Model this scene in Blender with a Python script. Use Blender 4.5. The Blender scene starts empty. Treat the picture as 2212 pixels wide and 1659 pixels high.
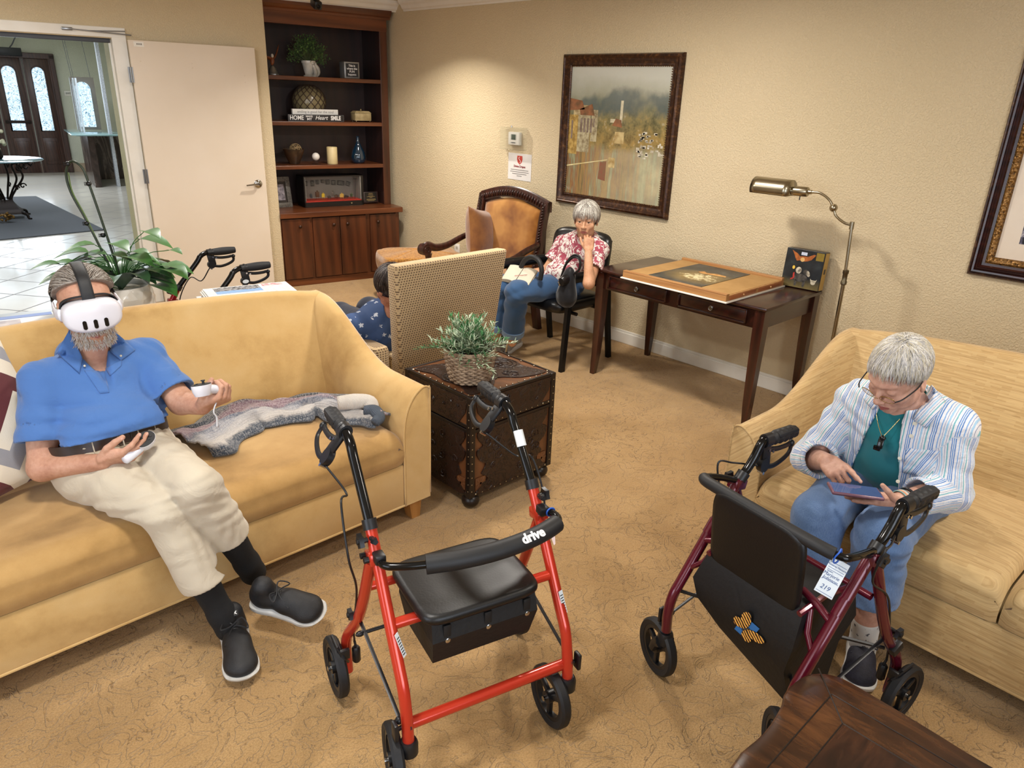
import bpy, bmesh, math, random
import numpy as np
from mathutils import Vector, Matrix, Euler
S = bpy.context.scene
COL = S.collection
PI = math.pi

# ---------------------------------------------------------------- camera
CX, CY, FPX, CAMH = 1106.0, 829.5, 1576.0, 1.75
_pit, _rol, _yaw = math.radians(21.54), math.radians(-2.10), math.radians(44.015)
_fw = np.array([math.sin(_yaw)*math.cos(_pit), math.cos(_yaw)*math.cos(_pit), -math.sin(_pit)])
_rt = np.array([math.cos(_yaw), -math.sin(_yaw), 0.0])
_dn = np.cross(_fw, _rt)
CR = _rt*math.cos(_rol) + _dn*math.sin(_rol)
CD = -_rt*math.sin(_rol) + _dn*math.cos(_rol)
CPOS = np.array([0, 0, CAMH])
cam_d = bpy.data.cameras.new('camera')
cam_d.sensor_width = 36.0
cam_d.lens = FPX/2212.0*36.0
cam_d.clip_start = 0.05
cam_o = bpy.data.objects.new('camera', cam_d)
COL.objects.link(cam_o)
cam_o.matrix_world = Matrix(((CR[0], -CD[0], -_fw[0], 0), (CR[1], -CD[1], -_fw[1], 0), (CR[2], -CD[2], -_fw[2], CAMH), (0, 0, 0, 1)))
S.camera = cam_o

def ray(px, py): return CR*(px-CX) + CD*(py-CY) + _fw*FPX
def PZ(px, py, z): r = ray(px, py); return CPOS + r*(z-CAMH)/r[2]
def PX(px, py, x): r = ray(px, py); return CPOS + r*x/r[0]
def PY(px, py, y): r = ray(px, py); return CPOS + r*y/r[1]

# ---------------------------------------------------------------- view, world, lights
S.view_settings.view_transform = 'Standard'
S.view_settings.look = 'None'
S.view_settings.gamma = 1.0
S.view_settings.exposure = 0.0
S.view_settings.use_curve_mapping = False
w = bpy.data.worlds.new('world'); S.world = w; w.use_nodes = True
w.node_tree.nodes['Background'].inputs[0].default_value = (0.75, 0.85, 1.0, 1)
w.node_tree.nodes['Background'].inputs[1].default_value = 0.6

def area(name, loc, size, power, col=(1, 1, 1), rot=(0, 0, 0), sy=None, spread=PI, shape=None):
    l = bpy.data.lights.new(name, 'AREA'); l.energy = power; l.color = col; l.size = size; l.spread = spread
    l.shape = shape or ('RECTANGLE' if sy else 'DISK')
    if sy: l.size_y = sy
    o = bpy.data.objects.new(name, l); o.location = loc; o.rotation_euler = rot; COL.objects.link(o)
    return o
WARM = (1.0, 0.93, 0.83)
area('ceiling_downlight', (2.85, 2.65, 2.40), 0.26, 48, (1.0, .94, .86))
area('ceiling_downlight', (3.55, 5.15, 2.40), 0.16, 28, WARM, spread=2.3)
area('ceiling_downlight', (1.3, 4.2, 2.40), 0.35, 34, (1.0, 0.97, 0.92))
area('ceiling_downlight', (0.5, 5.5, 2.40), 0.30, 26, (1.0, 0.97, 0.92))
area('ceiling_downlight', (0.4, 1.5, 2.40), 0.30, 32, (1.0, 0.96, 0.90))
area('ceiling_downlight', (2.6, -0.1, 2.40), 0.30, 26, WARM)
# daylight through the tall windows behind the camera
area('window_daylight', (-0.2, -2.30, 1.45), 2.6, 60, (0.88, 0.94, 1.0), (math.radians(80), 0, 0), 1.7)
area('window_daylight', (-2.30, 1.2, 1.45), 2.2, 34, (0.90, 0.95, 1.0), (math.radians(80), 0, math.radians(-90)), 1.6)
# ---------------------------------------------------------------- materials
def hexc(h):
    h = h.lstrip('#'); c = [int(h[i:i+2], 16)/255 for i in (0, 2, 4)]
    return tuple((x/12.92 if x <= 0.04045 else ((x+0.055)/1.055)**2.4) for x in c) + (1,)
class NT:
    """small wrapper to write node trees tersely"""
    def __init__(s, name):
        s.m = bpy.data.materials.new(name); s.m.use_nodes = True
        s.t = s.m.node_tree; s.b = s.t.nodes['Principled BSDF']
        s._oc = None
    def n(s, kind, **kw):
        x = s.t.nodes.new('ShaderNode'+kind)
        for k, v in kw.items(): setattr(x, k, v)
        return x
    def put(s, sock, v):
        if hasattr(v, 'is_linked') or isinstance(v, bpy.types.NodeSocket): s.t.links.new(v, sock)
        else: sock.default_value = v
    def coord(s, kind='Object'):
        if s._oc is None: s._oc = s.n('TexCoord')
        return s._oc.outputs[kind]
    def mapping(s, vec=None, scale=(1, 1, 1), rot=(0, 0, 0), loc=(0, 0, 0)):
        m = s.n('Mapping'); s.put(m.inputs[0], vec if vec is not None else s.coord())
        m.inputs['Scale'].default_value = scale; m.inputs['Rotation'].default_value = rot; m.inputs['Location'].default_value = loc
        return m.outputs[0]
    def noise(s, scale=5, detail=3, rough=0.55, vec=None, dist=0.0, out=0):
        x = s.n('TexNoise'); s.put(x.inputs['Vector'], vec if vec is not None else s.coord())
        x.inputs['Scale'].default_value = scale; x.inputs['Detail'].default_value = detail
        x.inputs['Roughness'].default_value = rough; x.inputs['Distortion'].default_value = dist
        return x.outputs[out]
    def voro(s, scale=5, vec=None, feature='F1', out='Distance', rnd=1.0):
        x = s.n('TexVoronoi'); x.feature = feature; s.put(x.inputs['Vector'], vec if vec is not None else s.coord())
        x.inputs['Scale'].default_value = scale; x.inputs['Randomness'].default_value = rnd
        return x.outputs[out]
    def wave(s, scale=5, dist=0, detail=2, dscale=1, vec=None, direction='X', kind='BANDS'):
        x = s.n('TexWave'); x.wave_type = kind
        if kind == 'BANDS': x.bands_direction = direction
        s.put(x.inputs['Vector'], vec if vec is not None else s.coord())
        x.inputs['Scale'].default_value = scale; x.inputs['Distortion'].default_value = dist
        x.inputs['Detail'].default_value = detail; x.inputs['Detail Scale'].default_value = dscale
        return x.outputs['Fac']
    def brick(s, scale=5, vec=None, c1=(1, 1, 1, 1), c2=(0, 0, 0, 1), mortar=(0, 0, 0, 1), ms=0.02, bw=0.5, rh=0.25, out=0, offset=0.5):
        x = s.n('TexBrick'); s.put(x.inputs['Vector'], vec if vec is not None else s.coord())
        x.offset = offset
        for k, v in (('Color1', c1), ('Color2', c2), ('Mortar', mortar), ('Scale', scale), ('Mortar Size', ms), ('Brick Width', bw), ('Row Height', rh)): x.inputs[k].default_value = v
        return x.outputs[out]
    def ramp(s, fac, stops, interp='LINEAR'):
        x = s.n('ValToRGB'); s.put(x.inputs[0], fac); e = x.color_ramp; e.interpolation = interp
        while len(e.elements) < len(stops): e.elements.new(0.5)
        for el, (p, c) in zip(e.elements, stops): el.position = p; el.color = c if len(c) == 4 else tuple(c)+(1,)
        return x.outputs[0]
    def mix(s, fac, a, b, mode='MIX'):
        x = s.n('Mix'); x.data_type = 'RGBA'; x.blend_type = mode
        s.put(x.inputs[0], fac); s.put(x.inputs[6], a); s.put(x.inputs[7], b)
        return x.outputs[2]
    def math(s, op, a, b=0.0, c=None, clamp=False):
        x = s.n('Math'); x.operation = op; x.use_clamp = clamp; s.put(x.inputs[0], a); s.put(x.inputs[1], b)
        if c is not None: s.put(x.inputs[2], c)
        return x.outputs[0]
    def sep(s, vec=None):
        x = s.n('SeparateXYZ'); s.put(x.inputs[0], vec if vec is not None else s.coord()); return x.outputs
    def comb(s, x=0.0, y=0.0, z=0.0):
        c = s.n('CombineXYZ'); s.put(c.inputs[0], x); s.put(c.inputs[1], y); s.put(c.inputs[2], z); return c.outputs[0]
    def attr(s, name, out='Fac'):
        a = s.n('Attribute'); a.attribute_name = name; return a.outputs[out]
    def bump(s, h, strength=0.3, dist=0.002, normal=None):
        x = s.n('Bump'); s.put(x.inputs['Height'], h); x.inputs['Strength'].default_value = strength; x.inputs['Distance'].default_value = dist
        if normal is not None: s.t.links.new(normal, x.inputs['Normal'])
        s.t.links.new(x.outputs[0], s.b.inputs['Normal']); return x.outputs[0]
    def set(s, **kw):
        names = {'col': 'Base Color', 'rough': 'Roughness', 'metal': 'Metallic', 'spec': 'Specular IOR Level', 'sheen': 'Sheen Weight', 'sss': 'Subsurface Weight', 'coat': 'Coat Weight', 'trans': 'Transmission Weight', 'ior': 'IOR', 'alpha': 'Alpha', 'emit': 'Emission Color', 'estr': 'Emission Strength', 'coatr': 'Coat Roughness', 'sheenr': 'Sheen Roughness'}
        for k, v in kw.items(): s.put(s.b.inputs[names[k]], v)
        return s
_mc = {}
def mt(name, col, rough=0.5, metal=0.0, col2=None, vs=6.0, bump=0.0, bs=120.0, bd=0.002, contrast=(0.35, 0.65), **kw):
    """plain procedural material: two tones blended by noise, optional fine bump"""
    if name in _mc: return _mc[name]
    t = NT(name); c = hexc(col) if isinstance(col, str) else col
    if col2 is None:
        c2 = tuple(min(1, x*0.86) for x in c[:3])+(1,)
    else: c2 = hexc(col2) if isinstance(col2, str) else col2
    f = t.ramp(t.noise(vs, 4), [(contrast[0], (0, 0, 0, 1)), (contrast[1], (1, 1, 1, 1))])
    t.set(col=t.mix(f, c, c2), rough=rough, metal=metal, **kw)
    if bump: t.bump(t.noise(bs, 3), bump, bd)
    _mc[name] = t.m
    return t.m
def wood(name, c1, c2, axis='Z', scale=1.0, rough=0.35, coat=0.2, grain=1.0):
    if name in _mc: return _mc[name]
    t = NT(name)
    st = {'X': (0.7, 9, 9), 'Y': (9, 0.7, 9), 'Z': (9, 9, 0.7)}[axis]
    v = t.mapping(scale=tuple(a*scale for a in st))
    n1 = t.noise(2.2, 5, 0.6, v, 0.6); n2 = t.noise(14, 4, 0.7, v)
    wv = t.wave(1.3, 5.0, 3, 1.2, v, 'DIAGONAL')
    f = t.math('ADD', t.math('MULTIPLY', n1, 0.6), t.math('MULTIPLY', wv, 0.25*grain))
    f = t.math('ADD', f, t.math('MULTIPLY', n2, 0.25))
    t.set(col=t.ramp(f, [(0.3, hexc(c1)), (0.75, hexc(c2))]), rough=rough, coat=coat, coatr=0.25)
    t.bump(n2, 0.12, 0.001)
    _mc[name] = t.m
    return t.m
def emis(name, col, strength):
    t = NT(name); t.set(col=(0, 0, 0, 1), emit=hexc(col) if isinstance(col, str) else col, estr=strength); return t.m

# ---------------------------------------------------------------- mesh builder
def rot_to(d, up=(0, 0, 1)):
    """3x3 whose Z column is d"""
    z = Vector(d).normalized(); u = Vector(up)
    if abs(z.dot(u)) > 0.98: u = Vector((0, 1, 0)) if abs(z.y) < 0.9 else Vector((1, 0, 0))
    x = u.cross(z).normalized(); y = z.cross(x)
    return Matrix((x, y, z)).transposed()
def spline(pts, n=8, closed=False):
    """Catmull-Rom through the points"""
    P = [np.array(p, float) for p in pts]; out = []; m = len(P)
    if m < 3: return P
    rng = range(m) if closed else range(m-1)
    for i in rng:
        p0 = P[(i-1) % m] if (closed or i > 0) else 2*P[0]-P[1]
        p1 = P[i]; p2 = P[(i+1) % m]
        p3 = P[(i+2) % m] if (closed or i+2 < m) else 2*P[-1]-P[-2]
        for k in range(n):
            t = k/n
            out.append(0.5*((2*p1)+(-p0+p2)*t+(2*p0-5*p1+4*p2-p3)*t*t+(-p0+3*p1-3*p2+p3)*t**3))
    if not closed: out.append(P[-1])
    return out
_bc = {}
class MB:
    def __init__(s): s.v = []; s.f = []; s.mi = []; s.cur = 0
    def mat(s, i): s.cur = i; return s
    def add(s, vs, fs, M=None):
        b = len(s.v)
        if M is not None:
            M4 = M.to_4x4() if len(M) == 3 else M
            s.v += [tuple(M4 @ Vector(v)) for v in vs]
        else: s.v += [tuple(float(c) for c in v) for v in vs]
        s.f += [tuple(i+b for i in f) for f in fs]; s.mi += [s.cur]*len(fs)
        return s
    def box(s, c, size, bev=0.0, rot=None, seg=2):
        key = (tuple(round(x, 5) for x in size), round(bev, 5), seg)
        if key not in _bc:
            bm = bmesh.new(); bmesh.ops.create_cube(bm, size=1.0)
            bmesh.ops.scale(bm, vec=size, verts=bm.verts)
            if bev > 0: bmesh.ops.bevel(bm, geom=list(bm.edges), offset=min(bev, min(size)*0.49), segments=seg, profile=0.5, affect='EDGES')
            bm.verts.index_update()
            _bc[key] = ([tuple(v.co) for v in bm.verts], [tuple(v.index for v in f.verts) for f in bm.faces]); bm.free()
        M = Matrix.Translation(Vector(c)) @ ((rot if not isinstance(rot, (tuple, list)) else Euler(rot).to_matrix()).to_4x4() if rot is not None else Matrix())
        return s.add(*_bc[key], M)
    def b2(s, x0, x1, y0, y1, z0, z1, bev=0.0, seg=2):
        return s.box(((x0+x1)/2, (y0+y1)/2, (z0+z1)/2), (abs(x1-x0), abs(y1-y0), abs(z1-z0)), bev, None, seg)
    def tube(s, pts, r, n=10, caps=True, closed=False, flat=1.0, up=(0, 0, 1)):
        P = [Vector(p) for p in pts]; m = len(P)
        rr = r if isinstance(r, (list, tuple, np.ndarray)) else [r]*m
        if len(rr) != m: rr = np.interp(np.linspace(0, 1, m), np.linspace(0, 1, len(rr)), rr)
        T = []
        for i in range(m):
            a = P[(i-1) % m] if (i > 0 or closed) else P[i]; b = P[(i+1) % m] if (i < m-1 or closed) else P[i]
            t = (b-a); T.append(t.normalized() if t.length > 1e-9 else Vector((0, 0, 1)))
        u = Vector(up)
        if abs(T[0].dot(u)) > 0.95: u = Vector((1, 0, 0)) if abs(T[0].x) < 0.9 else Vector((0, 1, 0))
        x = (u - T[0]*u.dot(T[0])).normalized(); vs = []
        for i in range(m):
            x = (x - T[i]*x.dot(T[i])).normalized(); y = T[i].cross(x)
            for k in range(n):
                a = 2*PI*k/n; vs.append(P[i] + x*(math.cos(a)*rr[i]*flat) + y*(math.sin(a)*rr[i]))
        fs = []
        for i in range(m if closed else m-1):
            for k in range(n):
                a = i*n+k; b = i*n+(k+1) % n; c = ((i+1) % m)*n+(k+1) % n; d = ((i+1) % m)*n+k
                fs.append((a, b, c, d))
        if caps and not closed: fs.append(tuple(range(n-1, -1, -1))); fs.append(tuple((m-1)*n+k for k in range(n)))
        return s.add(vs, fs)
    def cyl(s, a, b, r, r2=None, n=16, caps=True): return s.tube([a, b], [r, r if r2 is None else r2], n, caps)
    def lathe(s, prof, n=24, M=None, ang=2*PI, cap=True):
        full = abs(ang-2*PI) < 1e-6; k = n if full else n+1
        vs = [(r*math.cos(ang*i/n), r*math.sin(ang*i/n), z) for (r, z) in prof for i in range(k)]
        fs = []
        for j in range(len(prof)-1):
            for i in range(n):
                a = j*k+i; b = j*k+(i+1) % k; fs.append((a, b, b+k, a+k))
        if cap and full:
            if prof[0][0] > 1e-6: fs.append(tuple(range(n-1, -1, -1)))
            if prof[-1][0] > 1e-6: fs.append(tuple((len(prof)-1)*k+i for i in range(n)))
        return s.add(vs, fs, M)
    def ell(s, c, r, rot=None, nu=16, nv=10):
        r = (r, r, r) if isinstance(r, (int, float)) else r
        vs = [(0, 0, -1)]
        for j in range(1, nv):
            p = -PI/2+PI*j/nv
            for i in range(nu): vs.append((math.cos(p)*math.cos(2*PI*i/nu), math.cos(p)*math.sin(2*PI*i/nu), math.sin(p)))
        vs.append((0, 0, 1)); fs = []
        for i in range(nu):
            fs.append((0, 1+(i+1) % nu, 1+i)); fs.append((len(vs)-1, 1+(nv-2)*nu+i, 1+(nv-2)*nu+(i+1) % nu))
            for j in range(nv-2):
                a = 1+j*nu+i; b = 1+j*nu+(i+1) % nu; fs.append((a, b, b+nu, a+nu))
        M = Matrix.Translation(Vector(c)) @ (rot.to_4x4() if rot is not None else Matrix()) @ Matrix.Diagonal((*r, 1))
        return s.add(vs, fs, M)
    def prism(s, poly, h, M=None, bev=0.0):
        """polygon in xy extruded 0..h along z"""
        n = len(poly)
        ar = sum(poly[i][0]*poly[(i+1) % n][1]-poly[(i+1) % n][0]*poly[i][1] for i in range(n))
        if ar < 0: poly = poly[::-1]
        vs = [(p[0], p[1], 0) for p in poly]+[(p[0], p[1], h) for p in poly]
        fs = [tuple(range(n-1, -1, -1)), tuple(range(n, 2*n))]+[(i, (i+1) % n, n+(i+1) % n, n+i) for i in range(n)]
        return s.add(vs, fs, M)
    def loft(s, rings, closed=True, caps=True):
        n = len(rings[0]); vs = [p for r in rings for p in r]; fs = []
        for j in range(len(rings)-1):
            for i in range(n if closed else n-1):
                a = j*n+i; b = j*n+(i+1) % n; fs.append((a, b, b+n, a+n))
        if caps and closed: fs.append(tuple(range(n-1, -1, -1))); fs.append(tuple((len(rings)-1)*n+i for i in range(n)))
        return s.add(vs, fs)
    def grid(s, fn, nu, nv, closed_u=False):
        vs = [fn(i/nu, j/nv) for j in range(nv+1) for i in range(nu+(0 if closed_u else 1))]; k = nu if closed_u else nu+1; fs = []
        for j in range(nv):
            for i in range(nu): a = j*k+i; b = j*k+(i+1) % k; fs.append((a, b, b+k, a+k))
        return s.add(vs, fs)
    def text(s, body, size, M, depth=0.0006, bold=0.0, align='CENTER', sx=1.0, shear=0.0):
        c = bpy.data.curves.new('t', 'FONT'); c.body = body; c.size = size; c.extrude = depth; c.offset = bold
        c.align_x = align; c.align_y = 'CENTER'; c.resolution_u = 3; c.shear = shear
        o = bpy.data.objects.new('t', c); COL.objects.link(o)
        dg = bpy.context.evaluated_depsgraph_get(); me = o.evaluated_get(dg).to_mesh()
        vs = [(v.co.x*sx, v.co.y, v.co.z) for v in me.vertices]; fs = [tuple(p.vertices) for p in me.polygons]
        o.evaluated_get(dg).to_mesh_clear(); bpy.data.objects.remove(o); bpy.data.curves.remove(c)
        return s.add(vs, fs, M)
def wmat(o):
    return (wmat(o.parent) @ o.matrix_basis) if o.parent else o.matrix_basis.copy()
def thing(name, label, cat, loc=(0, 0, 0), rotz=0.0, group=None):
    o = bpy.data.objects.new(name, None); o.empty_display_size = 0.1; COL.objects.link(o)
    o.location = loc; o.rotation_euler = (0, 0, rotz); return tag(o, label, cat, group)
def tag(o, label, cat, group=None):
    o['label'] = label; o['category'] = cat
    if group: o['group'] = group
    return o
def obj(name, mb, mats, parent=None, world=False, smooth=True, ang=40, loc=None, sub=0, label=None):
    """link a builder as ONE mesh object; world=True: its vertices are in world space"""
    vs = mb.v
    if world:
        inv = (wmat(parent) if parent else Matrix.Translation(Vector(loc))).inverted()
        if len(vs) > 2000:
            A = np.array([list(r) for r in inv]); V = np.array(vs, float); vs = (V @ A[:3, :3].T + A[:3, 3]).tolist()
        else: vs = [tuple(inv @ Vector(v)) for v in vs]
    me = bpy.data.meshes.new(name); me.from_pydata(vs, [], mb.f)
    mats = mats if isinstance(mats, (list, tuple)) else [mats]
    for m in mats: me.materials.append(m)
    if len(mats) > 1: me.polygons.foreach_set('material_index', mb.mi)
    if smooth:
        me.polygons.foreach_set('use_smooth', [True]*len(me.polygons)); me.update()
        if ang < 180: me.set_sharp_from_angle(angle=math.radians(ang))
    me.update()
    o = bpy.data.objects.new(name, me); COL.objects.link(o)
    if parent is not None: o.parent = parent
    elif loc is not None: o.location = loc
    if sub:
        md = o.modifiers.new('sub', 'SUBSURF'); md.levels = sub; md.render_levels = sub
    if label: o['label'] = label
    return o
def struct(name, mb, mats, **k):
    o = obj(name, mb, mats, **k); o['kind'] = 'structure'; return o
def copy_tree(o, parent=None):
    c = o.copy(); COL.objects.link(c)
    if parent: c.parent = parent
    for ch in [x for x in bpy.data.objects if x.parent == o]: copy_tree(ch, c)
    return c
def frame4(o, x, z):
    """4x4 from origin, x axis, z (normal) axis"""
    z = Vector(z).normalized(); x = Vector(x); x = (x - z*x.dot(z)).normalized(); y = z.cross(x)
    M = Matrix((x, y, z)).transposed().to_4x4(); M.translation = Vector(o); return M
# ---------------------------------------------------------------- smooth implicit solids
def nv(a): a = np.array(a, float); return a/max(1e-9, np.linalg.norm(a))
def cone(a, b, ra, rb, k=0.02, flat=None, lab=0, sub=False):
    """round cone from a to b; flat=(axis, factor) squashes it along axis"""
    a = np.array(a, np.float32); b = np.array(b, np.float32)
    return dict(t='c', a=a, b=b, ra=ra, rb=rb, k=k, flat=flat, lab=lab, sub=sub, c=(a+b)/2, R=np.linalg.norm(b-a)/2+max(ra, rb)*(max(1, flat[1]) if flat else 1))
def ell(c, r, rot=None, k=0.02, lab=0, sub=False):
    r = (r, r, r) if isinstance(r, (int, float)) else r
    return dict(t='e', c=np.array(c, np.float32), r=np.array(r, np.float32), rot=(np.array(rot, np.float32) if rot is not None else None), k=k, lab=lab, sub=sub, R=max(r))
def rbox(c, h, rad, rot=None, k=0.01, lab=0, sub=False):
    return dict(t='b', c=np.array(c, np.float32), h=np.array(h, np.float32), rad=rad, rot=(np.array(rot, np.float32) if rot is not None else None), k=k, lab=lab, sub=sub, R=float(np.linalg.norm(h))+rad)
def pdist(p, X):
    if p['t'] == 'c':
        a, b = p['a'], p['b']; ab = b-a; L = float(ab@ab)+1e-12; d = X-a
        f = 1.0
        if p['flat']:
            n, s = p['flat']; n = nv(n).astype(np.float32); proj = d@n; ap = float(ab@n)
            t = np.clip((d@ab)/L, 0, 1); e = d - t[..., None]*ab
            pr = e@n; e = e + (pr*(1/s-1))[..., None]*n; f = min(1.0, s)
            return (np.sqrt((e*e).sum(-1)) - (p['ra']+(p['rb']-p['ra'])*t))*f
        t = np.clip((d@ab)/L, 0, 1); e = d - t[..., None]*ab
        return np.sqrt((e*e).sum(-1)) - (p['ra']+(p['rb']-p['ra'])*t)
    d = X-p['c']
    if p['rot'] is not None: d = d@p['rot']
    if p['t'] == 'e':
        r = p['r']; k0 = np.sqrt(((d/r)**2).sum(-1)); k1 = np.sqrt(((d/(r*r))**2).sum(-1))+1e-9
        return np.where(k0 < 1e-4, -r.min(), k0*(k0-1)/k1)
    q = np.abs(d)-p['h']; o = np.maximum(q, 0)
    return np.sqrt((o*o).sum(-1))+np.minimum(q.max(-1), 0)-p['rad']
def sdf_mesh(prims, h=0.004, disp=None, post=None, labels=False):
    """block-sparse surface nets of a list of primitives -> verts, quads[, vertex labels]"""
    B = 8; bs = B*h
    adds = [p for p in prims if not p['sub']]
    lo = np.min([p['c']-p['R'] for p in adds], 0)-2*bs; hi = np.max([p['c']+p['R'] for p in adds], 0)+2*bs
    n = np.ceil((hi-lo)/bs).astype(int)
    g = np.stack(np.meshgrid(*[np.arange(k) for k in n], indexing='ij'), -1).reshape(-1, 3)
    C = (lo+(g+0.5)*bs).astype(np.float32)
    dmin = np.full(len(C), 1e3, np.float32)
    for p in adds:
        m = np.sqrt(((C-p['c'])**2).sum(-1)) < p['R']+0.15
        if m.any(): dmin[m] = np.minimum(dmin[m], pdist(p, C[m]))
    marg = bs*0.9+0.03
    act = (dmin < marg) & (dmin > -marg*1.6)
    g = g[act]; C = C[act]; N = len(g)
    ii = np.arange(B+1); loc = np.stack(np.meshgrid(ii, ii, ii, indexing='ij'), -1).reshape(-1, 3).astype(np.float32)*h
    X = (lo+g*bs).astype(np.float32)[:, None, :]+loc[None]
    D = np.full(X.shape[:2], 1.0, np.float32)
    br = bs*0.87
    for p in prims:
        dc = pdist(p, C); m = dc < br+p['k']+0.012
        if not m.any(): continue
        d = pdist(p, X[m]); k = max(p['k'], 1e-4); cur = D[m]
        if p['sub']:
            d = -d; hh = np.clip(0.5-0.5*(d-cur)/k, 0, 1); D[m] = cur*hh+d*(1-hh) + k*hh*(1-hh)
            continue
        hh = np.clip(0.5+0.5*(cur-d)/k, 0, 1)
        D[m] = cur*(1-hh)+d*hh - k*hh*(1-hh)
    if disp is not None: D = D - disp(X.reshape(-1, 3)).reshape(D.shape).astype(np.float32)
    if post is not None: D = post(X.reshape(-1, 3), D.reshape(-1)).reshape(D.shape)
    D = np.where(D == 0, 1e-6, D)
    V = D.reshape(N, B+1, B+1, B+1); sg = V < 0
    cs = sum(sg[:, a:a+B, b:b+B, c:c+B].astype(np.int8) for a in (0, 1) for b in (0, 1) for c in (0, 1))
    bi, ci, cj, ck = np.nonzero((cs > 0) & (cs < 8))
    P = np.zeros((len(bi), 3)); W = np.zeros(len(bi))
    for ax in range(3):
        for o1 in (0, 1):
            for o2 in (0, 1):
                o = [0, 0, 0]; oth = [a for a in range(3) if a != ax]; o[oth[0]] = o1; o[oth[1]] = o2
                e = list(o); e[ax] = 1
                a = V[bi, ci+o[0], cj+o[1], ck+o[2]]; b = V[bi, ci+e[0], cj+e[1], ck+e[2]]
                m = (a < 0) != (b < 0); t = np.where(m, a/np.where(m, a-b, 1), 0)
                q = np.zeros((len(bi), 3)); q[:, oth[0]] = o1; q[:, oth[1]] = o2; q[:, ax] = t
                P += q*m[:, None]; W += m
    P /= np.maximum(W, 1)[:, None]
    cell = g[bi]*B+np.stack([ci, cj, ck], -1)
    pos = lo+(cell+P)*h
    NN = (n*B+2).astype(np.int64)
    key = (cell[:, 0].astype(np.int64)*NN[1]+cell[:, 1])*NN[2]+cell[:, 2]
    order = np.argsort(key); ks = key[order]
    F = []
    for ax in range(3):
        oth = [(ax+1) % 3, (ax+2) % 3]
        sl = [slice(0, B)]*3; s2 = list(sl); s2[ax] = slice(1, B+1)
        A = V[(slice(None), *sl)] < 0; Bv = V[(slice(None), *s2)] < 0
        bb, i, j, k = np.nonzero(A != Bv)
        base = g[bb]*B+np.stack([i, j, k], -1); flip = A[bb, i, j, k]
        q = []
        for (u, v_) in ((0, 0), (1, 0), (1, 1), (0, 1)):
            c = base.copy(); c[:, oth[0]] -= u; c[:, oth[1]] -= v_
            kk = (c[:, 0].astype(np.int64)*NN[1]+c[:, 1])*NN[2]+c[:, 2]
            ix = np.searchsorted(ks, kk); ix = np.minimum(ix, len(ks)-1)
            q.append(np.where(ks[ix] == kk, order[ix], -1))
        q = np.stack(q, -1); ok = (q >= 0).all(-1); q = q[ok]; flip = flip[ok]
        q = np.where(flip[:, None], q, q[:, ::-1]); F.append(q)
    F = np.concatenate(F)
    return pos, F
def nearest_label(pos, prims):
    best = np.full(len(pos), 1e9); idx = np.zeros(len(pos), int)
    P = pos.astype(np.float32)
    for i, p in enumerate(prims):
        if p['sub']: continue
        d = pdist(p, P); m = d < best; best[m] = d[m]; idx[m] = i
    return idx
def sdf_obj(name, prims, mats, parent=None, h=0.004, loc=(0, 0, 0), disp=None, post=None, paint=None, attrs=None, label=None, smooth_it=1):
    pos, F = sdf_mesh(prims, h, disp, post)
    for _ in range(smooth_it):   # light smoothing of the net
        acc = np.zeros_like(pos); cnt = np.zeros(len(pos))
        for a, b in ((0, 1), (1, 2), (2, 3), (3, 0)):
            np.add.at(acc, F[:, a], pos[F[:, b]]); np.add.at(acc, F[:, b], pos[F[:, a]])
            np.add.at(cnt, F[:, a], 1); np.add.at(cnt, F[:, b], 1)
        pos = pos*0.5+0.5*acc/np.maximum(cnt, 1)[:, None]
    wpos = pos.copy()
    M = (wmat(parent) if parent is not None else Matrix.Translation(Vector(loc))).inverted()
    A = np.array([list(r) for r in M]); lp = pos@A[:3, :3].T+A[:3, 3]
    me = bpy.data.meshes.new(name)
    me.vertices.add(len(lp)); me.vertices.foreach_set('co', lp.astype(np.float32).ravel())
    me.loops.add(F.size); me.loops.foreach_set('vertex_index', F.ravel().astype(np.int32))
    me.polygons.add(len(F)); me.polygons.foreach_set('loop_start', np.arange(0, F.size, 4, dtype=np.int32))
    me.polygons.foreach_set('loop_total', np.full(len(F), 4, np.int32))
    mats = mats if isinstance(mats, (list, tuple)) else [mats]
    for m in mats: me.materials.append(m)
    if paint is not None:
        fc = wpos[F].mean(1); me.polygons.foreach_set('material_index', paint(fc).astype(np.int32))
    me.update(calc_edges=True); me.validate()
    me.polygons.foreach_set('use_smooth', [True]*len(me.polygons))
    if attrs is not None:
        for an, val in attrs(wpos).items():
            at = me.attributes.new(an, 'FLOAT', 'POINT'); at.data.foreach_set('value', val.astype(np.float32))
    o = bpy.data.objects.new(name, me); COL.objects.link(o)
    if parent is not None: o.parent = parent
    else: o.location = loc
    if label: o['label'] = label
    return o
# ---------------------------------------------------------------- the room
TB = Matrix.Translation(Vector((3.088, 6.302, 0))) @ Matrix.Rotation(math.radians(-9.574), 4, 'Z')   # frame of the door and bookcase wall
TBR = math.radians(-9.574)
def tb(x, y, z=0.0): return TB @ Vector((x, y, z))
CEIL = 2.52
def wallpaint(name, c1, c2, sc=1.0):
    t = NT(name)
    big = t.noise(1.3, 2); t.set(col=t.mix(t.ramp(big, [(0.3, (0, 0, 0, 1)), (0.7, (1, 1, 1, 1))]), hexc(c1), hexc(c2)), rough=0.75)
    n = t.noise(95*sc, 3, 0.5, None, 0.4); n2 = t.ramp(n, [(0.42, (0, 0, 0, 1)), (0.62, (1, 1, 1, 1))])
    t.bump(n2, 0.8, 0.0024); return t.m
M_wall = wallpaint('wall_paint', '#D3C2A1', '#CEBD9B')
M_lobby = wallpaint('lobby_paint', '#DADCCB', '#D4D7C5')
M_reveal = wallpaint('reveal_paint', '#C9C7A2', '#C3C19A')
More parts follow.
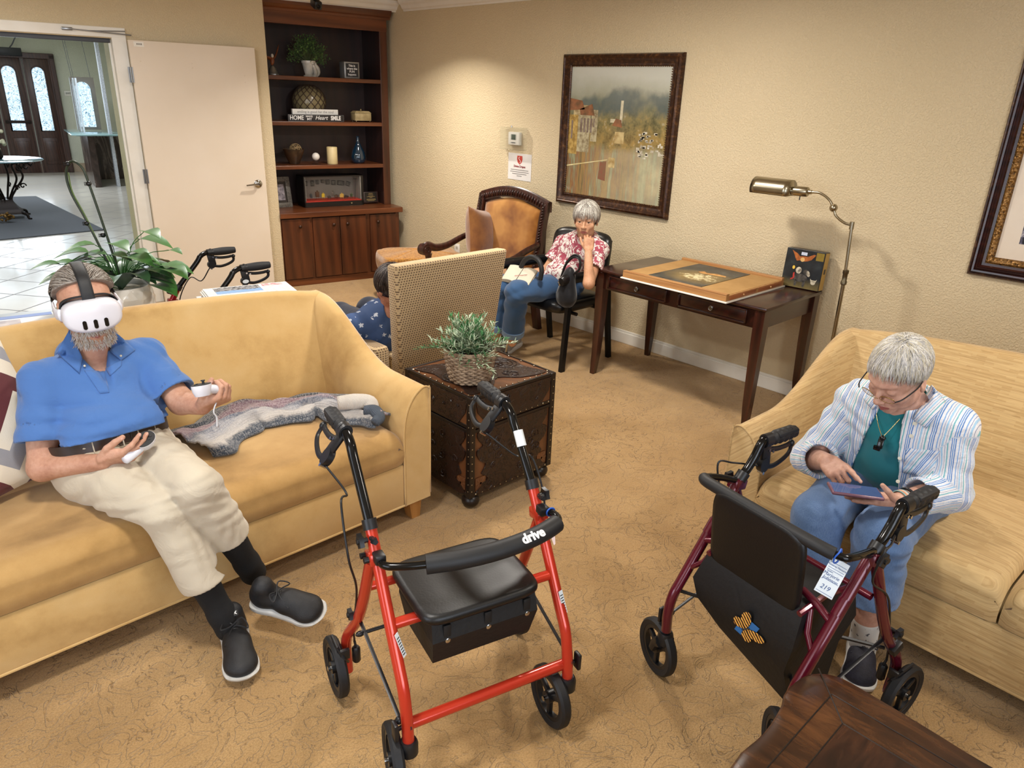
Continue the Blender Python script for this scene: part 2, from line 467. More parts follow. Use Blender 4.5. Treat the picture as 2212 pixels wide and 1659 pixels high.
M_white = mt('white_trim', '#E9E6DE', 0.45, col2='#E2DED4')
M_ceil = wallpaint('ceiling_paint', '#E6DFCB', '#E2DAC4')
# carpet
t = NT('carpet'); v = t.coord()
nb = t.noise(3.0, 3, 0.6); base = t.mix(t.ramp(nb, [(0.35, (0, 0, 0, 1)), (0.68, (1, 1, 1, 1))]), hexc('#C39E6A'), hexc('#B28D5A'))
c = t.noise(9.5, 2.5, 0.55, None, 1.8)
line = t.ramp(t.math('ABSOLUTE', t.math('SUBTRACT', c, 0.5)), [(0.0, (1, 1, 1, 1)), (0.016, (0, 0, 0, 1))])
msk = t.ramp(t.noise(1.6, 2, 0.5, t.mapping(loc=(3, 1, 0))), [(0.36, (0, 0, 0, 1)), (0.6, (1, 1, 1, 1))])
fib = t.noise(190, 3, 0.75)
base = t.mix(t.math('MULTIPLY', t.math('MULTIPLY', line, msk), t.ramp(t.noise(70, 2), [(0.42, (0, 0, 0, 1)), (0.56, (1, 1, 1, 1))])), base, hexc('#6E5028'))
base = t.mix(t.ramp(fib, [(0.3, (0.8, 0.8, 0.8, 1)), (0.58, (0, 0, 0, 1))]), base, hexc('#8A6A3E'))
t.set(col=base, rough=0.95, sheen=0.25, spec=0.1)
fl = t.math('SUBTRACT', t.math('ADD', t.math('MULTIPLY', fib, 0.9), t.math('MULTIPLY', t.noise(45, 2), 0.6)), t.math('MULTIPLY', line, 0.5))
t.bump(fl, 0.9, 0.006); M_carpet = t.m
# lobby tile
t = NT('lobby_tile'); mv = t.mapping(rot=(0, 0, math.radians(42)))
br = t.brick(1.0, mv, (0, 0, 0, 1), (1, 1, 1, 1), (0.5, 0.5, 0.5, 1), 0.012, 0.42, 0.42, 0, 0.0)
bf = t.brick(1.0, mv, ms=0.008, bw=0.42, rh=0.42, out=1, offset=0.0)
tile = t.mix(t.noise(2.5, 4), hexc('#D6D0C4'), hexc('#C8C2B8'))
t.set(col=t.mix(bf, tile, hexc('#6F6A66')), rough=t.math('MULTIPLY_ADD', bf, 0.4, 0.16), spec=0.6)
M_tile = t.m
dr = math.degrees
def setb(o): o.matrix_basis = TB; return o
def W(name, b, m): o = struct(name, b, m, smooth=False); return o
def WB(name, b, m): o = W(name, b, m); return setb(o)

b = MB()
p = [(-2.4, -2.4), (4.36, -2.4), (4.36, 6.95), tuple(tb(1.3, 0.7))[:2], tuple(tb(-0.3, 0.07))[:2], tuple(tb(-7.0, 0.07))[:2], (-2.4, 6.0)]
p = [(-2.4, -2.4), (4.36, -2.4), (4.36, 6.9), tuple(tb(0.0, 0.72))[:2], tuple(tb(0.0, 0.07))[:2], tuple(tb(-5.9, 0.07))[:2]]
b.prism([(x, y) for x, y in p], 0.02, Matrix.Translation((0, 0, -0.02)))
W('floor', b, M_carpet)
WB('floor_lobby', MB().b2(-6.4, 1.6, 0.07, 11.3, -0.022, -0.001), M_tile)
WB('floor_threshold', MB().b2(-2.9, -1.12, 0.0, 0.10, 0.0, 0.012, 0.004), mt('metal_strip', '#8C8880', 0.35, 0.9))
W('wall_right', MB().b2(4.36, 4.50, -2.5, 7.1, 0, CEIL), M_wall)
b = MB()
b.b2(-1.09, 0.0, 0, 0.14, 0, CEIL); b.b2(-0.10, 0.0, 0.14, 0.72, 0, CEIL)
b.b2(-2.95, -1.09, 0, 0.14, 2.05, CEIL); b.b2(-6.2, -2.95, 0, 0.14, 0, CEIL)
b.b2(0.0, 1.45, 0.68, 0.80, 0, CEIL)
WB('wall_door_side', b, M_wall)
b = MB(); b.b2(-1.14, -0.98, 0.14, 0.62, 0, CEIL); b.b2(-3.1, -2.9, 0.14, 0.62, 0, CEIL); b.b2(-2.9, -1.14, 0.14, 0.30, 2.12, CEIL)
WB('wall_reveal', b, M_reveal)
W('wall_left', MB().b2(-2.54, -2.4, -2.5, 7.4, 0, CEIL), M_wall)
W('wall_camera_side', MB().b2(-2.5, 4.4, -2.54, -2.4, 0, CEIL), M_wall)
b = MB(); b.b2(-2.5, 4.45, -2.5, 7.4, CEIL, CEIL+0.05)
W('ceiling', b, M_ceil)
b = MB(); b.b2(-6.4, 1.6, 0.75, 11.3, CEIL+0.051, CEIL+0.1); WB('ceiling_lobby', b, M_ceil)
b = MB(); b.b2(-6.4, 1.6, 11.1, 11.25, 0, CEIL+0.05); WB('wall_lobby_far', b, M_lobby)
WB('wall_lobby_left', MB().b2(-6.4, -6.25, 0.14, 11.1, 0, CEIL+0.05), M_lobby)
WB('wall_lobby_right', MB().b2(1.45, 1.6, 0.80, 11.1, 0, CEIL+0.05), M_lobby)
# windows behind the camera (daylight source)
M_day = emis('window_daylight_sky', '#CFE2FF', 2.2)
def window(n, c, size, rz):
    M = Matrix.Translation(Vector(c)) @ Matrix.Rotation(rz, 4, 'Z')
    w_, h_ = size; f = MB()
    for x in (-w_/2, 0, w_/2): f.box((x, 0, 0), (0.07, 0.08, h_+0.07), 0.005)
    for z in (-h_/2, 0.15, h_/2): f.box((0, 0, z), (w_+0.07, 0.078, 0.06), 0.005)
    o = struct('window_%d' % n, f, M_white); o.matrix_basis = M
    g = obj('pane', MB().b2(-w_/2, w_/2, 0.012, 0.018, -h_/2, h_/2), M_day, o)
window(1, (-0.2, -2.385, 1.45), (2.7, 1.8), PI)
window(2, (-2.385, 1.2, 1.45), (2.3, 1.7), PI/2)
# skirting boards
def skirt(b, x0, x1): b.b2(x0, x1, -0.014, 0, 0, 0.085, 0.004); b.b2(x0, x1, -0.008, 0, 0.085, 0.10, 0.003)
b = MB(); b.b2(4.346, 4.36, -2.4, 6.4, 0, 0.085, 0.004); b.b2(4.352, 4.36, -2.4, 6.4, 0.085, 0.102, 0.003)
W('baseboard_right', b, M_white)
b = MB(); b.b2(-3.0+0.0, 1.45, 11.085, 11.1, 0, 0.17); WB('baseboard_lobby', b, mt('tile_base', '#B9A58E', 0.5, col2='#A8937C'))
b = MB(); b.b2(-1.12, -1.14, 0.14, 0.62, 0, 0.09); WB('baseboard_reveal', b, mt('tan_base', '#8A7457', 0.5))
# crown mouldings
def crownprof(): return [(0, 0), (0.012, 0), (0.016, 0.012), (0.030, 0.020), (0.044, 0.045), (0.062, 0.060), (0.070, 0.072), (0.075, 0.09), (0, 0.09)]
b = MB(); pr = crownprof()
b.loft([[(4.36-x, yy, CEIL-0.09+z) for x, z in pr] for yy in (-2.4, 6.1)]); W('trim_1', b, M_white)
b = MB(); b.loft([[(xx, 0.16-x*1.0, CEIL-0.09+z) for x, z in pr] for xx in (-0.0, 1.30)])
b.b2(0, 1.3, 0.16, 0.2, CEIL-0.09, CEIL); WB('trim_2', b, M_white)
b = MB(); b.loft([[(xx, -x, CEIL-0.09+z) for x, z in pr] for xx in (-5.9, 0.0)]); WB('trim_3', b, M_white)
# doorway casing
b = MB()
for x0, x1 in ((-1.155, -1.055), (-2.99, -2.90)): b.b2(x0, x1, -0.012, 0.16, 0, 2.12, 0.004)
b.b2(-2.99, -1.055, -0.013, 0.16, 2.055, 2.125, 0.004)
b.b2(-1.17, -1.155, 0.06, 0.09, 0, 2.05, 0.003)
WB('door_frame', b, M_white).name = 'door_1'
# metal stop track inside the head
WB('trim_4', MB().b2(-2.9, -1.16, 0.05, 0.11, 2.02, 2.055, 0.003), mt('dark_gap', '#3A3A3C', 0.4, 0.6))

# open door leaf lying back against the wall
M_door = mt('door_paint', '#DDD0BF', 0.42, col2='#D9CBB8', vs=2.0)
M_steel = mt('brushed_steel', '#8E8F90', 0.3, 0.95, bump=0.1)
D = MB(); D.b2(-1.055, -0.12, -0.085, -0.040, 0.012, 2.045, 0.003)
dl = obj('door_2', D, M_door, smooth=False); dl['kind'] = 'structure'; setb(dl)
h = MB()
h.lathe([(0.0, 0.0), (0.034, 0.0), (0.034, 0.006), (0.028, 0.012), (0.012, 0.016), (0.010, 0.05), (0.0, 0.05)], 24, Matrix.Translation((-0.19, -0.085, 0.965)) @ Matrix.Rotation(PI/2, 4, 'X'))
h.tube(spline([(-0.19, -0.128, 0.965), (-0.225, -0.132, 0.965), (-0.30, -0.128, 0.958)], 6), [0.012, 0.011, 0.008], 10, flat=0.8)
obj('door_handle', h, mt('chrome', '#B8B8B8', 0.12, 1.0), dl)
for z in (0.28, 1.05, 1.80):
    q = MB(); q.b2(-1.085, -1.05, -0.088, -0.084, z-0.055, z+0.055); q.cyl((-1.068, -0.092, z-0.055), (-1.068, -0.092, z+0.055), 0.008)
    obj('hinge', q, M_steel, dl)
q = MB(); q.b2(-1.02, -0.95, -0.0865, -0.085, 2.0, 2.035); obj('sticker', q, M_white, dl)
q = MB(); [q.b2(-1.0+i*0.008, -1.0+i*0.008+0.004, -0.0872, -0.0866, 2.012, 2.024) for i in range(5)]; obj('sticker_print', q, mt('ink', '#333333', 0.6), dl)
q = MB()
for x, z in ((-0.99, 1.90), (-0.62, 1.90), (-0.22, 1.83), (-0.22, 1.78), (-0.62, 1.87)): q.ell((x, -0.085, z), (0.006, 0.002, 0.006))
obj('screw_cover', q, M_door, dl)
q = MB(); q.b2(-0.122, -0.119, -0.075, -0.05, 0.93, 1.0); obj('latch_plate', q, M_steel, dl)
# door closer arm along the head
cl = thing('door_closer', 'thin steel door closer arm along the top of the white doorway casing', 'door closer', tuple(tb(-1.3, -0.02, 2.09)), TBR)
q = MB(); q.tube([(-0.12, -0.012, 0.005), (0.28, -0.02, -0.012)], 0.004); q.tube([(0.0, -0.012, 0.0), (0.24, -0.02, 0.012)], 0.004); obj('arm', q, M_steel, cl)
q = MB(); q.box((-0.14, -0.008, 0.005), (0.07, 0.02, 0.02), 0.004); obj('bracket', q, M_steel, cl)
# wall scuff patch is left to the paint; socket
so = thing('wall_socket', 'white electrical outlet low on the right wall behind the carved armchair', 'socket', (4.36, 5.32, 0.38), 0)
obj('plate', MB().box((-0.003, 0, 0), (0.006, 0.075, 0.118), 0.003), M_white, so)
for z in (-0.028, 0.028):
    q = MB(); q.box((-0.007, 0, z), (0.003, 0.034, 0.03), 0.001); of_ = obj('outlet_face', q, mt('outlet_ivory', '#D8D4C8', 0.4), so)
    for y in (-0.007, 0.007): q = MB(); q.box((-0.0088, y, z), (0.001, 0.003, 0.011)); obj('slot', q, mt('ink', '#333333', 0.6), of_)

# ---------------------------------------------------------------- lobby seen through the doorway
M_dkwood = wood('lobby_dark_wood', '#2A1712', '#4A2D22', 'Z', 1.0, 0.4)
# etched glass panes: bright daylight behind scrolled ironwork
t = NT('leaded_pane'); n = t.noise(9, 3, 0.5, None, 2.2)
ln = t.ramp(t.math('ABSOLUTE', t.math('SUBTRACT', n, 0.5)), [(0.012, (0.10, 0.2, 0.24, 1)), (0.03, (1, 1, 1, 1))])
n2 = t.voro(26, None, 'DISTANCE_TO_EDGE'); l2 = t.ramp(n2, [(0.01, (0.35, 0.5, 0.55, 1)), (0.04, (1, 1, 1, 1))])
colr = t.mix(1.0, ln, l2, 'MULTIPLY'); colr = t.mix(1.0, colr, hexc('#D2ECFF'), 'MULTIPLY')
t.set(col=(0.02, 0.02, 0.02, 1), emit=colr, estr=1.5, rough=0.2); M_leaded = t.m
def arch(x0, x1, z0, z1, n=10):
    r = (x1-x0)/2; cx = (x0+x1)/2
    return [(x0, z0), (x1, z0)]+[(cx+r*math.cos(PI*i/n), z1-r+r*math.sin(PI*i/n)) for i in range(n+1)]
RX = Matrix.Rotation(PI/2, 4, 'X')
def entry_door(n, x0, x1, split, y=11.1):
    b = MB(); b.b2(x0, x1, y-0.07, y-0.012, 0.0, 2.10, 0.004)
    for a, c in ((x0, x0+0.02), (x1-0.02, x1)): b.b2(a, c, y-0.082, y-0.07, 0, 2.1)
    o = struct('door_%d' % n, b, M_dkwood); setb(o)
    w_ = x1-x0; px0, px1 = x0+w_*0.27, x1-w_*0.27
    b = MB(); b.prism(arch(px0, px1, 0.80, 1.95), 0.006, Matrix.Translation((0, y-0.071, 0)) @ RX); obj('glass_pane', b, M_leaded, o)
    b = MB(); ar = arch(px0-0.012, px1+0.012, 0.788, 1.962, 14); b.tube([(a, y-0.078, c) for a, c in ar], 0.012, 6, closed=True); obj('pane_moulding', b, M_dkwood, o)
    if split: obj('push_bar', MB().b2(x0+0.04, x1-0.02, y-0.12, y-0.08, 0.93, 0.985, 0.006), mt('dark_bronze', '#2B2420', 0.4, 0.7), o)
    b = MB()
    for (a, c, d, e, dd) in ((x0+w_*.2, x1-w_*.2, 0.16, 0.66, 0.086), (x0+w_*.27, x1-w_*.27, 0.22, 0.60, 0.096)): b.b2(a, c, y-dd, y-0.07, d, e, 0.008)
    obj('raised_panel', b, M_dkwood, o)
entry_door(3, -1.36, -0.92, False)
entry_door(4, -1.86, -1.38, True)
entry_door(5, -2.36, -1.88, True)
b = MB(); b.b2(-0.92, -0.83, 11.0, 11.1, 0, 2.18, 0.01); b.b2(-2.6, -0.83, 11.0, 11.1, 2.10, 2.2, 0.01); WB('door_6', b, M_dkwood)
hb = thing('door_operator', 'black box over the lobby entrance doors', 'door operator', tuple(tb(-1.72, 11.0, 2.2)), TBR)
obj('housing', MB().box((0, -0.06, 0), (0.75, 0.14, 0.14), 0.01), mt('black_box', '#15171B', 0.4), hb)
obj('cable', MB().tube(spline([(0.2, -0.1, 0.07), (0.25, -0.15, 0.13), (0.3, -0.3, 0.22), (0.36, -0.4, 0.3)], 6), 0.012, 6), mt('cable_grey', '#55585C', 0.5), hb)
sg = thing('wall_sign', 'small white exit sign beside the dark lobby entrance doors', 'sign', tuple(tb(-0.685, 11.09, 1.495)), TBR)
obj('plate', MB().box((0, 0, 0), (0.135, 0.006, 0.10), 0.002), M_white, sg)
obj('lettering', MB().text('EXIT', 0.04, Matrix.Translation((0, -0.004, 0)) @ RX, bold=0.001), mt('ink', '#333333', 0.6), sg)
# reception desk with glass screen
M_gran = NT('dark_granite'); t = M_gran
nn = t.noise(3, 6, 0.7, t.mapping(scale=(1, 1, 0.35)), 1.5); t.set(col=t.ramp(nn, [(0.35, hexc('#2A211E')), (0.52, hexc('#4A3B36')), (0.56, hexc('#8A7A72')), (0.62, hexc('#3A2D2A'))]), rough=0.2); M_gran = t.m
rd = thing('reception_desk', 'lobby reception desk with dark marble front and glass counter', 'reception desk', tuple(tb(-0.32, 8.9, 0)), TBR)
L = lambda x0, x1, y0, y1, z0, z1, bv=0.0: MB().b2(x0+0.1, x1+0.1, y0-8.9, y1-8.9, z0, z1, bv)
obj('front_panel', L(-0.50, -0.40, 8.30, 9.70, 0, 0.86), M_gran, rd)
obj('side_panel', L(-0.40, 1.2, 9.58, 9.70, 0, 0.86), M_gran, rd)
t = NT('counter_glass'); t.set(col=hexc('#BFE3E6'), rough=0.05, trans=0.5, ior=1.45); M_cglass = t.m
obj('counter_top', L(-0.74, 0.1, 8.2, 9.75, 0.87, 0.89, 0.004), M_cglass, rd)
obj('counter_shelf', L(-0.66, 0.1, 8.25, 9.7, 0.86, 0.868, 0.0), M_cglass, rd)
t = NT('clear_panel'); t.set(col=(0.9, 0.95, 0.95, 1), rough=0.03, trans=1.0, ior=1.1, alpha=0.35); M_clear = t.m
sp = MB()
sp.b2(-0.52+0.1, -0.51+0.1, -0.40, 0.70, 0.895, 1.75)
obj('glass_screen', sp, M_clear, rd)
for yy in (-0.40, 0.1, 0.70): sp = MB(); sp.b2(-0.425, -0.40, yy-0.008, yy+0.008, 0.895, 1.78); obj('screen_edge', sp, mt('frosted_edge', '#D5DEE4', 0.3), rd)
obj('pillar', MB().b2(-0.05, 0.0, -0.55, -0.40, 0.0, CEIL), mt('stone_pillar', '#9AA0A8', 0.6, col2='#C9CDD2', vs=60), rd)
b = MB(); b.prism(arch(-0.36, -0.12, 0.95, 1.72), 0.02, Matrix.Translation((0, 0.60, 0)) @ RX); obj('leaded_window', b, M_leaded, rd)
obj('window_surround', MB().b2(-0.42, -0.04, 0.62, 0.66, 0.90, 1.80), mt('taupe_panel', '#8D857B', 0.5), rd)
wr = MB()
for dx in (0, 0.03, 0.30): wr.tube([(-0.38+dx, 0.7, 1.78), (-0.43+dx, 0.7, 2.5)], 0.004, 6)
obj('cable', wr, mt('cable_grey', '#55585C', 0.5), rd)
# grey mat
mat_ = NT('grey_mat'); t = mat_; f = t.noise(160, 3, 0.7); t.set(col=t.mix(f, hexc('#34373C'), hexc('#63676D')), rough=0.95); t.bump(f, 0.6, 0.004)
q = MB(); e = [(-2.9, 7.4), (-1.66, 7.33), (-1.09, 3.80), (-2.9, 3.35)]; q.prism([tuple(tb(x, y))[:2] for x, y in e], 0.012)
rug = obj('floor_mat', q, mat_.m, world=True, loc=tuple(tb(-1.9, 5.4, 0))); tag(rug, 'dark grey lobby floor mat lying under the iron pedestal table', 'mat')
# glass topped iron table
gt = thing('pedestal_table', 'round glass topped lobby table on scrolled wrought iron pedestal', 'table', tuple(tb(-2.05, 5.15, 0.012)), TBR)
M_iron = mt('wrought_iron', '#241C18', 0.5, 0.6, bump=0.3, bs=80)
t = NT('table_glass'); t.set(col=hexc('#6E8E96'), rough=0.03, trans=0.35, ior=1.5); M_tg = t.m
obj('glass_top', MB().lathe([(0, 0.735), (0.50, 0.735), (0.512, 0.742), (0.50, 0.75), (0, 0.75)], 48), M_tg, gt)
sc = MB()
for k in range(6):
    a = k*PI/3+0.2; R = Matrix.Rotation(a, 4, 'Z')
    P = [(0.10, 0, 0.14), (0.06, 0, 0.24), (0.13, 0, 0.36), (0.24, 0, 0.52), (0.20, 0, 0.68), (0.30, 0, 0.725)]
    sc.tube([R @ Vector(q) for q in spline(P, 7)], 0.013, 6)
    for (cx_, cz, s0) in ((0.30, 0.64, 0.055), (0.22, 0.40, 0.04), (0.36, 0.68, 0.05)):
        sc.tube([R @ Vector((cx_+math.cos(u*0.55)*s0*(1-u/14), 0, cz+math.sin(u*0.55)*s0*(1-u/14))) for u in range(13)], 0.009, 5)
obj('scroll_stem', sc, M_iron, gt)
bs = MB(); bs.lathe([(0.09, 0.24), (0.10, 0.21), (0.17, 0.13), (0.23, 0.085), (0.235, 0.065), (0.2, 0.06)], 4, Matrix.Rotation(PI/4, 4, 'Z'))
for k in range(4):
    a = PI/4+k*PI/2; c, s_ = math.cos(a), math.sin(a); bs.tube(spline([(0.20*c, 0.20*s_, 0.08), (0.27*c, 0.27*s_, 0.06), (0.29*c, 0.29*s_, 0.015), (0.33*c, 0.33*s_, 0.008)], 5), [0.022, 0.018, 0.016, 0.012], 7)
obj('base', bs, M_iron, gt)
sv = thing('bronze_ornament', 'gold leafy ornament on the grey mat beside the iron table base', 'ornament', tuple(tb(-2.11, 4.72, 0.012)), TBR)
q = MB(); rnd = random.Random(5)
for i in range(26): q.ell((rnd.uniform(-.10, .10), rnd.uniform(-.06, .06), 0.03+rnd.random()*0.09), (rnd.uniform(.012, .03), rnd.uniform(.012, .03), .012), Euler((rnd.random()*3, rnd.random()*3, 0)).to_matrix(), 8, 6)
obj('leaf_cluster', q, mt('old_gold', '#7A5B2A', 0.5, 0.3), sv)
fw_ = thing('flower_arrangement', 'pale flower stems standing on the glass lobby table at the photo edge', 'flowers', tuple(tb(-2.05, 5.15, 0.763)), TBR)
q = MB()
for i in range(16):
    a = rnd.random()*2*PI; r = 0.06+rnd.random()*0.10; q.ell((r*math.cos(a), r*math.sin(a), 0.1+rnd.random()*0.35), 0.025, None, 6, 5)
obj('blossom', q, mt('cream_petal', '#C9C7A8', 0.7), fw_)
q = MB(); q.lathe([(0.05, 0), (0.07, 0.03), (0.06, 0.1), (0.045, 0.14)], 16); obj('bowl', q, M_iron, fw_)
for i in range(8):
    pass
M_dk = M_dkwood
# cool daylight in the lobby
area('lobby_daylight', tuple(tb(-2.3, 10.6, 1.5)), 2.0, 60, (0.80, 0.90, 1.0), (math.radians(90), 0, PI+TBR), 1.7)
area('lobby_downlight', tuple(tb(-2.0, 3.2, 2.45)), 1.2, 64, (0.84, 0.91, 1.0))
area('lobby_downlight', tuple(tb(-1.6, 7.5, 2.45)), 1.2, 64, (0.84, 0.91, 1.0))
# ---------------------------------------------------------------- upholstered sofas
def velvet(name, c1, c2, c3):
    t = NT(name); a = t.noise(2.1, 3, 0.55, t.mapping(scale=(0.9, 1.6, 1.3)), 0.5); b = t.noise(16, 4, 0.7)
    f = t.math('ADD', t.math('MULTIPLY', a, 0.8), t.math('MULTIPLY', b, 0.2))
    t.set(col=t.ramp(f, [(0.32, hexc(c1)), (0.47, hexc(c2)), (0.66, hexc(c3))]), rough=0.85, sheen=0.5, sheenr=0.4, spec=0.15)
    t.bump(t.math('ADD', t.noise(420, 2), t.math('MULTIPLY', t.noise(7, 3), 3)), 0.16, 0.004); return t.m
M_yel = velvet('gold_velvet', '#AE8A54', '#C9A56C', '#D3B37E')
t = NT('straw_brocade')
v = t.coord(); P = t.attr('ux'); Q = t.attr('uz')
uv = t.comb(P, Q, 0.0)
fine = t.noise(1.0, 3, 0.6, t.mapping(uv, (14, 420, 1))); fine2 = t.noise(1.0, 2, 0.6, t.mapping(uv, (4, 130, 1)))
br = t.brick(1.0, t.mapping(uv, (1, 1, 1)), (0, 0, 0, 1), (1, 1, 1, 1), (0, 0, 0, 1), 0.0, 0.085, 0.0095, 0, 0.37)
thr = t.math('GREATER_THAN', t.math('MULTIPLY', br, t.noise(7, 3, 0.6, uv)), 0.30)
base = t.ramp(t.math('ADD', t.math('MULTIPLY', fine, 0.55), t.math('MULTIPLY', fine2, 0.45)), [(0.36, hexc('#9E8052')), (0.52, hexc('#BA9A68')), (0.66, hexc('#CAAB7A'))])
t.set(col=t.mix(t.math('MULTIPLY', thr, 0.30), base, hexc('#D2B684')), rough=0.6, sheen=0.2, spec=0.3)
t.bump(fine, 0.2, 0.001); M_straw = t.m
M_maple = wood('maple_leg', '#A8733B', '#C08A4E', 'Z', 1.0, 0.35)
def uvattr(o, ux, uz):
    me = o.data
    co = np.zeros(len(me.vertices)*3, np.float32); me.vertices.foreach_get('co', co); co = co.reshape(-1, 3)
    for n_, f in (('ux', ux), ('uz', uz)):
        a = me.attributes.new(n_, 'FLOAT', 'POINT'); a.data.foreach_set('value', f(co).astype(np.float32))
def sstep(a, b, x): t_ = min(1, max(0, (x-a)/(b-a))); return t_*t_*(3-2*t_)
M_yels = velvet('gold_velvet_seat', '#917042', '#B08B56', '#C4A06A')
def sofa(name, label, L, loc, rz, mat, splits, topc=0.92, tope=0.865, armz=0.625):
    """local frame: x along the seat, y from front edge (0) to the back, z up"""
    R = thing(name, label, 'sofa', loc, rz); h = L/2; aw = 0.135
    def topz(x): return tope+(topc-tope)*math.cos(PI*0.5*min(1, abs(x)/(h-0.05)))**0.8 if abs(x) < h-0.05 else tope
    def armtop(y): return armz+0.015*y+(tope-armz-0.015)*sstep(0.22, 0.80, y)**1.15
    # back
    hb = h-0.035
    def back(u, v):
        x = -hb+2*hb*u; tz = topz(x); e = sstep(0.80, 1.0, abs(x)/hb)
        if v < 0.62:
            s_ = v/0.62; y = 0.60+0.19*s_**1.2+0.012*math.sin(PI*s_)*-2; z = 0.38+(tz-0.035-0.38)*s_
        elif v < 0.80:
            a = (v-0.62)/0.18*PI; y = 0.835-0.045*math.cos(a); z = tz-0.035+0.035*math.sin(a)
        else: s_ = (v-0.80)/0.20; y = 0.88; z = tz-0.035+(0.12-tz+0.035)*s_
        return (x, y-0.03*e, z)
    b = MB(); b.grid(back, 64, 40)
    k = 65
    b.f.append(tuple(j*k for j in range(41))); b.mi.append(0); b.f.append(tuple(j*k+64 for j in range(40, -1, -1))); b.mi.append(0)
    o = obj('back', b, mat, R, ang=60); uvattr(o, lambda c: c[:, 0], lambda c: c[:, 2]+c[:, 1])
    # arms
    for sx in (-1, 1):
        b = MB(); rings = []
        for j in range(33):
            y = 0.0 if j == 0 else (j-1)/31*0.84 if j > 1 else 0.006
            tz = armtop(y); f_ = 1 if j else 0.985
            iw = aw*(1+0.25*sstep(0.5, 0.84, y))
            pr = [(0, 0.10), (0, 0.30), (0, 0.43), (0.006, 0.43+(tz-0.43)*0.35), (0.025, 0.43+(tz-0.43)*0.62), (0.052, 0.43+(tz-0.43)*0.84), (0.080, tz-0.012), (0.100, tz-0.002), (0.118, tz-0.002), (0.132, tz-0.012), (0.137, tz-0.04), (0.137, 0.40), (0.135, 0.10)]
            pts = []
            for (px_, pz) in pr: X = px_/0.137*iw; pts.append((sx*(h-iw+X), y, pz if j else 0.10+(pz-0.10)*0.99))
            rings.append(pts if sx > 0 else pts[::-1])
        b.loft(rings); o = obj('armrest', b, mat, R, ang=55); uvattr(o, lambda c: c[:, 1]*1.0+c[:, 0]*0.2, lambda c: c[:, 2]+abs(c[:, 0]))
        # front seam piping
        pr = [(0, 0.10), (0, 0.30), (0, 0.43), (0.008, 0.50), (0.025, 0.55), (0.052, 0.590), (0.080, armz-0.012), (0.100, armz-0.002), (0.118, armz-0.002), (0.132, armz-0.014), (0.137, armz-0.05), (0.135, 0.12)]
        b = MB(); b.tube([(sx*(h-aw+x/0.137*aw), 0.002, z) for x, z in spline([(a, c) for a, c in pr], 4)], 0.0045, 6); o = obj('arm_piping', b, mat, R, ang=180); uvattr(o, lambda c: c[:, 0], lambda c: c[:, 2])
    # front rail
    b = MB(); x0, x1 = -h+aw-0.002, h-aw+0.002
    b.b2(x0, x1, 0.004, 0.55, 0.10, 0.300, 0.012); o = obj('front_rail', b, mat, R); uvattr(o, lambda c: c[:, 0], lambda c: c[:, 2])
    b = MB(); b.tube([(-h+0.01, 0.004, 0.103), (h-0.01, 0.004, 0.103)], 0.005, 6); o = obj('hem_piping', b, mat, R); uvattr(o, lambda c: c[:, 0], lambda c: c[:, 2])
    # seat cushions
    for (a, c) in splits:
        b = MB(); a2, c2 = x0+(x1-x0)*a, x0+(x1-x0)*c; a2 += 0.003; c2 -= 0.003
        def cushion(u, v):
            x = a2+(c2-a2)*u; ex = min(u, 1-u)*(c2-a2); rd = 0.055 if ex < 0.055 else 1; q = math.sqrt(max(0, 1-(1-min(1, ex/0.05))**2))
            if v < 0.15: s_ = v/0.15; y = 0.0-0.014*math.sin(PI*min(1, s_*0.9)); z = 0.303+0.085*s_
            elif v < 0.45: th = (v-0.15)/0.30*PI/2; y = 0.065-0.079*math.cos(th)+0.002; z = 0.388+0.062*math.sin(th)
            else: s_ = (v-0.45)/0.55; y = 0.067+0.57*s_; z = 0.450+0.012*math.sin(PI*s_)*math.sin(PI*u)
            return (x, y+(1-q)*0.012*(1 if v < 0.45 else 0), z-(1-q)*0.03*(0 if v < 0.15 else 1))
        b.grid(cushion, 48, 30)
        o = obj('seat_cushion', b, M_yels if mat is M_yel else mat, R, ang=70); uvattr(o, lambda c: c[:, 0], lambda c: c[:, 2]-c[:, 1])
    for (x, y) in ((-h+0.065, 0.06), (h-0.065, 0.06), (-h+0.08, 0.78), (h-0.08, 0.78)):
        b = MB(); s_ = 1 if x > 0 else -1
        b.loft([[(x+dx*0.034-s_*0.0, y+dy*0.034, 0.105) for dx, dy in ((-1, -1), (1, -1), (1, 1), (-1, 1))], [(x+dx*0.022+s_*0.006, y+dy*0.022-0.006, 0.0) for dx, dy in ((-1, -1), (1, -1), (1, 1), (-1, 1))]])
        obj('leg', b, M_maple, R, smooth=False)
    return R
sofa('sofa', 'long gold velvet sofa with sloping arms under the seated man in blue', 2.06, (0.675, 2.235, 0), math.radians(1.0), M_yel, [(0, 1.0)])
sofa('sofa', 'straw coloured brocade sofa against the right wall under the woman with the phone', 2.20, (2.335, 0.13, 0), math.radians(-90-1.5), M_straw, [(0, 0.43), (0.43, 1.0)], 0.93, 0.865, 0.625)
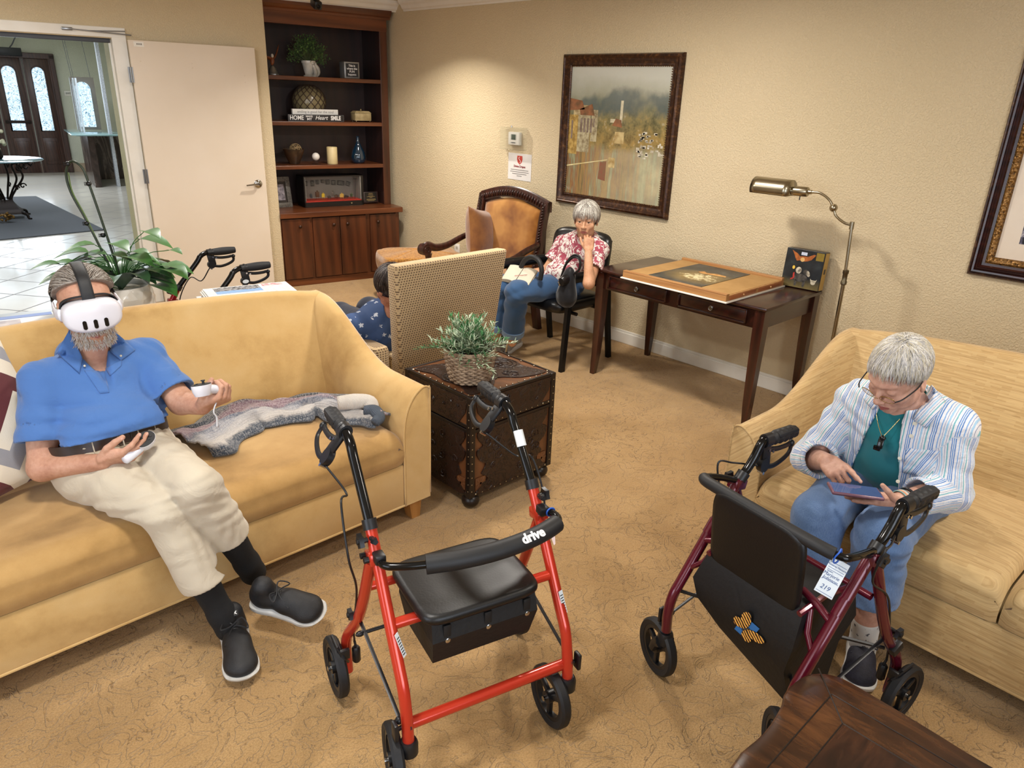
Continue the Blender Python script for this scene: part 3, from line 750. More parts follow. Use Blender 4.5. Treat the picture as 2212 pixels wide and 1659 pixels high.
# ---------------------------------------------------------------- leather studded trunk
M_trwood = wood('trunk_tan_leather', '#4A2A17', '#6E4427', 'Z', 0.6, 0.38)
M_trdark = NT('trunk_dark_leather'); t = M_trdark
sw = t.noise(17, 2, 0.5, None, 2.4); rl = t.ramp(t.math('ABSOLUTE', t.math('SUBTRACT', sw, 0.5)), [(0.0, (0, 0, 0, 1)), (0.05, (1, 1, 1, 1))])
t.set(col=t.mix(rl, hexc('#120A07'), hexc('#2A1811')), rough=0.38, spec=0.5); t.bump(rl, 0.5, 0.003); M_trdark = t.m
M_strip = mt('trunk_iron_strip', '#1D1310', 0.35, col2='#120B09')
M_stud = mt('brass_stud', '#C9C2AE', 0.25, 1.0)
def scallop(w, h, seed=0):
    """half-outline of the dark lobed overlay"""
    pts = [(0.42, 0.0), (0.47, 0.05), (0.42, 0.12), (0.40, 0.17), (0.33, 0.20), (0.36, 0.27), (0.41, 0.32), (0.37, 0.40), (0.36, 0.46), (0.42, 0.52), (0.46, 0.60), (0.47, 0.70), (0.40, 0.76), (0.44, 0.84), (0.47, 0.92), (0.46, 1.0)]
    s_ = spline([(x, y) for x, y in pts], 4)
    R_ = [(p[0]*w, p[1]*h) for p in s_]; L_ = [(-x, y) for x, y in R_][::-1]
    return R_+L_
def scrolls(b, w, h, M, rnd, n=9):
    for i in range(n):
        cx_ = rnd.uniform(-.33, .33)*w; cz = rnd.uniform(.1, .9)*h; s0 = rnd.uniform(.045, .08)*min(w, h)*1.2; d = rnd.choice((-1, 1)); ph = rnd.random()*6
        b.tube([M @ Vector((cx_+d*math.cos(ph+u*0.5)*s0*(1-u/18), cz+math.sin(ph+u*0.5)*s0*(1-u/18), 0.006)) for u in range(15)], 0.0035, 5)
tr = thing('trunk', 'dark studded leather trunk side table holding the wicker planter', 'trunk', (2.112, 2.40, 0), 0)
tw, td, z0, z1, zl = 0.505, 0.46, 0.07, 0.55, 0.40
b = MB(); b.b2(-tw/2, tw/2, -td/2, td/2, z0, zl-0.002, 0.004); obj('body', b, M_trwood, tr, smooth=False)
b = MB(); b.b2(-tw/2-0.003, tw/2+0.003, -td/2-0.003, td/2+0.003, zl, z1, 0.006); obj('lid', b, M_trwood, tr, smooth=False)
rnd = random.Random(3)
MF = Matrix(((1, 0, 0, 0), (0, 0, -1, -td/2-0.002), (0, 1, 0, 0), (0, 0, 0, 1)))         # front (-y)
ML = Matrix(((0, 0, -1, -tw/2-0.002), (-1, 0, 0, 0), (0, 1, 0, 0), (0, 0, 0, 1)))        # left (-x)
MR = Matrix(((0, 0, 1, tw/2+0.002), (1, 0, 0, 0), (0, 1, 0, 0), (0, 0, 0, 1)))
for M, w_ in ((MF, tw), (ML, td), (MR, td)):
    for (za, zb) in ((z0, zl-0.015), (zl+0.01, z1-0.012)):
        T = M @ Matrix.Translation((0, za, 0)); hgt = zb-za
        pl = scallop(w_*0.92, hgt) if hgt > 0.2 else [(x*w_*0.92, y*hgt) for x, y in ((-.5, 1), (-.47, .5), (-.40, .2), (-.36, 0), (.36, 0), (.40, .2), (.47, .5), (.5, 1))]
        b = MB(); b.prism(pl, 0.006, T); scrolls(b, w_, hgt, T, rnd, 14 if hgt > .2 else 7)
        obj('tooled_overlay', b, M_trdark, tr, ang=30)
    for sx in (-1, 1):
        b = MB(); T = M @ Matrix.Translation((sx*(w_/2-0.058), z0+0.055, 0))
        for q in range(4): b.box((0, 0, 0.003), (0.008, 0.062, 0.004), 0.001, Matrix.Rotation(q*PI/4, 3, 'Z')); 
        b.box((0, 0, 0.0015), (0.06, 0.06, 0.003), 0.001)
        b2_ = MB(); b2_.add(b.v, b.f, T); obj('corner_rosette', b2_, M_trwood, tr)
T = Matrix.Translation((0, 0, z1+0.0015))
b = MB(); pl = [(x-0.0, y) for x, y in [(-.25, -.22), (-.10, -.20), (0.0, -.13), (.10, -.20), (.25, -.22), (.22, -.10), (.235, 0.0), (.22, .10), (.25, .22), (.10, .20), (0, .14), (-.10, .20), (-.25, .22), (-.22, .10), (-.235, 0), (-.22, -.10)]]
pl = [tuple(p) for p in spline(pl, 4, True)]; b.prism([(x*0.92, y*0.92) for x, y in pl], 0.003, T)
for cx_ in (-.15, .0, .15):
    for k in range(3): b.tube([(cx_+math.cos(a)*0.02*(k+1), math.sin(a)*0.02*(k+1), z1+0.005) for a in np.linspace(0, 2*PI, 20)], 0.0022, 5)
scr = MB(); scrolls(b, 0.45, 0.36, Matrix.Translation((0, -0.18, z1)) , rnd, 14); obj('top_overlay', b, M_trdark, tr, ang=30)
b = MB()
e = 0.004
for sx in (-1, 1):
    for sy in (-1, 1): b.box((sx*(tw/2-0.006), sy*(td/2-0.006), (z0+z1)/2), (0.030, 0.030, z1-z0+0.006), 0.003)
for z in (z0+0.008, zl-0.010, zl+0.012, z1-0.004):
    hh = 0.016
    for sy in (-1, 1): b.box((0, sy*(td/2), z), (tw+0.01, 0.012, hh), 0.002)
    for sx in (-1, 1): b.box((sx*(tw/2), 0, z), (0.012, td+0.01, hh), 0.002)
obj('edge_strip', b, M_strip, tr, smooth=False)
st = MB(); st.ell((0, 0, 0), (0.0046, 0.0046, 0.003), None, 8, 5); sp0 = None
pos = []
for z in np.linspace(z0+0.03, z1-0.03, 13):
    pos += [(-tw/2-0.007, -td/2+0.004, z, 'L'), (-tw/2+0.004, -td/2-0.007, z, 'F'), (tw/2-0.004, -td/2-0.007, z, 'F')]
for i in range(13):
    x = -tw/2+0.03+i*(tw-0.06)/12; pos += [(x, -td/2-0.006, zl+0.014, 'F'), (x, -td/2-0.006, z0+0.008, 'F'), (x, -td/2+0.012, z1+0.003, 'T')]
for i in range(10):
    y = -td/2+0.03+i*(td-0.06)/9; pos += [(-tw/2+0.012, y, z1+0.003, 'T')]
    pos += [(tw/2-0.012, y, z1+0.003, 'T')] if i % 2 == 0 else []
for (x, y, z, f) in pos[:100]:
    if sp0 is None: sp0 = obj('stud', st, M_stud, tr); o = sp0
    else: o = sp0.copy(); COL.objects.link(o); o.parent = tr
    o.location = (x, y, z); o.rotation_euler = {'L': (0, PI/2, 0), 'F': (PI/2, 0, 0), 'T': (0, 0, 0)}[f]
for sx in (-1, 1):
    for sy in (-1, 1):
        b = MB(); b.ell((sx*(tw/2-0.03), sy*(td/2-0.03), 0.036), (0.042, 0.042, 0.035)); obj('bun_foot', b, M_strip, tr)

# ---------------------------------------------------------------- wicker planter
M_wick = mt('wicker', '#A08A72', 0.6, col2='#6E5844', vs=30, bump=0.3, bs=200)
def planter():
    P = thing('wicker_planter', 'woven brown wicker basket planter on the studded trunk', 'planter', (1.99, 2.335, 0.557), 0)
    H, r0, r1 = 0.145, 0.082, 0.108
    for j in range(15):
        z = 0.008+j*(H-0.014)/14; f = z/H; r = r0+(r1-r0)*min(1, f*1.3)**0.7
        pts = []
        for i in range(96):
            a = 2*PI*i/96; rr = r+0.0045*math.sin(a*16+(PI if j % 2 else 0)); pts.append((rr*math.cos(a), rr*math.sin(a), z+0.0015*math.sin(a*5+j)))
        b = MB(); b.tube(pts, 0.0056, 6, closed=True); obj('weave_strand', b, M_wick, P, ang=180)
    b = MB()
    for i in range(32):
        a = 2*PI*(i+0.25)/32; b.tube([((r0+(r1-r0)*min(1, f*1.3)**0.7)*math.cos(a), (r0+(r1-r0)*min(1, f*1.3)**0.7)*math.sin(a), f*H) for f in (0.02, .3, .6, 1)], 0.0045, 5)
    obj('stake', b, M_wick, P, ang=180)
    b = MB()
    for k in range(3): b.tube([((r1+0.003)*math.cos(a), (r1+0.003)*math.sin(a), H+0.002+0.0045*math.sin(a*14+k*2.1)) for a in np.linspace(0, 2*PI, 120, endpoint=False)], 0.005, 6, closed=True)
    obj('rim', b, M_wick, P, ang=180)
    b = MB(); b.lathe([(0, 0.0), (r0-0.004, 0.0), (r1-0.006, H-0.012), (0, H-0.006)], 32); obj('soil', b, mt('soil', '#2A1D14', 0.9, bump=0.5, bs=90), P)
    return P
planter()
def leafmat(name, c1, c2, rough=0.5):
    t = NT(name); t.set(col=t.mix(t.noise(14, 2), hexc(c1), hexc(c2)), rough=rough, spec=0.3, sheen=0.1); return t.m
def leaf(b, base, d, up, L, w, curl=0.25, n=4, fold=0.15):
    d = Vector(d).normalized(); s_ = d.cross(Vector(up)); s_ = s_.normalized() if s_.length > 1e-3 else Vector((1, 0, 0)); nn = s_.cross(d)
    vs = []; fs = []
    for i in range(n+1):
        u = i/n; wd = w*math.sin(PI*min(0.97, 0.06+u*0.94)**0.8)**0.9; c = Vector(base)+d*(L*u)-nn*(-curl*L*u*u) 
        c = Vector(base)+d*(L*u)+nn*(-curl*L*u*u)
        vs += [c-s_*wd/2+nn*fold*wd, c, c+s_*wd/2+nn*fold*wd]
    for i in range(n):
        a = i*3; fs += [(a, a+1, a+4, a+3), (a+1, a+2, a+5, a+4)]
    b.add(vs, fs)
pp = thing('rosemary_plant', 'bushy silvery green foliage plant growing in the wicker planter', 'plant', (1.99, 2.335, 0.70), 0)
rnd = random.Random(11)
bl, bd, bs_ = MB(), MB(), MB()
for i in range(150):
    a = rnd.random()*2*PI; el = rnd.uniform(0.25, 1.45); L = rnd.uniform(0.10, 0.185)*(1.0 if el > .6 else 0.95)
    if i < 6: a, el, L = -1.9+rnd.uniform(-.5, .3), rnd.uniform(-.15, .25), 0.19
    dx, dy, dz = math.cos(a)*math.cos(el), math.sin(a)*math.cos(el), math.sin(el)
    P0 = Vector((rnd.uniform(-.05, .05), rnd.uniform(-.05, .05), 0.0)); D_ = Vector((dx, dy, dz)); pts = []
    for k in range(6): u = k/5; pts.append(P0+D_*(L*u)+Vector((dx*.25, dy*.25, -.18))*(L*u*u))
    bs_.tube(pts, [0.0016, 0.0008], 4, caps=False)
    silver = rnd.random() < 0.58
    bb = bl if silver else bd
    for k in range(7 if i < 6 or el < 1.1 else 8):
        u = 0.25+0.75*(k/7); p = P0+D_*(L*u)+Vector((dx*.25, dy*.25, -.18))*(L*u*u)
        for s_ in (-1, 1):
            th = rnd.random()*6.28; ld = (D_*0.8+Vector((math.cos(th), math.sin(th), rnd.uniform(-.2, .8)))*0.65)
            leaf(bb, p, ld, (0, 0, 1), rnd.uniform(.018, .038), rnd.uniform(.0055, .008) if silver else rnd.uniform(.005, .008), 0.15, 2)
obj('stems', bs_, mt('herb_stem', '#5F6B45', 0.7), pp, ang=180)
obj('leaves', bd, leafmat('herb_green', '#2C6A3A', '#4D8A50'), pp, ang=180)
obj('leaves', bl, leafmat('herb_silver', '#7F9A74', '#C4D0B8'), pp, ang=180, label='silvery grey leaves')

# ---------------------------------------------------------------- writing desk
M_esp = wood('espresso_wood', '#1C0A07', '#391710', 'X', 0.8, 0.22, 0.4)
M_espz = wood('espresso_wood_leg', '#24100B', '#431E14', 'Z', 0.8, 0.25, 0.4)
dk = thing('writing_desk', 'dark espresso wooden desk with two drawers against the right wall', 'desk', (3.97, 2.42, 0), 0)
dx0, dx1, dy0, dy1 = -0.34, 0.33, -0.615, 0.60     # top: x depth (toward wall +), y length
b = MB(); b.b2(dx0, dx1, dy0, dy1, 0.708, 0.730, 0.008); obj('desk_top', b, M_esp, dk)
lx0, lx1, ly0, ly1 = -0.30, 0.29, -0.575, 0.56
for lx in (lx0, lx1):
    for ly in (ly0, ly1):
        b = MB(); sx = 1 if lx > 0 else -1; sy = 1 if ly > 0 else -1
        def sq(cx_, cy_, z, w_): return [(cx_-w_, cy_-w_, z), (cx_+w_, cy_-w_, z), (cx_+w_, cy_+w_, z), (cx_-w_, cy_+w_, z)]
        b.loft([sq(lx+sx*-.0, ly, 0.706, 0.030), sq(lx, ly, 0.58, 0.030), sq(lx, ly, 0.40, 0.027), sq(lx+sx*0.004, ly+sy*0.004, 0.15, 0.022), sq(lx+sx*0.012, ly+sy*0.012, 0.0, 0.016)])
        obj('leg', b, M_espz, dk, smooth=False)
b = MB()
b.b2(lx0-0.015, lx0+0.005, ly0, ly1, 0.60, 0.708); b.b2(lx1-0.005, lx1+0.015, ly0, ly1, 0.60, 0.708)
b.b2(lx0, lx1, ly0-0.012, ly0+0.006, 0.60, 0.708); b.b2(lx0, lx1, ly1-0.006, ly1+0.012, 0.60, 0.708)
obj('apron', b, M_esp, dk, smooth=False)
for (ya, yb) in ((-0.50, -0.045), (0.035, 0.49)):
    b = MB(); b.b2(lx0-0.028, lx0-0.010, ya, yb, 0.615, 0.698, 0.003)
    for (c0, c1, c2, c3) in ((ya, yb, 0.615, 0.625), (ya, yb, 0.688, 0.698), (ya, ya+0.012, 0.615, 0.698), (yb-0.012, yb, 0.615, 0.698)): b.b2(lx0-0.036, lx0-0.026, c0, c1, c2, c3, 0.003)
    d_ = obj('drawer', b, M_esp, dk)
    b = MB(); yc = (ya+yb)/2; b.lathe([(0, 0), (0.013, 0), (0.013, 0.004), (0.008, 0.006), (0.0, 0.006)], 18, Matrix.Translation((lx0-0.028, yc, 0.657)) @ Matrix.Rotation(-PI/2, 4, 'Y'))
    b.tube([(lx0-0.036, yc+0.012*math.cos(a), 0.655+0.012*math.sin(a)) for a in np.linspace(0, 2*PI, 18, endpoint=False)], 0.0018, 6, closed=True)
    obj('ring_pull', b, mt('pewter', '#8B8A86', 0.3, 1.0), d_)
# wooden puzzle board on white felt
M_pine = wood('puzzle_board_wood', '#9E6C3E', '#B38450', 'Y', 0.9, 0.5)
M_kraft = mt('puzzle_felt', '#B08A55', 0.85, col2='#A57F4B', vs=12)
pb = thing('puzzle_board', 'flat wooden jigsaw board with a half dark puzzle on the desk', 'puzzle board', (3.868, 2.35, 0.7305), 0)
b = MB(); b.b2(-0.335, 0.33, -0.355, 0.385, 0, 0.008, 0.002); obj('backing_board', b, M_white, pb)
b = MB(); b.b2(-0.325, 0.322, -0.345, 0.375, 0.008, 0.040, 0.002); obj('case', b, M_pine, pb, smooth=False)
b = MB(); b.b2(-0.30, 0.298, -0.335, 0.365, 0.040, 0.0415); obj('felt_surface', b, M_kraft, pb, smooth=False)
for (a, c, d_, e_) in ((-0.325, -0.295, -0.345, 0.375), (0.297, 0.322, -0.345, 0.375)):
    b = MB(); b.b2(a, c, d_, e_, 0.040, 0.050 if a < 0 else 0.056, 0.002); obj('rim', b, M_pine, pb)
for (a, c) in ((-0.29, -0.01), (0.02, 0.29)):
    b = MB(); b.b2(a, c, -0.3475, -0.343, 0.012, 0.035, 0.001); dd = obj('tray_drawer', b, wood('tray_wood', '#8A4A26', '#A8643A', 'X', 1, 0.4), pb)
    b = MB(); b.ell(((a+c)/2, -0.351, 0.024), 0.006); obj('knob', b, M_pine, dd)
# jigsaw picture: dark night scene with pale riders and golden ground
t = NT('jigsaw_picture'); v = t.coord(); X, Y, Z = t.sep()
n1 = t.noise(9, 5, 0.65); n2 = t.noise(26, 4, 0.7)
glow = t.math('SUBTRACT', 1.0, t.math('MULTIPLY', t.math('ADD', t.math('POWER', t.math('ABSOLUTE', t.math('DIVIDE', t.math('ADD', X, 0.06), 0.17)), 2.0), t.math('POWER', t.math('ABSOLUTE', t.math('DIVIDE', Y, 0.22)), 2.0)), 0.8), clamp=True)
base = t.ramp(n1, [(0.35, hexc('#17181A')), (0.6, hexc('#3A3D3C')), (0.75, hexc('#5C625F'))])
base = t.mix(t.math('MULTIPLY', glow, n1), base, hexc('#B79340'))
spk = t.ramp(t.math('MULTIPLY', n2, glow), [(0.40, (0, 0, 0, 1)), (0.5, (1, 1, 1, 1))])
base = t.mix(spk, base, hexc('#E5D8AC')); vz = t.voro(48, None, 'DISTANCE_TO_EDGE')
base = t.mix(t.ramp(vz, [(0.02, (0.35, 0.35, 0.35, 1)), (0.05, (0, 0, 0, 1))]), base, hexc('#0A0A0A'))
t.set(col=base, rough=0.35); t.bump(vz, 0.2, 0.0005)
jg = thing('jigsaw_puzzle', 'partly finished dark fantasy jigsaw lying on the wooden puzzle board', 'jigsaw puzzle', (3.868, 2.35, 0.7722), 0)
b = MB(); b.b2(-0.285, 0.275, -0.145, 0.225, 0, 0.0022); obj('assembled_pieces', b, t.m, jg, smooth=False)
b = MB(); b.prism([(0.06, 0.09), (0.10, 0.07), (0.07, 0.03), (0.10, -0.02), (0.09, -0.09), (0.065, -0.10), (0.05, 0.0), (0.04, 0.05)], 0.0006, Matrix.Translation((0, 0, 0.0022))); obj('creature_figure', b, mt('puzzle_orange', '#B5763A', 0.4, col2='#D8A860', vs=40), jg)
# puzzle box
def boxart():
    t = NT('box_art'); X, Y, Z = t.sep(); n1 = t.noise(14, 5, 0.6)
    base = t.ramp(n1, [(0.35, hexc('#101418')), (0.6, hexc('#22292E')), (0.8, hexc('#3B4444'))])
    gr = t.ramp(Z, [(0.0, (1, 1, 1, 1)), (0.065, (0, 0, 0, 1))])
    base = t.mix(t.math('MULTIPLY', gr, n1), base, hexc('#A08A4A')); t.set(col=base, rough=0.3); return t.m
bx = thing('puzzle_box', 'black puzzle box with bat and animal picture leaning by the desk corner', 'box', (4.262, 1.925, 0.7305), math.radians(4))
Rt = Matrix.Rotation(math.radians(4), 4, 'Y')
b = MB(); b.b2(-0.035, 0.035, -0.115, 0.115, 0, 0.228, 0.001); q = MB(); q.add(b.v, b.f, Rt); obj('carton', q, mt('black_carton', '#14161A', 0.35), bx, smooth=False)
FM = Rt @ Matrix(((0, 0, -1, -0.0355), (-1, 0, 0, 0), (0, 1, 0, 0), (0, 0, 0, 1)))
b = MB(); b.prism([(-0.113, 0.002), (0.113, 0.002), (0.113, 0.226), (-0.113, 0.226)], 0.0006, FM); obj('cover_art', b, boxart(), bx, smooth=False)
def art(name, polys, col, dz, c2=None):
    b = MB()
    for p in polys: b.prism(p, 0.0004, FM @ Matrix.Translation((0, 0, dz)))
    obj(name, b, mt('print_'+name, col, 0.35, col2=c2, vs=60), bx, smooth=False)
def blob(cx_, cz, rx, rz_, n=14, rot=0.0): return [(cx_+rx*math.cos(2*PI*i/n)*math.cos(rot)-rz_*math.sin(2*PI*i/n)*math.sin(rot), cz+rx*math.cos(2*PI*i/n)*math.sin(rot)+rz_*math.sin(2*PI*i/n)*math.cos(rot)) for i in range(n)]
art('printed_bat', [[(-0.02, 0.165), (-0.045, 0.158), (-0.055, 0.172), (-0.070, 0.20), (-0.082, 0.218), (-0.045, 0.200), (-0.030, 0.185), (-0.018, 0.19), (-0.005, 0.19), (0.02, 0.192), (0.05, 0.208), (0.062, 0.206), (0.040, 0.175), (0.02, 0.165), (0.0, 0.160)]], '#B5682E', 0.0008, '#8A4A20')
art('printed_bat_head', [blob(-0.012, 0.170, 0.013, 0.013)], '#D9B070', 0.0012)
art('printed_animal', [blob(-0.005, 0.062, 0.042, 0.024), blob(0.026, 0.098, 0.020, 0.016, rot=-.5), blob(-0.03, 0.03, 0.008, 0.02), blob(0.02, 0.03, 0.008, 0.022)], '#55504A', 0.0008, '#2E2C2A')
art('printed_face', [blob(0.038, 0.092, 0.010, 0.018, rot=.4), blob(-0.022, 0.105, 0.018, 0.020)], '#CFC6B0', 0.0012, '#6A6256')
art('printed_lantern', [blob(-0.055, 0.118, 0.008, 0.011)], '#E6C24C', 0.0012)
art('printed_rider', [[(-0.052, 0.085), (-0.044, 0.09), (-0.040, 0.06), (-0.046, 0.05), (-0.064, 0.042), (-0.060, 0.052), (-0.050, 0.056)]], '#B8352E', 0.0012)
art('printed_small_animal', [blob(0.075, 0.045, 0.014, 0.012), [(0.06, 0.05), (0.055, 0.068), (0.064, 0.06), (0.088, 0.06), (0.096, 0.068), (0.09, 0.05)]], '#C8BFA8', 0.0008)
art('gold_corner_label', [[(0.065, 0.176), (0.110, 0.176), (0.110, 0.222), (0.065, 0.222)]], '#8A7326', 0.0010)
art('price_sticker', [[(-0.025, 0.196), (0.01, 0.196), (0.01, 0.214), (-0.025, 0.214)]], '#C8D2E6', 0.0016)
b = MB(); b.b2(-0.030, 0.030, -0.1162, -0.1148, 0.004, 0.224); q = MB(); q.add(b.v, b.f, Rt); obj('side_panel', q, mt('carton_gold', '#B8964A', 0.4), bx, smooth=False)
b = MB(); b.b2(-0.012, 0.012, -0.1170, -0.1160, 0.10, 0.13, 0.0); q = MB(); q.add(b.v, b.f, Rt); obj('closure', q, mt('black_carton', '#14161A', 0.35), bx, smooth=False)

# ---------------------------------------------------------------- brass reading lamp
M_brass = NT('antique_brass'); t = M_brass; t.set(col=t.mix(t.noise(8, 2), hexc('#BBB4A0'), hexc('#928A76')), rough=0.24, metal=1.0); M_brass = t.m
lp = thing('floor_lamp', 'antique brass pharmacy floor lamp arching over the desk end', 'floor lamp', (4.05, 1.585, 0), 0)
b = MB(); b.lathe([(0, 0), (0.125, 0), (0.125, 0.012), (0.115, 0.022), (0.03, 0.032), (0.012, 0.05), (0, 0.05)], 40); obj('base', b, M_brass, lp)
b = MB(); b.cyl((0, 0, 0.04), (0, 0.012, 0.88), 0.0105); b.cyl((0.0, 0.012, 0.88), (0.0, 0.03, 1.165), 0.0085); obj('pole', b, M_brass, lp)
b = MB(); b.lathe([(0.012, 0), (0.016, 0.004), (0.016, 0.02), (0.013, 0.024), (0.013, 0.06), (0.016, 0.064), (0.016, 0.08), (0.011, 0.084)], 20, Matrix.Translation((0, 0.012, 0.845))); obj('height_collar', b, mt('bronze_collar', '#6E6450', 0.35, 0.9), lp)
b = MB(); b.cyl((0, 0.03, 1.145), (0, 0.031, 1.185), 0.012); obj('swivel', b, M_brass, lp)
arm = spline([(0, 0.03, 1.168), (0, 0.075, 1.175), (0, 0.125, 1.205), (0.0, 0.145, 1.242), (0, 0.180, 1.285), (0, 0.235, 1.312), (0, 0.285, 1.312)], 8)
b = MB(); b.tube(arm, 0.007, 12); obj('arm', b, M_brass, lp)
b = MB(); b.ell((0, 0.146, 1.244), 0.018); b.tube([(-0.006, 0.146, 1.244), (0.006, 0.146, 1.244)], 0.021, 16); obj('arm_joint', b, M_brass, lp)
b = MB(); b.lathe([(0.006, 0), (0.012, 0.003), (0.012, 0.02), (0.024, 0.024), (0.027, 0.03), (0.027, 0.10), (0.022, 0.104), (0.022, 0.13)], 24, Matrix.Translation((0, 0.28, 1.312)) @ Matrix.Rotation(-PI/2-0.04, 4, 'X')); obj('lamp_socket', b, M_brass, lp)
b = MB(); b.cyl((0, 0.345, 1.288), (-0.002, 0.345, 1.262), 0.003); obj('switch', b, mt('black_plastic', '#15161A', 0.4), lp)
b = MB()
def shade(u, v):
    a = -0.15*PI+u*1.30*PI; y = 0.40+v*0.225; r = 0.062; bulge = 1.0
    x = -math.cos(a)*r*bulge; z = math.sin(a)*r*0.95
    return (x, y, 1.305+z)
b.grid(shade, 32, 8); 
for yy in (0.40,):
    ring = [shade(i/32, 0) for i in range(33)]; b.add(ring, [tuple(range(33))])
o = obj('lamp_shade', b, M_brass, lp, ang=50); md = o.modifiers.new('th', 'SOLIDIFY'); md.thickness = 0.003; md.offset = 0
# ---------------------------------------------------------------- rollator walkers
def paint(name, c, rough=0.22):
    t = NT(name); t.set(col=t.mix(t.noise(5, 2), hexc(c), tuple(x*0.9 for x in hexc(c)[:3])+(1,)), rough=rough, coat=0.4, coatr=0.1, metal=0.25); return t.m
M_red = paint('red_enamel', '#CB3823'); M_maroon = paint('maroon_enamel', '#5E1024'); M_red2 = paint('dark_red_enamel', '#8A1420')
M_blk = mt('gloss_black_tube', '#0E0E10', 0.16, 0.3)
M_plas = mt('black_plastic', '#15161A', 0.42, col2='#1D1E22')
M_rub = mt('black_rubber', '#16171B', 0.6, bump=0.2, bs=150)
M_foam = mt('black_foam', '#191A1D', 0.55, bump=0.15, bs=400)
M_vinyl = mt('black_vinyl', '#09090B', 0.42, bump=0.25, bs=160, bd=0.0015)
M_nylon = mt('black_nylon', '#070709', 0.6, bump=0.3, bs=60, bd=0.004)
M_bolt = mt('chrome_bolt', '#C8C8C8', 0.15, 1.0)
M_tagw = mt('white_tag', '#E8EEF2', 0.5, col2='#DDE5EA')
M_ink = mt('ink', '#333333', 0.6)
def wheel(parent, c, ax, r=0.095, sp=3):
    """tyre, spoked rim and axle, disc normal = ax"""
    M = frame4(c, Vector(ax).cross((0, 0, 1)) if abs(Vector(ax).z) < .9 else (1, 0, 0), ax)
    b = MB(); b.lathe([(r-0.022, -0.012), (r-0.006, -0.016), (r, -0.009), (r, 0.009), (r-0.006, 0.016), (r-0.022, 0.012), (r-0.024, 0.0), (r-0.022, -0.012)], 40, M, cap=False)
    wh = obj('wheel', b, M_rub, parent)
    b = MB(); b.lathe([(r-0.034, -0.010), (r-0.020, -0.011), (r-0.020, 0.011), (r-0.034, 0.010), (r-0.034, -0.010)], 36, M, cap=False)
    b.lathe([(0, -0.016), (0.019, -0.016), (0.019, 0.016), (0, 0.016)], 20, M)
    for k in range(sp*2 if sp > 3 else 6):
        if sp == 3 and k % 2: continue
        a = k*PI/3; q = MB(); q.box((0, (r-0.02)/2+0.006, 0), (0.016, r-0.035, 0.014), 0.003); 
        b.add(q.v, q.f, M @ Matrix.Rotation(a, 4, 'Z')); 
        if sp == 3:
            for s_ in (-1, 1):
                q = MB(); q.box((0, r*0.55, 0), (0.008, r*0.55, 0.01), 0.002, Matrix.Rotation(s_*0.22, 3, 'Z')); 
    obj('rim', b, M_plas, wh)
    b = MB(); b.lathe([(0, -0.026), (0.008, -0.026), (0.008, 0.026), (0, 0.026)], 12, M); obj('axle', b, M_bolt, wh)
    return wh
def star_knob(parent, c, d, r=0.017):
    b = MB(); M = frame4(c, (0, 0, 1), d)
    pts = [((r*(1.0 if i % 2 else 0.72))*math.cos(2*PI*i/10), (r*(1.0 if i % 2 else 0.72))*math.sin(2*PI*i/10)) for i in range(10)]
    b.prism(pts, 0.012, M); b.cyl(M @ Vector((0, 0, -0.02)), M @ Vector((0, 0, 0.016)), 0.007); obj('star_knob', b, M_plas, parent)
def thing_rot(o, c, a, k):
    c = Vector((c[0], 0, c[2])); o.matrix_basis = Matrix.Translation(c) @ Matrix.Rotation(a, 4, 'Y') @ Matrix.Diagonal((1, 1, k, 1)) @ Matrix.Translation(-c); return o
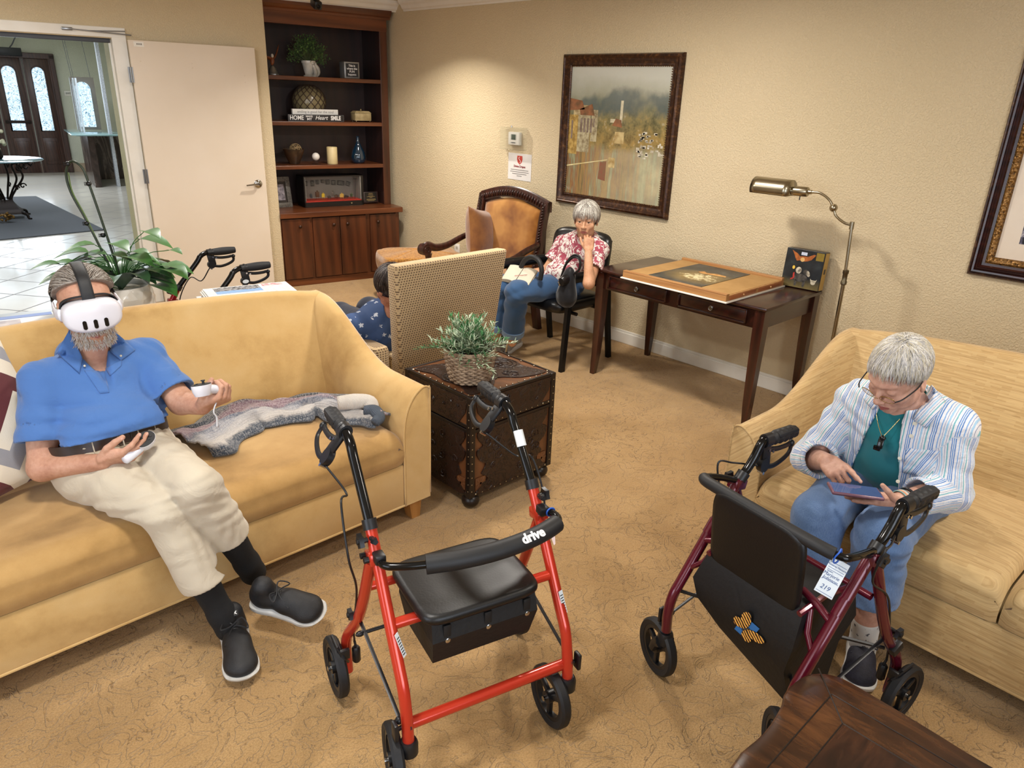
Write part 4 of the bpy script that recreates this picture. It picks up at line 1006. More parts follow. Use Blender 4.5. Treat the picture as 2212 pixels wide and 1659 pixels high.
def walker(name, label, loc, rz, mat, hw=0.247, hz=0.875, detail=1, style='open', group=None):
    R = thing(name, label, 'rollator', loc, rz, group); r = 0.0162
    dz = hz-0.875
    ty = [(0.0, 0.165), (0.012, 0.255), (0.030, 0.325), (0.075, 0.40), (0.21, 0.625), (0.250, 0.690)]
    bend = (0.385, 0.862+dz)
    if style == 'folded': ty = [(-0.005, 0.185), (-0.008, 0.26), (0.005, 0.32), (0.04, 0.375), (0.205, 0.625), (0.243, 0.672)]; bend = (0.285, 0.728)
    for s in (-1, 1):
        b = MB(); b.tube(spline([(s*hw, y, z) for y, z in ty], 6), r, 12); obj('front_leg', b, mat, R)
        # caster
        b = MB(); b.cyl((s*hw, ty[0][0], 0.15), (s*hw, ty[0][0], 0.175), 0.009); obj('stem_bolt', b, M_bolt, R)
        sw = (0.0 if s > 0 else 0.15) if style == 'open' else (-1.35 if s < 0 else -0.9)
        cdir = Vector((math.sin(sw), math.cos(sw), 0)); side = Vector((cdir.y, -cdir.x, 0)); off = 0.032
        # single-sided fork
        base = Vector((s*hw, ty[0][0], 0.150)); so_ = side*(-0.034 if style == 'open' else 0.0)
        wc = Vector((s*hw, ty[0][0], 0.095))+cdir*off+(so_ if style == 'open' else Vector())
        b = MB(); b.lathe([(0, 0.03), (0.021, 0.03), (0.025, 0.02), (0.025, -0.012), (0.018, -0.02), (0, -0.02)], 20, Matrix.Translation(base))
        if style == 'open': fs_ = (0,)
        else: fs_ = (-1, 1)
        for q in ((1,) if style == 'open' else (-1, 1)):
            so2 = side*(0.018*q) if style != 'open' else Vector()
            a0 = base+Vector((0, 0, -0.005))+so2; a1 = wc+so2-so_*1.0 if style == 'open' else wc+so2*1.25
            b.tube([a0, (a0+a1)/2+Vector((0, 0, 0.006))+cdir*0.006, a1], [0.016, 0.013, 0.010], 8, flat=1.3)
        obj('caster_fork', b, M_plas, R)
        wheel(R, wc, side, 0.095)
        # black height tube, bend, grip
        g0, g1 = (bend[0]+0.062, hz+0.003), (bend[0]+0.205, hz+0.004)
        if style == 'folded': g0, g1 = (bend[0]+0.055, hz), (bend[0]+0.195, hz)
        y0, z0 = ty[-1]
        b = MB(); b.tube(spline([(s*hw, ty[-2][0], ty[-2][1]), (s*hw, y0, z0), (s*hw, bend[0]-0.02, bend[1]-0.035), (s*hw, bend[0]+0.006, bend[1]), (s*hw, g0[0]-0.02, g0[1]), (s*hw, g0[0]+0.03, g0[1])], 7), 0.0140, 12); obj('handle_tube', b, M_blk, R)
        b = MB(); d_ = Vector((0, ty[-1][0]-ty[-2][0], ty[-1][1]-ty[-2][1])).normalized(); e = Vector((s*hw, y0, z0)); b.cyl(e-d_*0.012, e+d_*0.016, 0.020); obj('tube_collar', b, M_plas, R)
        b = MB(); n = 26; L = g1[0]-g0[0]
        pts = [(s*hw, g0[0]+L*i/n, g0[1]) for i in range(n+1)]
        rr = [0.0155+0.0022*math.sin(i*1.35)*(1 if detail else 0)+(0.004*math.sin(PI*i/n)) for i in range(n+1)]; rr[0] = 0.019; rr[1] = 0.019; rr[-1] = 0.014
        b.tube(pts, rr, 12, flat=1.15); gp = obj('hand_grip', b, M_rub, R, ang=60)
        if detail:
            b = MB(); b.box((s*hw, g0[0]+L*0.62, g0[1]+0.010), (0.040, L*0.7, 0.018), 0.008); obj('palm_rest', b, M_rub, gp)
        # brake housing and loop lever
        b = MB(); b.tube([(s*hw, g0[0]-0.016, g0[1]), (s*hw, g0[0]+0.016, g0[1])], 0.019, 16)
        b.box((s*hw, g0[0]+0.004, g0[1]-0.040), (0.016, 0.040, 0.075), 0.007, Matrix.Rotation(0.15, 3, 'X'))
        b.cyl((s*(hw-0.0098), g0[0], g0[1]-0.07), (s*(hw+0.0098), g0[0], g0[1]-0.07), 0.021, n=20)
        hs = thing_rot(obj('brake_housing', b, M_plas, R), (s*hw, 0, g0[1]), .62 if style == 'open' and detail else .0, 1.22 if detail else 1.0)
        for (yy, zz) in ((0.010, -0.028), (0.028, -0.034), (-0.004, -0.092)):
            b = MB(); b.cyl((s*(hw-0.011), g0[0]+yy, g0[1]+zz), (s*(hw+0.011), g0[0]+yy, g0[1]+zz), 0.0045, n=10); obj('bolt', b, M_bolt, hs)
        lo = [(0.02, -0.030), (0.06, -0.036), (0.10, -0.036), (0.122, -0.034), (0.130, -0.048), (0.122, -0.064), (0.09, -0.078), (0.05, -0.085), (0.012, -0.078)]
        b = MB(); b.tube(spline([(s*hw, g0[0]+y, g0[1]+z) for y, z in lo], 5), 0.0052, 8, flat=1.5); b.ell((s*hw, g0[0]+0.130, g0[1]-0.034), 0.0105, None, 10, 8); obj('brake_lever', b, M_plas, hs)
        if name.startswith('rollator_walker') and detail == 0:
            b = MB(); b.prism([(0.017*math.cos(a), 0.010*math.sin(a)) for a in np.linspace(0, 2*PI, 20, endpoint=False)], 0.001, Matrix(((0, 0, s, s*(hw+0.0105)), (s*1.0, 0, 0, g0[0]), (0, 1, 0, g0[1]-0.07), (0, 0, 0, 1)))); obj('logo_oval', b, M_tagw, hs)
        # rear leg, wheel, brake shoe
        j = (0.215, 0.605) if style == 'open' else (0.235, 0.640)
        ry = 0.43 if style == 'open' else 0.50; rx = hw+0.035 if style == 'open' else hw+0.022
        b = MB(); b.tube(spline([(s*(hw+0.012), j[0], j[1]), (s*(hw+0.02), j[0]+(ry-j[0])*0.5, j[1]-(j[1]-0.1)*0.5), (s*rx, ry-0.01, 0.20), (s*rx, ry-0.004, 0.072)], 5), r, 12); obj('rear_leg', b, mat, R)
        wheel(R, (s*(rx+0.034), ry+0.005, 0.095), (1, 0, 0), 0.095, 3)
        b = MB(); b.box((s*(rx+0.018), ry-0.045, 0.175), (0.03, 0.012, 0.035), 0.003); b.tube([(s*(rx+0.005), ry-0.03, 0.13), (s*(rx+0.022), ry-0.055, 0.165), (s*(rx+0.036), ry-0.035, 0.197), (s*(rx+0.036), ry+0.02, 0.200)], 0.005, 6); obj('brake_shoe', b, M_plas, R)
        b = MB(); b.lathe([(0.009, 0), (0.013, 0.006), (0.013, 0.05), (0.009, 0.056)], 14, Matrix.Translation((s*(rx-0.020), ry-0.035, 0.125))); b.tube([(s*(rx-0.02), ry-0.035, 0.18), (s*(rx-0.018), ry-0.03, 0.20)], 0.004, 6); obj('brake_spring', b, M_plas, R)
        # junction bracket, knobs
        jj = Vector((s*(hw+0.004), j[0]-0.002, j[1]+0.01))
        b = MB(); b.box(jj, (0.038, 0.052, 0.034), 0.005, Matrix.Rotation(-0.2, 3, 'X')); obj('junction_bracket', b, mat, R)
        for (yy, zz) in ((0.017, 0.0), (-0.012, 0.004)):
            b = MB(); b.cyl(jj+Vector((-s*0.0, yy, zz)), jj+Vector((s*0.032, yy, zz)), 0.0085, n=12); obj('bolt_cap', b, M_plas, R)
        star_knob(R, (s*(hw+0.028), ty[-2][0]+0.02, ty[-2][1]+0.035), (s, 0, 0), 0.022)
        star_knob(R, (s*(hw+0.006), ty[-2][0]-0.004, ty[-2][1]+0.045), (0, -1, 0.2), 0.010)
        b = MB(); b.tube([(s*(hw+0.008), 0.018, 0.215), (s*(hw+0.028), 0.012, 0.215)], 0.006, 8); b.box((s*(hw+0.034), 0.005, 0.222), (0.012, 0.028, 0.055), 0.004); obj('curb_lever', b, M_plas, R)
        # brake cable
        c = [(s*hw, g0[0]-0.012, g0[1]-0.088), (s*(hw+0.02), g0[0]-0.06, g0[1]-0.16), (s*(hw+0.05), j[0]+0.12, j[1]+0.12), (s*(hw+0.058), j[0]+0.05, j[1]-0.01), (s*(hw+0.035), j[0]+0.07, j[1]-0.13), (s*(rx-0.005), ry-0.08, 0.30), (s*(rx-0.018), ry-0.03, 0.20)]
        if style == 'open' and detail: c[0] = (s*hw-.060, g0[0]-.012, g0[1]-.088)
        if style == 'folded': c[1] = (s*(hw+0.035), g0[0]-0.10, g0[1]-0.07); c[2] = (s*(hw+0.05), j[0]-0.05, j[1]+0.07); c[3] = (s*(hw+0.03), j[0]-0.03, j[1]-0.04)
        b = MB(); b.tube(spline(c, 9), 0.0032, 6); obj('brake_cable', b, M_plas, R, ang=180)
        # side brace
        b = MB(); b.tube([(s*(hw+0.018), ry-0.09, 0.335), (s*(hw+0.013), 0.03, 0.235)], 0.0055, 4, flat=0.35); b.ell((s*(hw+0.018), ry-0.09, 0.335), 0.010, None, 10, 6); b.ell((s*(hw+0.016), 0.025, 0.232), 0.011, None, 10, 6); obj('side_brace', b, M_plas, R)
        star_knob(R, (s*(hw+0.034), ry-0.085, 0.345), (s, 0, 0), 0.019)
    xb = hw
    if style == 'open':
        for (y, z, rr_) in ((0.018, 0.215, 0.0160), (0.118, 0.462, 0.0150), (0.285, 0.470, 0.013)):
            b = MB(); b.cyl((-xb-(0.012 if y > .2 else 0), y, z), (xb+(0.012 if y > .2 else 0), y, z), rr_, n=14); obj('crossbar', b, mat, R)
        b = MB(); b.cyl((-xb-0.03, 0.29, 0.315), (xb+0.03, 0.29, 0.315), 0.0055, n=10); b.ell((-xb-0.03, 0.29, 0.315), (0.014, 0.009, 0.009), None, 10, 6); obj('fold_rod', b, M_plas, R)
    return R
red = walker('rollator_walker', 'bright red rollator walker standing empty in the foreground with black padded seat', (1.060, 1.127, 0), math.radians(-14.3), M_red)
# seat
def padgrid(b, x0, x1, y0, y1, z, th, rad=0.05, dip=0.004, bow=0.0):
    n = 40; ring = []
    for i in range(n):
        a = 2*PI*i/n; cx_ = (x0+x1)/2; cy_ = (y0+y1)/2; c_, s_ = math.cos(a), math.sin(a); e = 0.30
        ring.append((cx_+(x1-x0)/2*math.copysign(abs(c_)**e, c_), cy_+(y1-y0)/2*math.copysign(abs(s_)**e, s_)))
    def R_(k, zz): cx_, cy_ = (x0+x1)/2, (y0+y1)/2; return [(cx_+(x-cx_)*k, cy_+(y-cy_)*k, zz) for x, y in ring]
    b.loft([R_(0.96, z), R_(1.0, z+th*0.3), R_(1.0, z+th*0.6), R_(0.97, z+th*0.92), R_(0.9, z+th), R_(0.5, z+th-dip), R_(0.1, z+th-dip)])
b = MB(); padgrid(b, -0.182, 0.172, 0.035, 0.320, 0.476, 0.030); obj('seat', b, M_vinyl, red, ang=70)
# bag
b = MB(); b.loft([[(-0.155, 0.060, 0.475), (0.155, 0.060, 0.475), (0.155, 0.285, 0.475), (-0.155, 0.285, 0.475)], [(-0.158, 0.045, 0.42), (0.158, 0.045, 0.42), (0.158, 0.29, 0.42), (-0.158, 0.29, 0.42)], [(-0.148, 0.07, 0.335), (0.15, 0.07, 0.335), (0.15, 0.26, 0.335), (-0.148, 0.26, 0.335)]])
bg = obj('seat_bag', b, M_nylon, red, smooth=False)
for x in (-0.115, 0.005, 0.125):
    b = MB(); b.box((x, 0.050, 0.435), (0.022, 0.006, 0.06), 0.002); obj('snap_tab', b, M_nylon, bg)
    b = MB(); b.lathe([(0.0075, 0), (0.0075, 0.002), (0.004, 0.004), (0, 0.004)], 16, Matrix.Translation((x, 0.046, 0.418)) @ Matrix.Rotation(PI/2, 4, 'X')); obj('snap_button', b, M_bolt, bg)
# curved padded backrest bar
bar = spline([(-0.247, 0.20, 0.622), (-0.245, 0.155, 0.624), (-0.215, 0.130, 0.626), (-0.15, 0.105, 0.628), (-0.06, 0.080, 0.632), (0.04, 0.068, 0.636), (0.15, 0.075, 0.640), (0.235, 0.100, 0.642), (0.262, 0.125, 0.642), (0.262, 0.165, 0.64), (0.247, 0.205, 0.638)], 8)
b = MB(); b.tube(bar, 0.0105, 12); bb = obj('backrest_bar', b, M_blk, red)
b = MB(); seg = bar[24:58]; b.tube(seg, [0.0255]*len(seg), 18); fp = obj('foam_pad', b, M_foam, bb)
def on_bar(i): p = Vector(bar[i]); return p, (Vector(bar[i+1])-Vector(bar[i-1])).normalized()
p, tg = on_bar(47)
nrm = Vector((-0.50, -0.60, 0.62)); nrm = (nrm-tg*nrm.dot(tg)).normalized()
b = MB(); b.text('drive', 0.036, frame4(p+nrm*0.0256, tg, nrm), 0.0006, 0.0016, sx=1.0); obj('printed_lettering', b, mt('pad_white', '#E8E8E8', 0.5), fp)
b = MB(); b.ell((-0.247, 0.205, 0.625), 0.001); 
for s in (-1, 1):
    b = MB(); b.box((s*0.247, 0.185, 0.628 if s < 0 else 0.64), (0.030, 0.036, 0.028), 0.006); obj('bar_clamp', b, M_plas, red)
# stickers
for (x, y, z, l) in ((-0.2475, 0.09, 0.425, 0), (0.2475, 0.075, 0.40, 1)):
    b = MB(); M = frame4((x+(0.0095 if x < 0 else 0.004), y-0.0115, z), (0.7, 0.7, 0) if x < 0 else (0.9, .3, 0), (0.62, -0.75, 0.35) if x < 0 else (0.2, -0.9, 0.35))
    M = M @ Matrix.Translation((0, 0, .005)); b.box((0, 0, 0), (0.015, 0.070, 0.001)); q = MB(); q.add(b.v, b.f, M); st_ = obj('warning_sticker', q, M_tagw, red)
    b = MB()
    for k in range(7): b.box((0, -0.027+k*0.008, 0.0007), (0.011, 0.0028, 0.0004))
    q = MB(); q.add(b.v, b.f, M); obj('sticker_print', q, M_ink, st_)
b = MB(); q = MB(); q.tube([(0.247, 0.318, 0.785), (0.247, 0.345, 0.825)], 0.0146, 16); obj('weight_label', q, M_tagw, red)
b = MB(); b.prism([(-0.012, 0), (0.010, 0), (0.016, -0.055), (0.012, -0.06)], 0.0006, frame4((0.262, 0.16, 0.60), (0.8, -0.5, 0), (-0.4, -0.8, .3))); obj('name_tag', b, mt('pink_tag', '#E3C9C4', 0.5), red)
b = MB(); b.tube([(0.262+0.013*math.cos(a), 0.165, 0.64+0.013*math.sin(a)) for a in np.linspace(0, 2*PI, 18, endpoint=False)], 0.0025, 6, closed=True); obj('blue_tie', b, mt('blue_cord', '#2E63C8', 0.5), red)
for (x, z, ch) in ((-0.247, 0.225, '2'), (-0.247, 0.175, '2'), (0.247, 0.235, '1'), (0.247, 0.185, '1')):
    b = MB(); b.text(ch, 0.013, frame4((x+0.004, 0.0-0.0128+(0.008 if z > .2 else 0), z), (1, 0.3, 0), (0.25, -1, 0.1)) @ Matrix.Translation((0, 0, .004)), 0.0003, 0.0003); obj('number_mark', b, M_ink, red)

mar = walker('rollator_walker', 'dark maroon rollator with folded up seat in front of the woman in stripes', (1.645, 0.768, 0), math.radians(-100), M_maroon, 0.225, 0.775, 1, 'folded')
# backrest bar straight across, seat panel folded up in front of it
bar = spline([(-0.225, 0.215, 0.668), (-0.235, 0.15, 0.69), (-0.238, 0.095, 0.705), (-0.215, 0.065, 0.712), (-0.15, 0.055, 0.716), (0, 0.052, 0.716), (0.15, 0.055, 0.714), (0.225, 0.075, 0.706), (0.238, 0.11, 0.70), (0.230, 0.22, 0.675)], 8)
b = MB(); b.tube(bar, 0.0105, 12); bb = obj('backrest_bar', b, M_blk, mar)
b = MB(); b.tube(bar[20:55], 0.0175, 16); obj('foam_pad', b, M_foam, bb)
b = MB(); q = MB(); padgrid(q, -0.162, 0.150, -0.118, 0.150, -0.012, 0.024, dip=-0.001)
b.add(q.v, q.f, Matrix.Translation((0, 0.062, 0.578)) @ Matrix.Rotation(math.radians(97), 4, 'X')); obj('seat', b, M_vinyl, mar, ang=70)
# fabric carrier bag under the seat with side gussets
b = MB(); b.loft([[(-0.165, 0.07, 0.50), (0.165, 0.07, 0.50), (0.168, 0.30, 0.50), (-0.168, 0.30, 0.50)], [(-0.185, 0.035, 0.40), (0.18, 0.03, 0.40), (0.185, 0.31, 0.40), (-0.185, 0.31, 0.40)], [(-0.17, 0.05, 0.33), (0.16, 0.045, 0.30), (0.165, 0.29, 0.30), (-0.17, 0.29, 0.33)], [(-0.10, 0.09, 0.245), (0.175, 0.08, 0.175), (0.175, 0.25, 0.18), (-0.10, 0.25, 0.25)]])
o = obj('carrier_bag', b, M_nylon, mar, ang=35)
Mb = Matrix.Translation((0.030, 0.034, 0.360)) @ Matrix.Rotation(math.radians(98), 4, 'X') @ Matrix.Rotation(math.radians(-22), 4, 'Z')
b = MB(); b.prism([(-0.026, -0.046), (0.026, -0.034), (0.028, 0.046), (-0.026, 0.034)], 0.0012, Mb); bp = obj('blue_patch', b, mt('patch_blue', '#2E6FB5', 0.7), o)
def bw(s): 
    up = [(.001, -.005), (.003, .012), (.015, .036), (.034, .050), (.047, .045), (.047, .024), (.035, .004), (.016, -.008)]
    lo = [(.001, -.002), (.018, -.005), (.034, -.003), (.041, -.018), (.033, -.034), (.018, -.038), (.005, -.022)]
    return [[(s*x, y) for x, y in up], [(s*x, y) for x, y in lo]]
t = NT('monarch_wing'); nn = t.wave(45, 2.0, 2, 1.5, None, 'DIAGONAL'); t.set(col=t.ramp(nn, [(0.35, hexc('#0E0A08')), (0.5, hexc('#D9731E')), (0.85, hexc('#F2C15A'))]), rough=0.7); M_mon = t.m
M2 = Mb @ Matrix.Translation((0, 0.0, 0.0)) @ Matrix.Rotation(math.radians(-25), 4, 'Z')
for s in (-1, 1):
    b = MB(); [b.prism([tuple(q) for q in spline(p, 3, True)], 0.0019, M2) for p in bw(s)]; obj('butterfly_wing', b, M_plas, bp, label='black wing outline')
    b = MB()
    for p in bw(s):
        c_ = np.mean(p, 0); b.prism([tuple(c_+(np.array(q)-c_)*0.93) for q in spline(p, 3, True)], 0.0024, M2)
    obj('butterfly_wing', b, M_mon, bp, label='orange and black patterned wing')
b = MB(); b.tube([M2 @ Vector((0, -0.018, 0.003)), M2 @ Vector((0, 0.016, 0.003))], [0.0022, 0.003, 0.0018], 6); obj('butterfly_body', b, M_ink, bp)
# Y gussets and cross struts
for s in (-1, 1):
    b = MB(); b.tube([(s*0.225, 0.11, 0.485), (s*0.17, 0.115, 0.51), (s*0.12, 0.12, 0.52)], 0.011, 10); b.tube([(s*0.225, 0.055, 0.40), (s*0.185, 0.075, 0.44), (s*0.165, 0.10, 0.495)], 0.009, 10); obj('gusset', b, M_maroon, mar)
    b = MB(); b.tube([(s*0.225, 0.12, 0.507), (s*0.225, 0.148, 0.548)], 0.0158, 12); obj('seat_hinge_sleeve', b, M_maroon, mar)
b = MB(); b.tube([(-0.225, 0.030, 0.325), (0.0, 0.20, 0.30), (0.235, 0.42, 0.27)], 0.006, 6); obj('cross_brace', b, M_plas, mar)
b = MB(); b.tube([(0.225, 0.020, 0.26), (0.05, 0.20, 0.29), (-0.235, 0.42, 0.27)], 0.006, 6); obj('cross_brace', b, M_plas, mar)
b = MB(); b.cyl((-0.13, 0.285, 0.50), (0.225, 0.285, 0.50), 0.011); obj('crossbar', b, M_maroon, mar)
for s in (-1, 1):
    b = MB(); b.tube([(s*0.16, 0.06, 0.49), (s*0.165, 0.17, 0.515), (s*0.17, 0.30, 0.50)], 0.009, 8); obj('seat_rail', b, M_maroon, mar)
    b = MB(); b.box((s*0.262, 0.43, 0.285), (0.02, 0.045, 0.03), 0.004, Matrix.Rotation(0.5, 3, 'X')); obj('fold_lever', b, M_plas, mar)
# hanging name tag
tg_ = thing('name_tag', 'white handwritten name tag hanging by a blue cord on the maroon walker bar', 'tag', (0, 0, 0), 0)
Mw = wmat(mar); c0 = Mw @ Vector((0.222, 0.070, 0.700)); tg_.location = c0
Mt = frame4(Vector((0, 0, -0.045)), Vector((0.36, -0.80, -0.0)), Vector((-0.62, -0.55, 0.42)))
Mt = Mt @ Matrix.Rotation(math.radians(-18), 4, 'Z')
b = MB(); b.box((0, -0.012, 0), (0.050, 0.098, 0.0012), 0.0004); q = MB(); q.add(b.v, b.f, Mt); cd = obj('card', q, M_tagw, tg_)
M_blu = mt('tag_blue', '#234A8C', 0.5)
b = MB()
for (x, y, w_, h_) in ((0, 0.024, 0.044, 0.001), (0, 0.010, 0.044, 0.001), (0, 0.004, 0.044, 0.001), (0, -0.022, 0.044, 0.0008), (0, -0.056, 0.044, 0.001)): b.box((x, y, 0.0010), (w_, h_, 0.0003))
q = MB(); q.add(b.v, b.f, Mt); obj('printed_line', q, M_blu, cd)
for (s_, sz, y, x) in (('Monterey Memories', 0.0065, 0.017, 0), ('Resident', 0.0045, 0.000, -0.012), ('Marjorie', 0.0125, -0.008, -0.004), ('Johnson', 0.0125, -0.019, -0.002), ('219', 0.017, -0.042, -0.004)):
    b = MB(); b.text(s_, sz, Mt @ Matrix.Translation((x, y, 0.0009)), 0.0002, 0.0, shear=0.2); obj('handwriting', b, M_blu, cd)
b = MB(); b.tube(spline([(-0.006, 0.005, -0.012), (-0.012, 0.004, 0.006), (-0.004, -0.002, 0.022), (0.010, 0.0, 0.024), (0.016, 0.0, 0.008), (0.004, 0, -0.010)], 6, True), 0.0022, 6, closed=True); obj('cord', b, mt('blue_cord', '#2E63C8', 0.5), tg_)

far = walker('rollator_walker', 'dark red rollator walker parked behind the console by the open door', (1.14, 3.93, 0), math.radians(-92), M_red2, 0.235, 0.865, 0)
# ---------------------------------------------------------------- built-in bookcase
M_oak = wood('cherry_oak', '#33190D', '#5A2F18', 'Z', 0.55, 0.33); M_oakx = wood('cherry_oak_rail', '#4A2513', '#754122', 'X', 0.55, 0.33)
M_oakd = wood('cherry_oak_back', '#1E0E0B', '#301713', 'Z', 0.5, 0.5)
bc = thing('bookcase', 'tall reddish wooden built in bookcase with four lower doors in the corner', 'bookcase', (3.088, 6.302, 0), TBR)
def P(name, mb, m=M_oak, par=bc, **k): return obj(name, mb, m, par, smooth=False, **k)
b = MB(); b.b2(0.005, 1.185, 0.03, 0.62, 0.055, 0.64); P('base_carcass', b)
b = MB(); b.b2(0.005, 1.19, 0.015, 0.62, 0.0, 0.065, 0.002); P('plinth', b, M_oakx)
for (x0, x1) in ((0.0, 0.012), (0.277, 0.300), (0.832, 0.872), (1.15, 1.185)): b = MB(); b.b2(x0, x1, 0.012, 0.03, 0.065, 0.64); P('face_frame', b)
for (x0, x1, kx) in ((0.014, 0.275, 0.176), (0.302, 0.563, 0.500), (0.569, 0.830, 0.636), (0.874, 1.146, 0.952)):
    b = MB(); b.b2(x0, x1, 0.0, 0.020, 0.072, 0.628, 0.002); d_ = P('cabinet_door', b, M_oak)
    b = MB(); b.lathe([(0, 0), (0.008, 0), (0.006, 0.008), (0.014, 0.014), (0.016, 0.020), (0.010, 0.027), (0, 0.029)], 18, Matrix.Translation((kx, 0.0, 0.56)) @ Matrix.Rotation(PI/2, 4, 'X')); obj('knob', b, mt('bronze_knob', '#3A2418', 0.35, 0.6), d_)
b = MB(); b.b2(0.0, 1.215, -0.022, 0.64, 0.640, 0.690, 0.006); P('counter_top', b, M_oakx)
b = MB(); b.b2(0.0, 1.19, 0.63, 0.65, 0.69, 2.40); P('back_panel', b, M_oakd)
b = MB(); b.b2(1.118, 1.19, 0.20, 0.222, 0.69, 2.36, 0.002); P('stile', b); b = MB(); b.b2(0.0, 0.02, 0.20, 0.222, 0.69, 2.36, 0.002); P('stile', b)
b = MB(); b.b2(1.125, 1.185, 0.222, 0.64, 0.69, 2.40); P('side_panel', b, M_oakd)
b = MB(); b.b2(0.0, 0.01, 0.222, 0.64, 0.69, 2.40); P('side_panel', b, M_oakd)
b = MB(); b.b2(0.0, 1.19, 0.196, 0.222, 2.262, 2.372, 0.002); P('top_rail', b, M_oakx)
b = MB(); b.b2(0.0, 1.19, 0.2, 0.65, 2.365, 2.40); P('top_panel', b, M_oakd)
for z in (1.082, 1.466, 1.848): b = MB(); b.b2(0.01, 1.122, 0.204, 0.635, z-0.034, z, 0.003); P('shelf', b, M_oakx)
b = MB(); pr = [(0, 0), (0.010, 0), (0.014, 0.018), (0.030, 0.028), (0.048, 0.050), (0.055, 0.075), (0, 0.075)]
b.loft([[(x, 0.196-a, 2.362+z) for a, z in pr] for x in (0.0, 1.22)]); P('crown_moulding', b, M_oakx)

def on(name, label, cat, x, y, z, rz=0.0, group=None): return thing(name, label, cat, tuple(tb(x, y, z)), TBR+rz, group)
S1, S2, S3, S0 = 1.849, 1.467, 1.083, 0.691
M_ceramic = mt('white_ceramic', '#D6D3CB', 0.2, col2='#A8A59C', vs=9)
# squirrel pot with bush
q = on('ceramic_planter', 'white ceramic squirrel planter on the top bookcase shelf', 'planter', 0.475, 0.34, S1)
b = MB(); b.lathe([(0, 0), (0.050, 0), (0.052, 0.008), (0.036, 0.018), (0.045, 0.05), (0.056, 0.10), (0.058, 0.112), (0.064, 0.114), (0.064, 0.134), (0.055, 0.134), (0.05, 0.11), (0, 0.11)], 28); obj('pot', b, M_ceramic, q)
b = MB(); b.tube(spline([(0.035, -0.035, 0.0), (0.045, -0.045, 0.03), (0.035, -0.05, 0.07), (0.022, -0.052, 0.10)], 5), [0.018, 0.02, 0.016, 0.012], 10); b.ell((0.018, -0.054, 0.113), (0.014, 0.012, 0.013)); b.tube(spline([(0.05, -0.03, 0.0), (0.075, -0.035, 0.03), (0.07, -0.04, 0.07), (0.05, -0.042, 0.10), (0.055, -0.04, 0.12)], 5), [0.01, 0.016, 0.018, 0.014, 0.006], 10); b.tube([(0.03, -0.05, 0.08), (0.01, -0.065, 0.075)], 0.005, 6); obj('squirrel', b, M_ceramic, q)
rnd = random.Random(21)
q = on('boxwood_plant', 'dark green bushy plant in the white squirrel planter', 'plant', 0.475, 0.34, S1+0.112)
b = MB(); bs_ = MB()
for i in range(130):
    a = rnd.random()*2*PI; el = rnd.uniform(-0.15, 1.5); Rr = rnd.uniform(0.7, 1)*(0.20 if math.cos(a) < 0 or True else .17); e = Vector((math.cos(a)*math.cos(el)*Rr*0.98, math.sin(a)*math.cos(el)*Rr*0.75, 0.04+math.sin(el)*Rr*1.0))
    bs_.tube([(0, 0, 0), e*0.6+Vector((0, 0, 0.03)), e], [0.002, 0.001], 4, caps=False)
    for k in range(16):
        p = e*rnd.uniform(0.6, 1.05)+Vector((rnd.gauss(0, .010), rnd.gauss(0, .010), rnd.gauss(0, .012))); d_ = Vector((rnd.gauss(0, 1), rnd.gauss(0, 1), rnd.gauss(0.3, 1))); leaf(b, p, d_, (0, 0, 1), rnd.uniform(.014, .024), rnd.uniform(.010, .015), 0.1, 2)
obj('stems', bs_, mt('herb_stem', '#5F6B45', 0.7), q, ang=180); obj('leaves', b, leafmat('boxwood_green', '#2E5226', '#6A8C4A'), q, ang=180)
# eagle figurine
q = on('eagle_figurine', 'small brown eagle figurine with raised wings on a silver rock', 'figurine', 0.125, 0.27, S1)
M_slv = mt('silver_rock', '#8E8E8C', 0.35, 0.6, bump=.3, bs=90); M_eag = mt('eagle_brown', '#6E3A1E', 0.4, col2='#8A5230')
b = MB(); b.lathe([(0.05, 0), (0.05, 0.01), (0.042, 0.016), (0.03, 0.05), (0.012, 0.075), (0, 0.078)], 9); obj('rock_base', b, M_slv, q)
b = MB(); b.ell((0.0, 0, 0.115), (0.018, 0.018, 0.038), Euler((0, .15, 0)).to_matrix()); obj('body', b, M_eag, q)
b = MB(); b.ell((0.002, -0.004, 0.155), (0.012, 0.013, 0.018)); b.tube([(0.0, -0.014, 0.155), (0, -0.024, 0.150)], [0.004, 0.001], 6); obj('head', b, M_ceramic, q, label='white head')
for s, pts in ((1, [(0.01, 0, 0.13), (0.035, 0, 0.165), (0.055, 0.004, 0.21), (0.070, 0.006, 0.25)]), (-1, [(-0.01, 0, 0.13), (-0.04, 0.01, 0.14), (-0.07, 0.02, 0.145), (-0.09, 0.02, 0.12)])):
    b = MB(); b.tube(spline(pts, 5), [0.020, 0.018, 0.014, 0.004], 8, flat=0.35, up=(1, 0, 0)); obj('wing', b, M_eag, q)
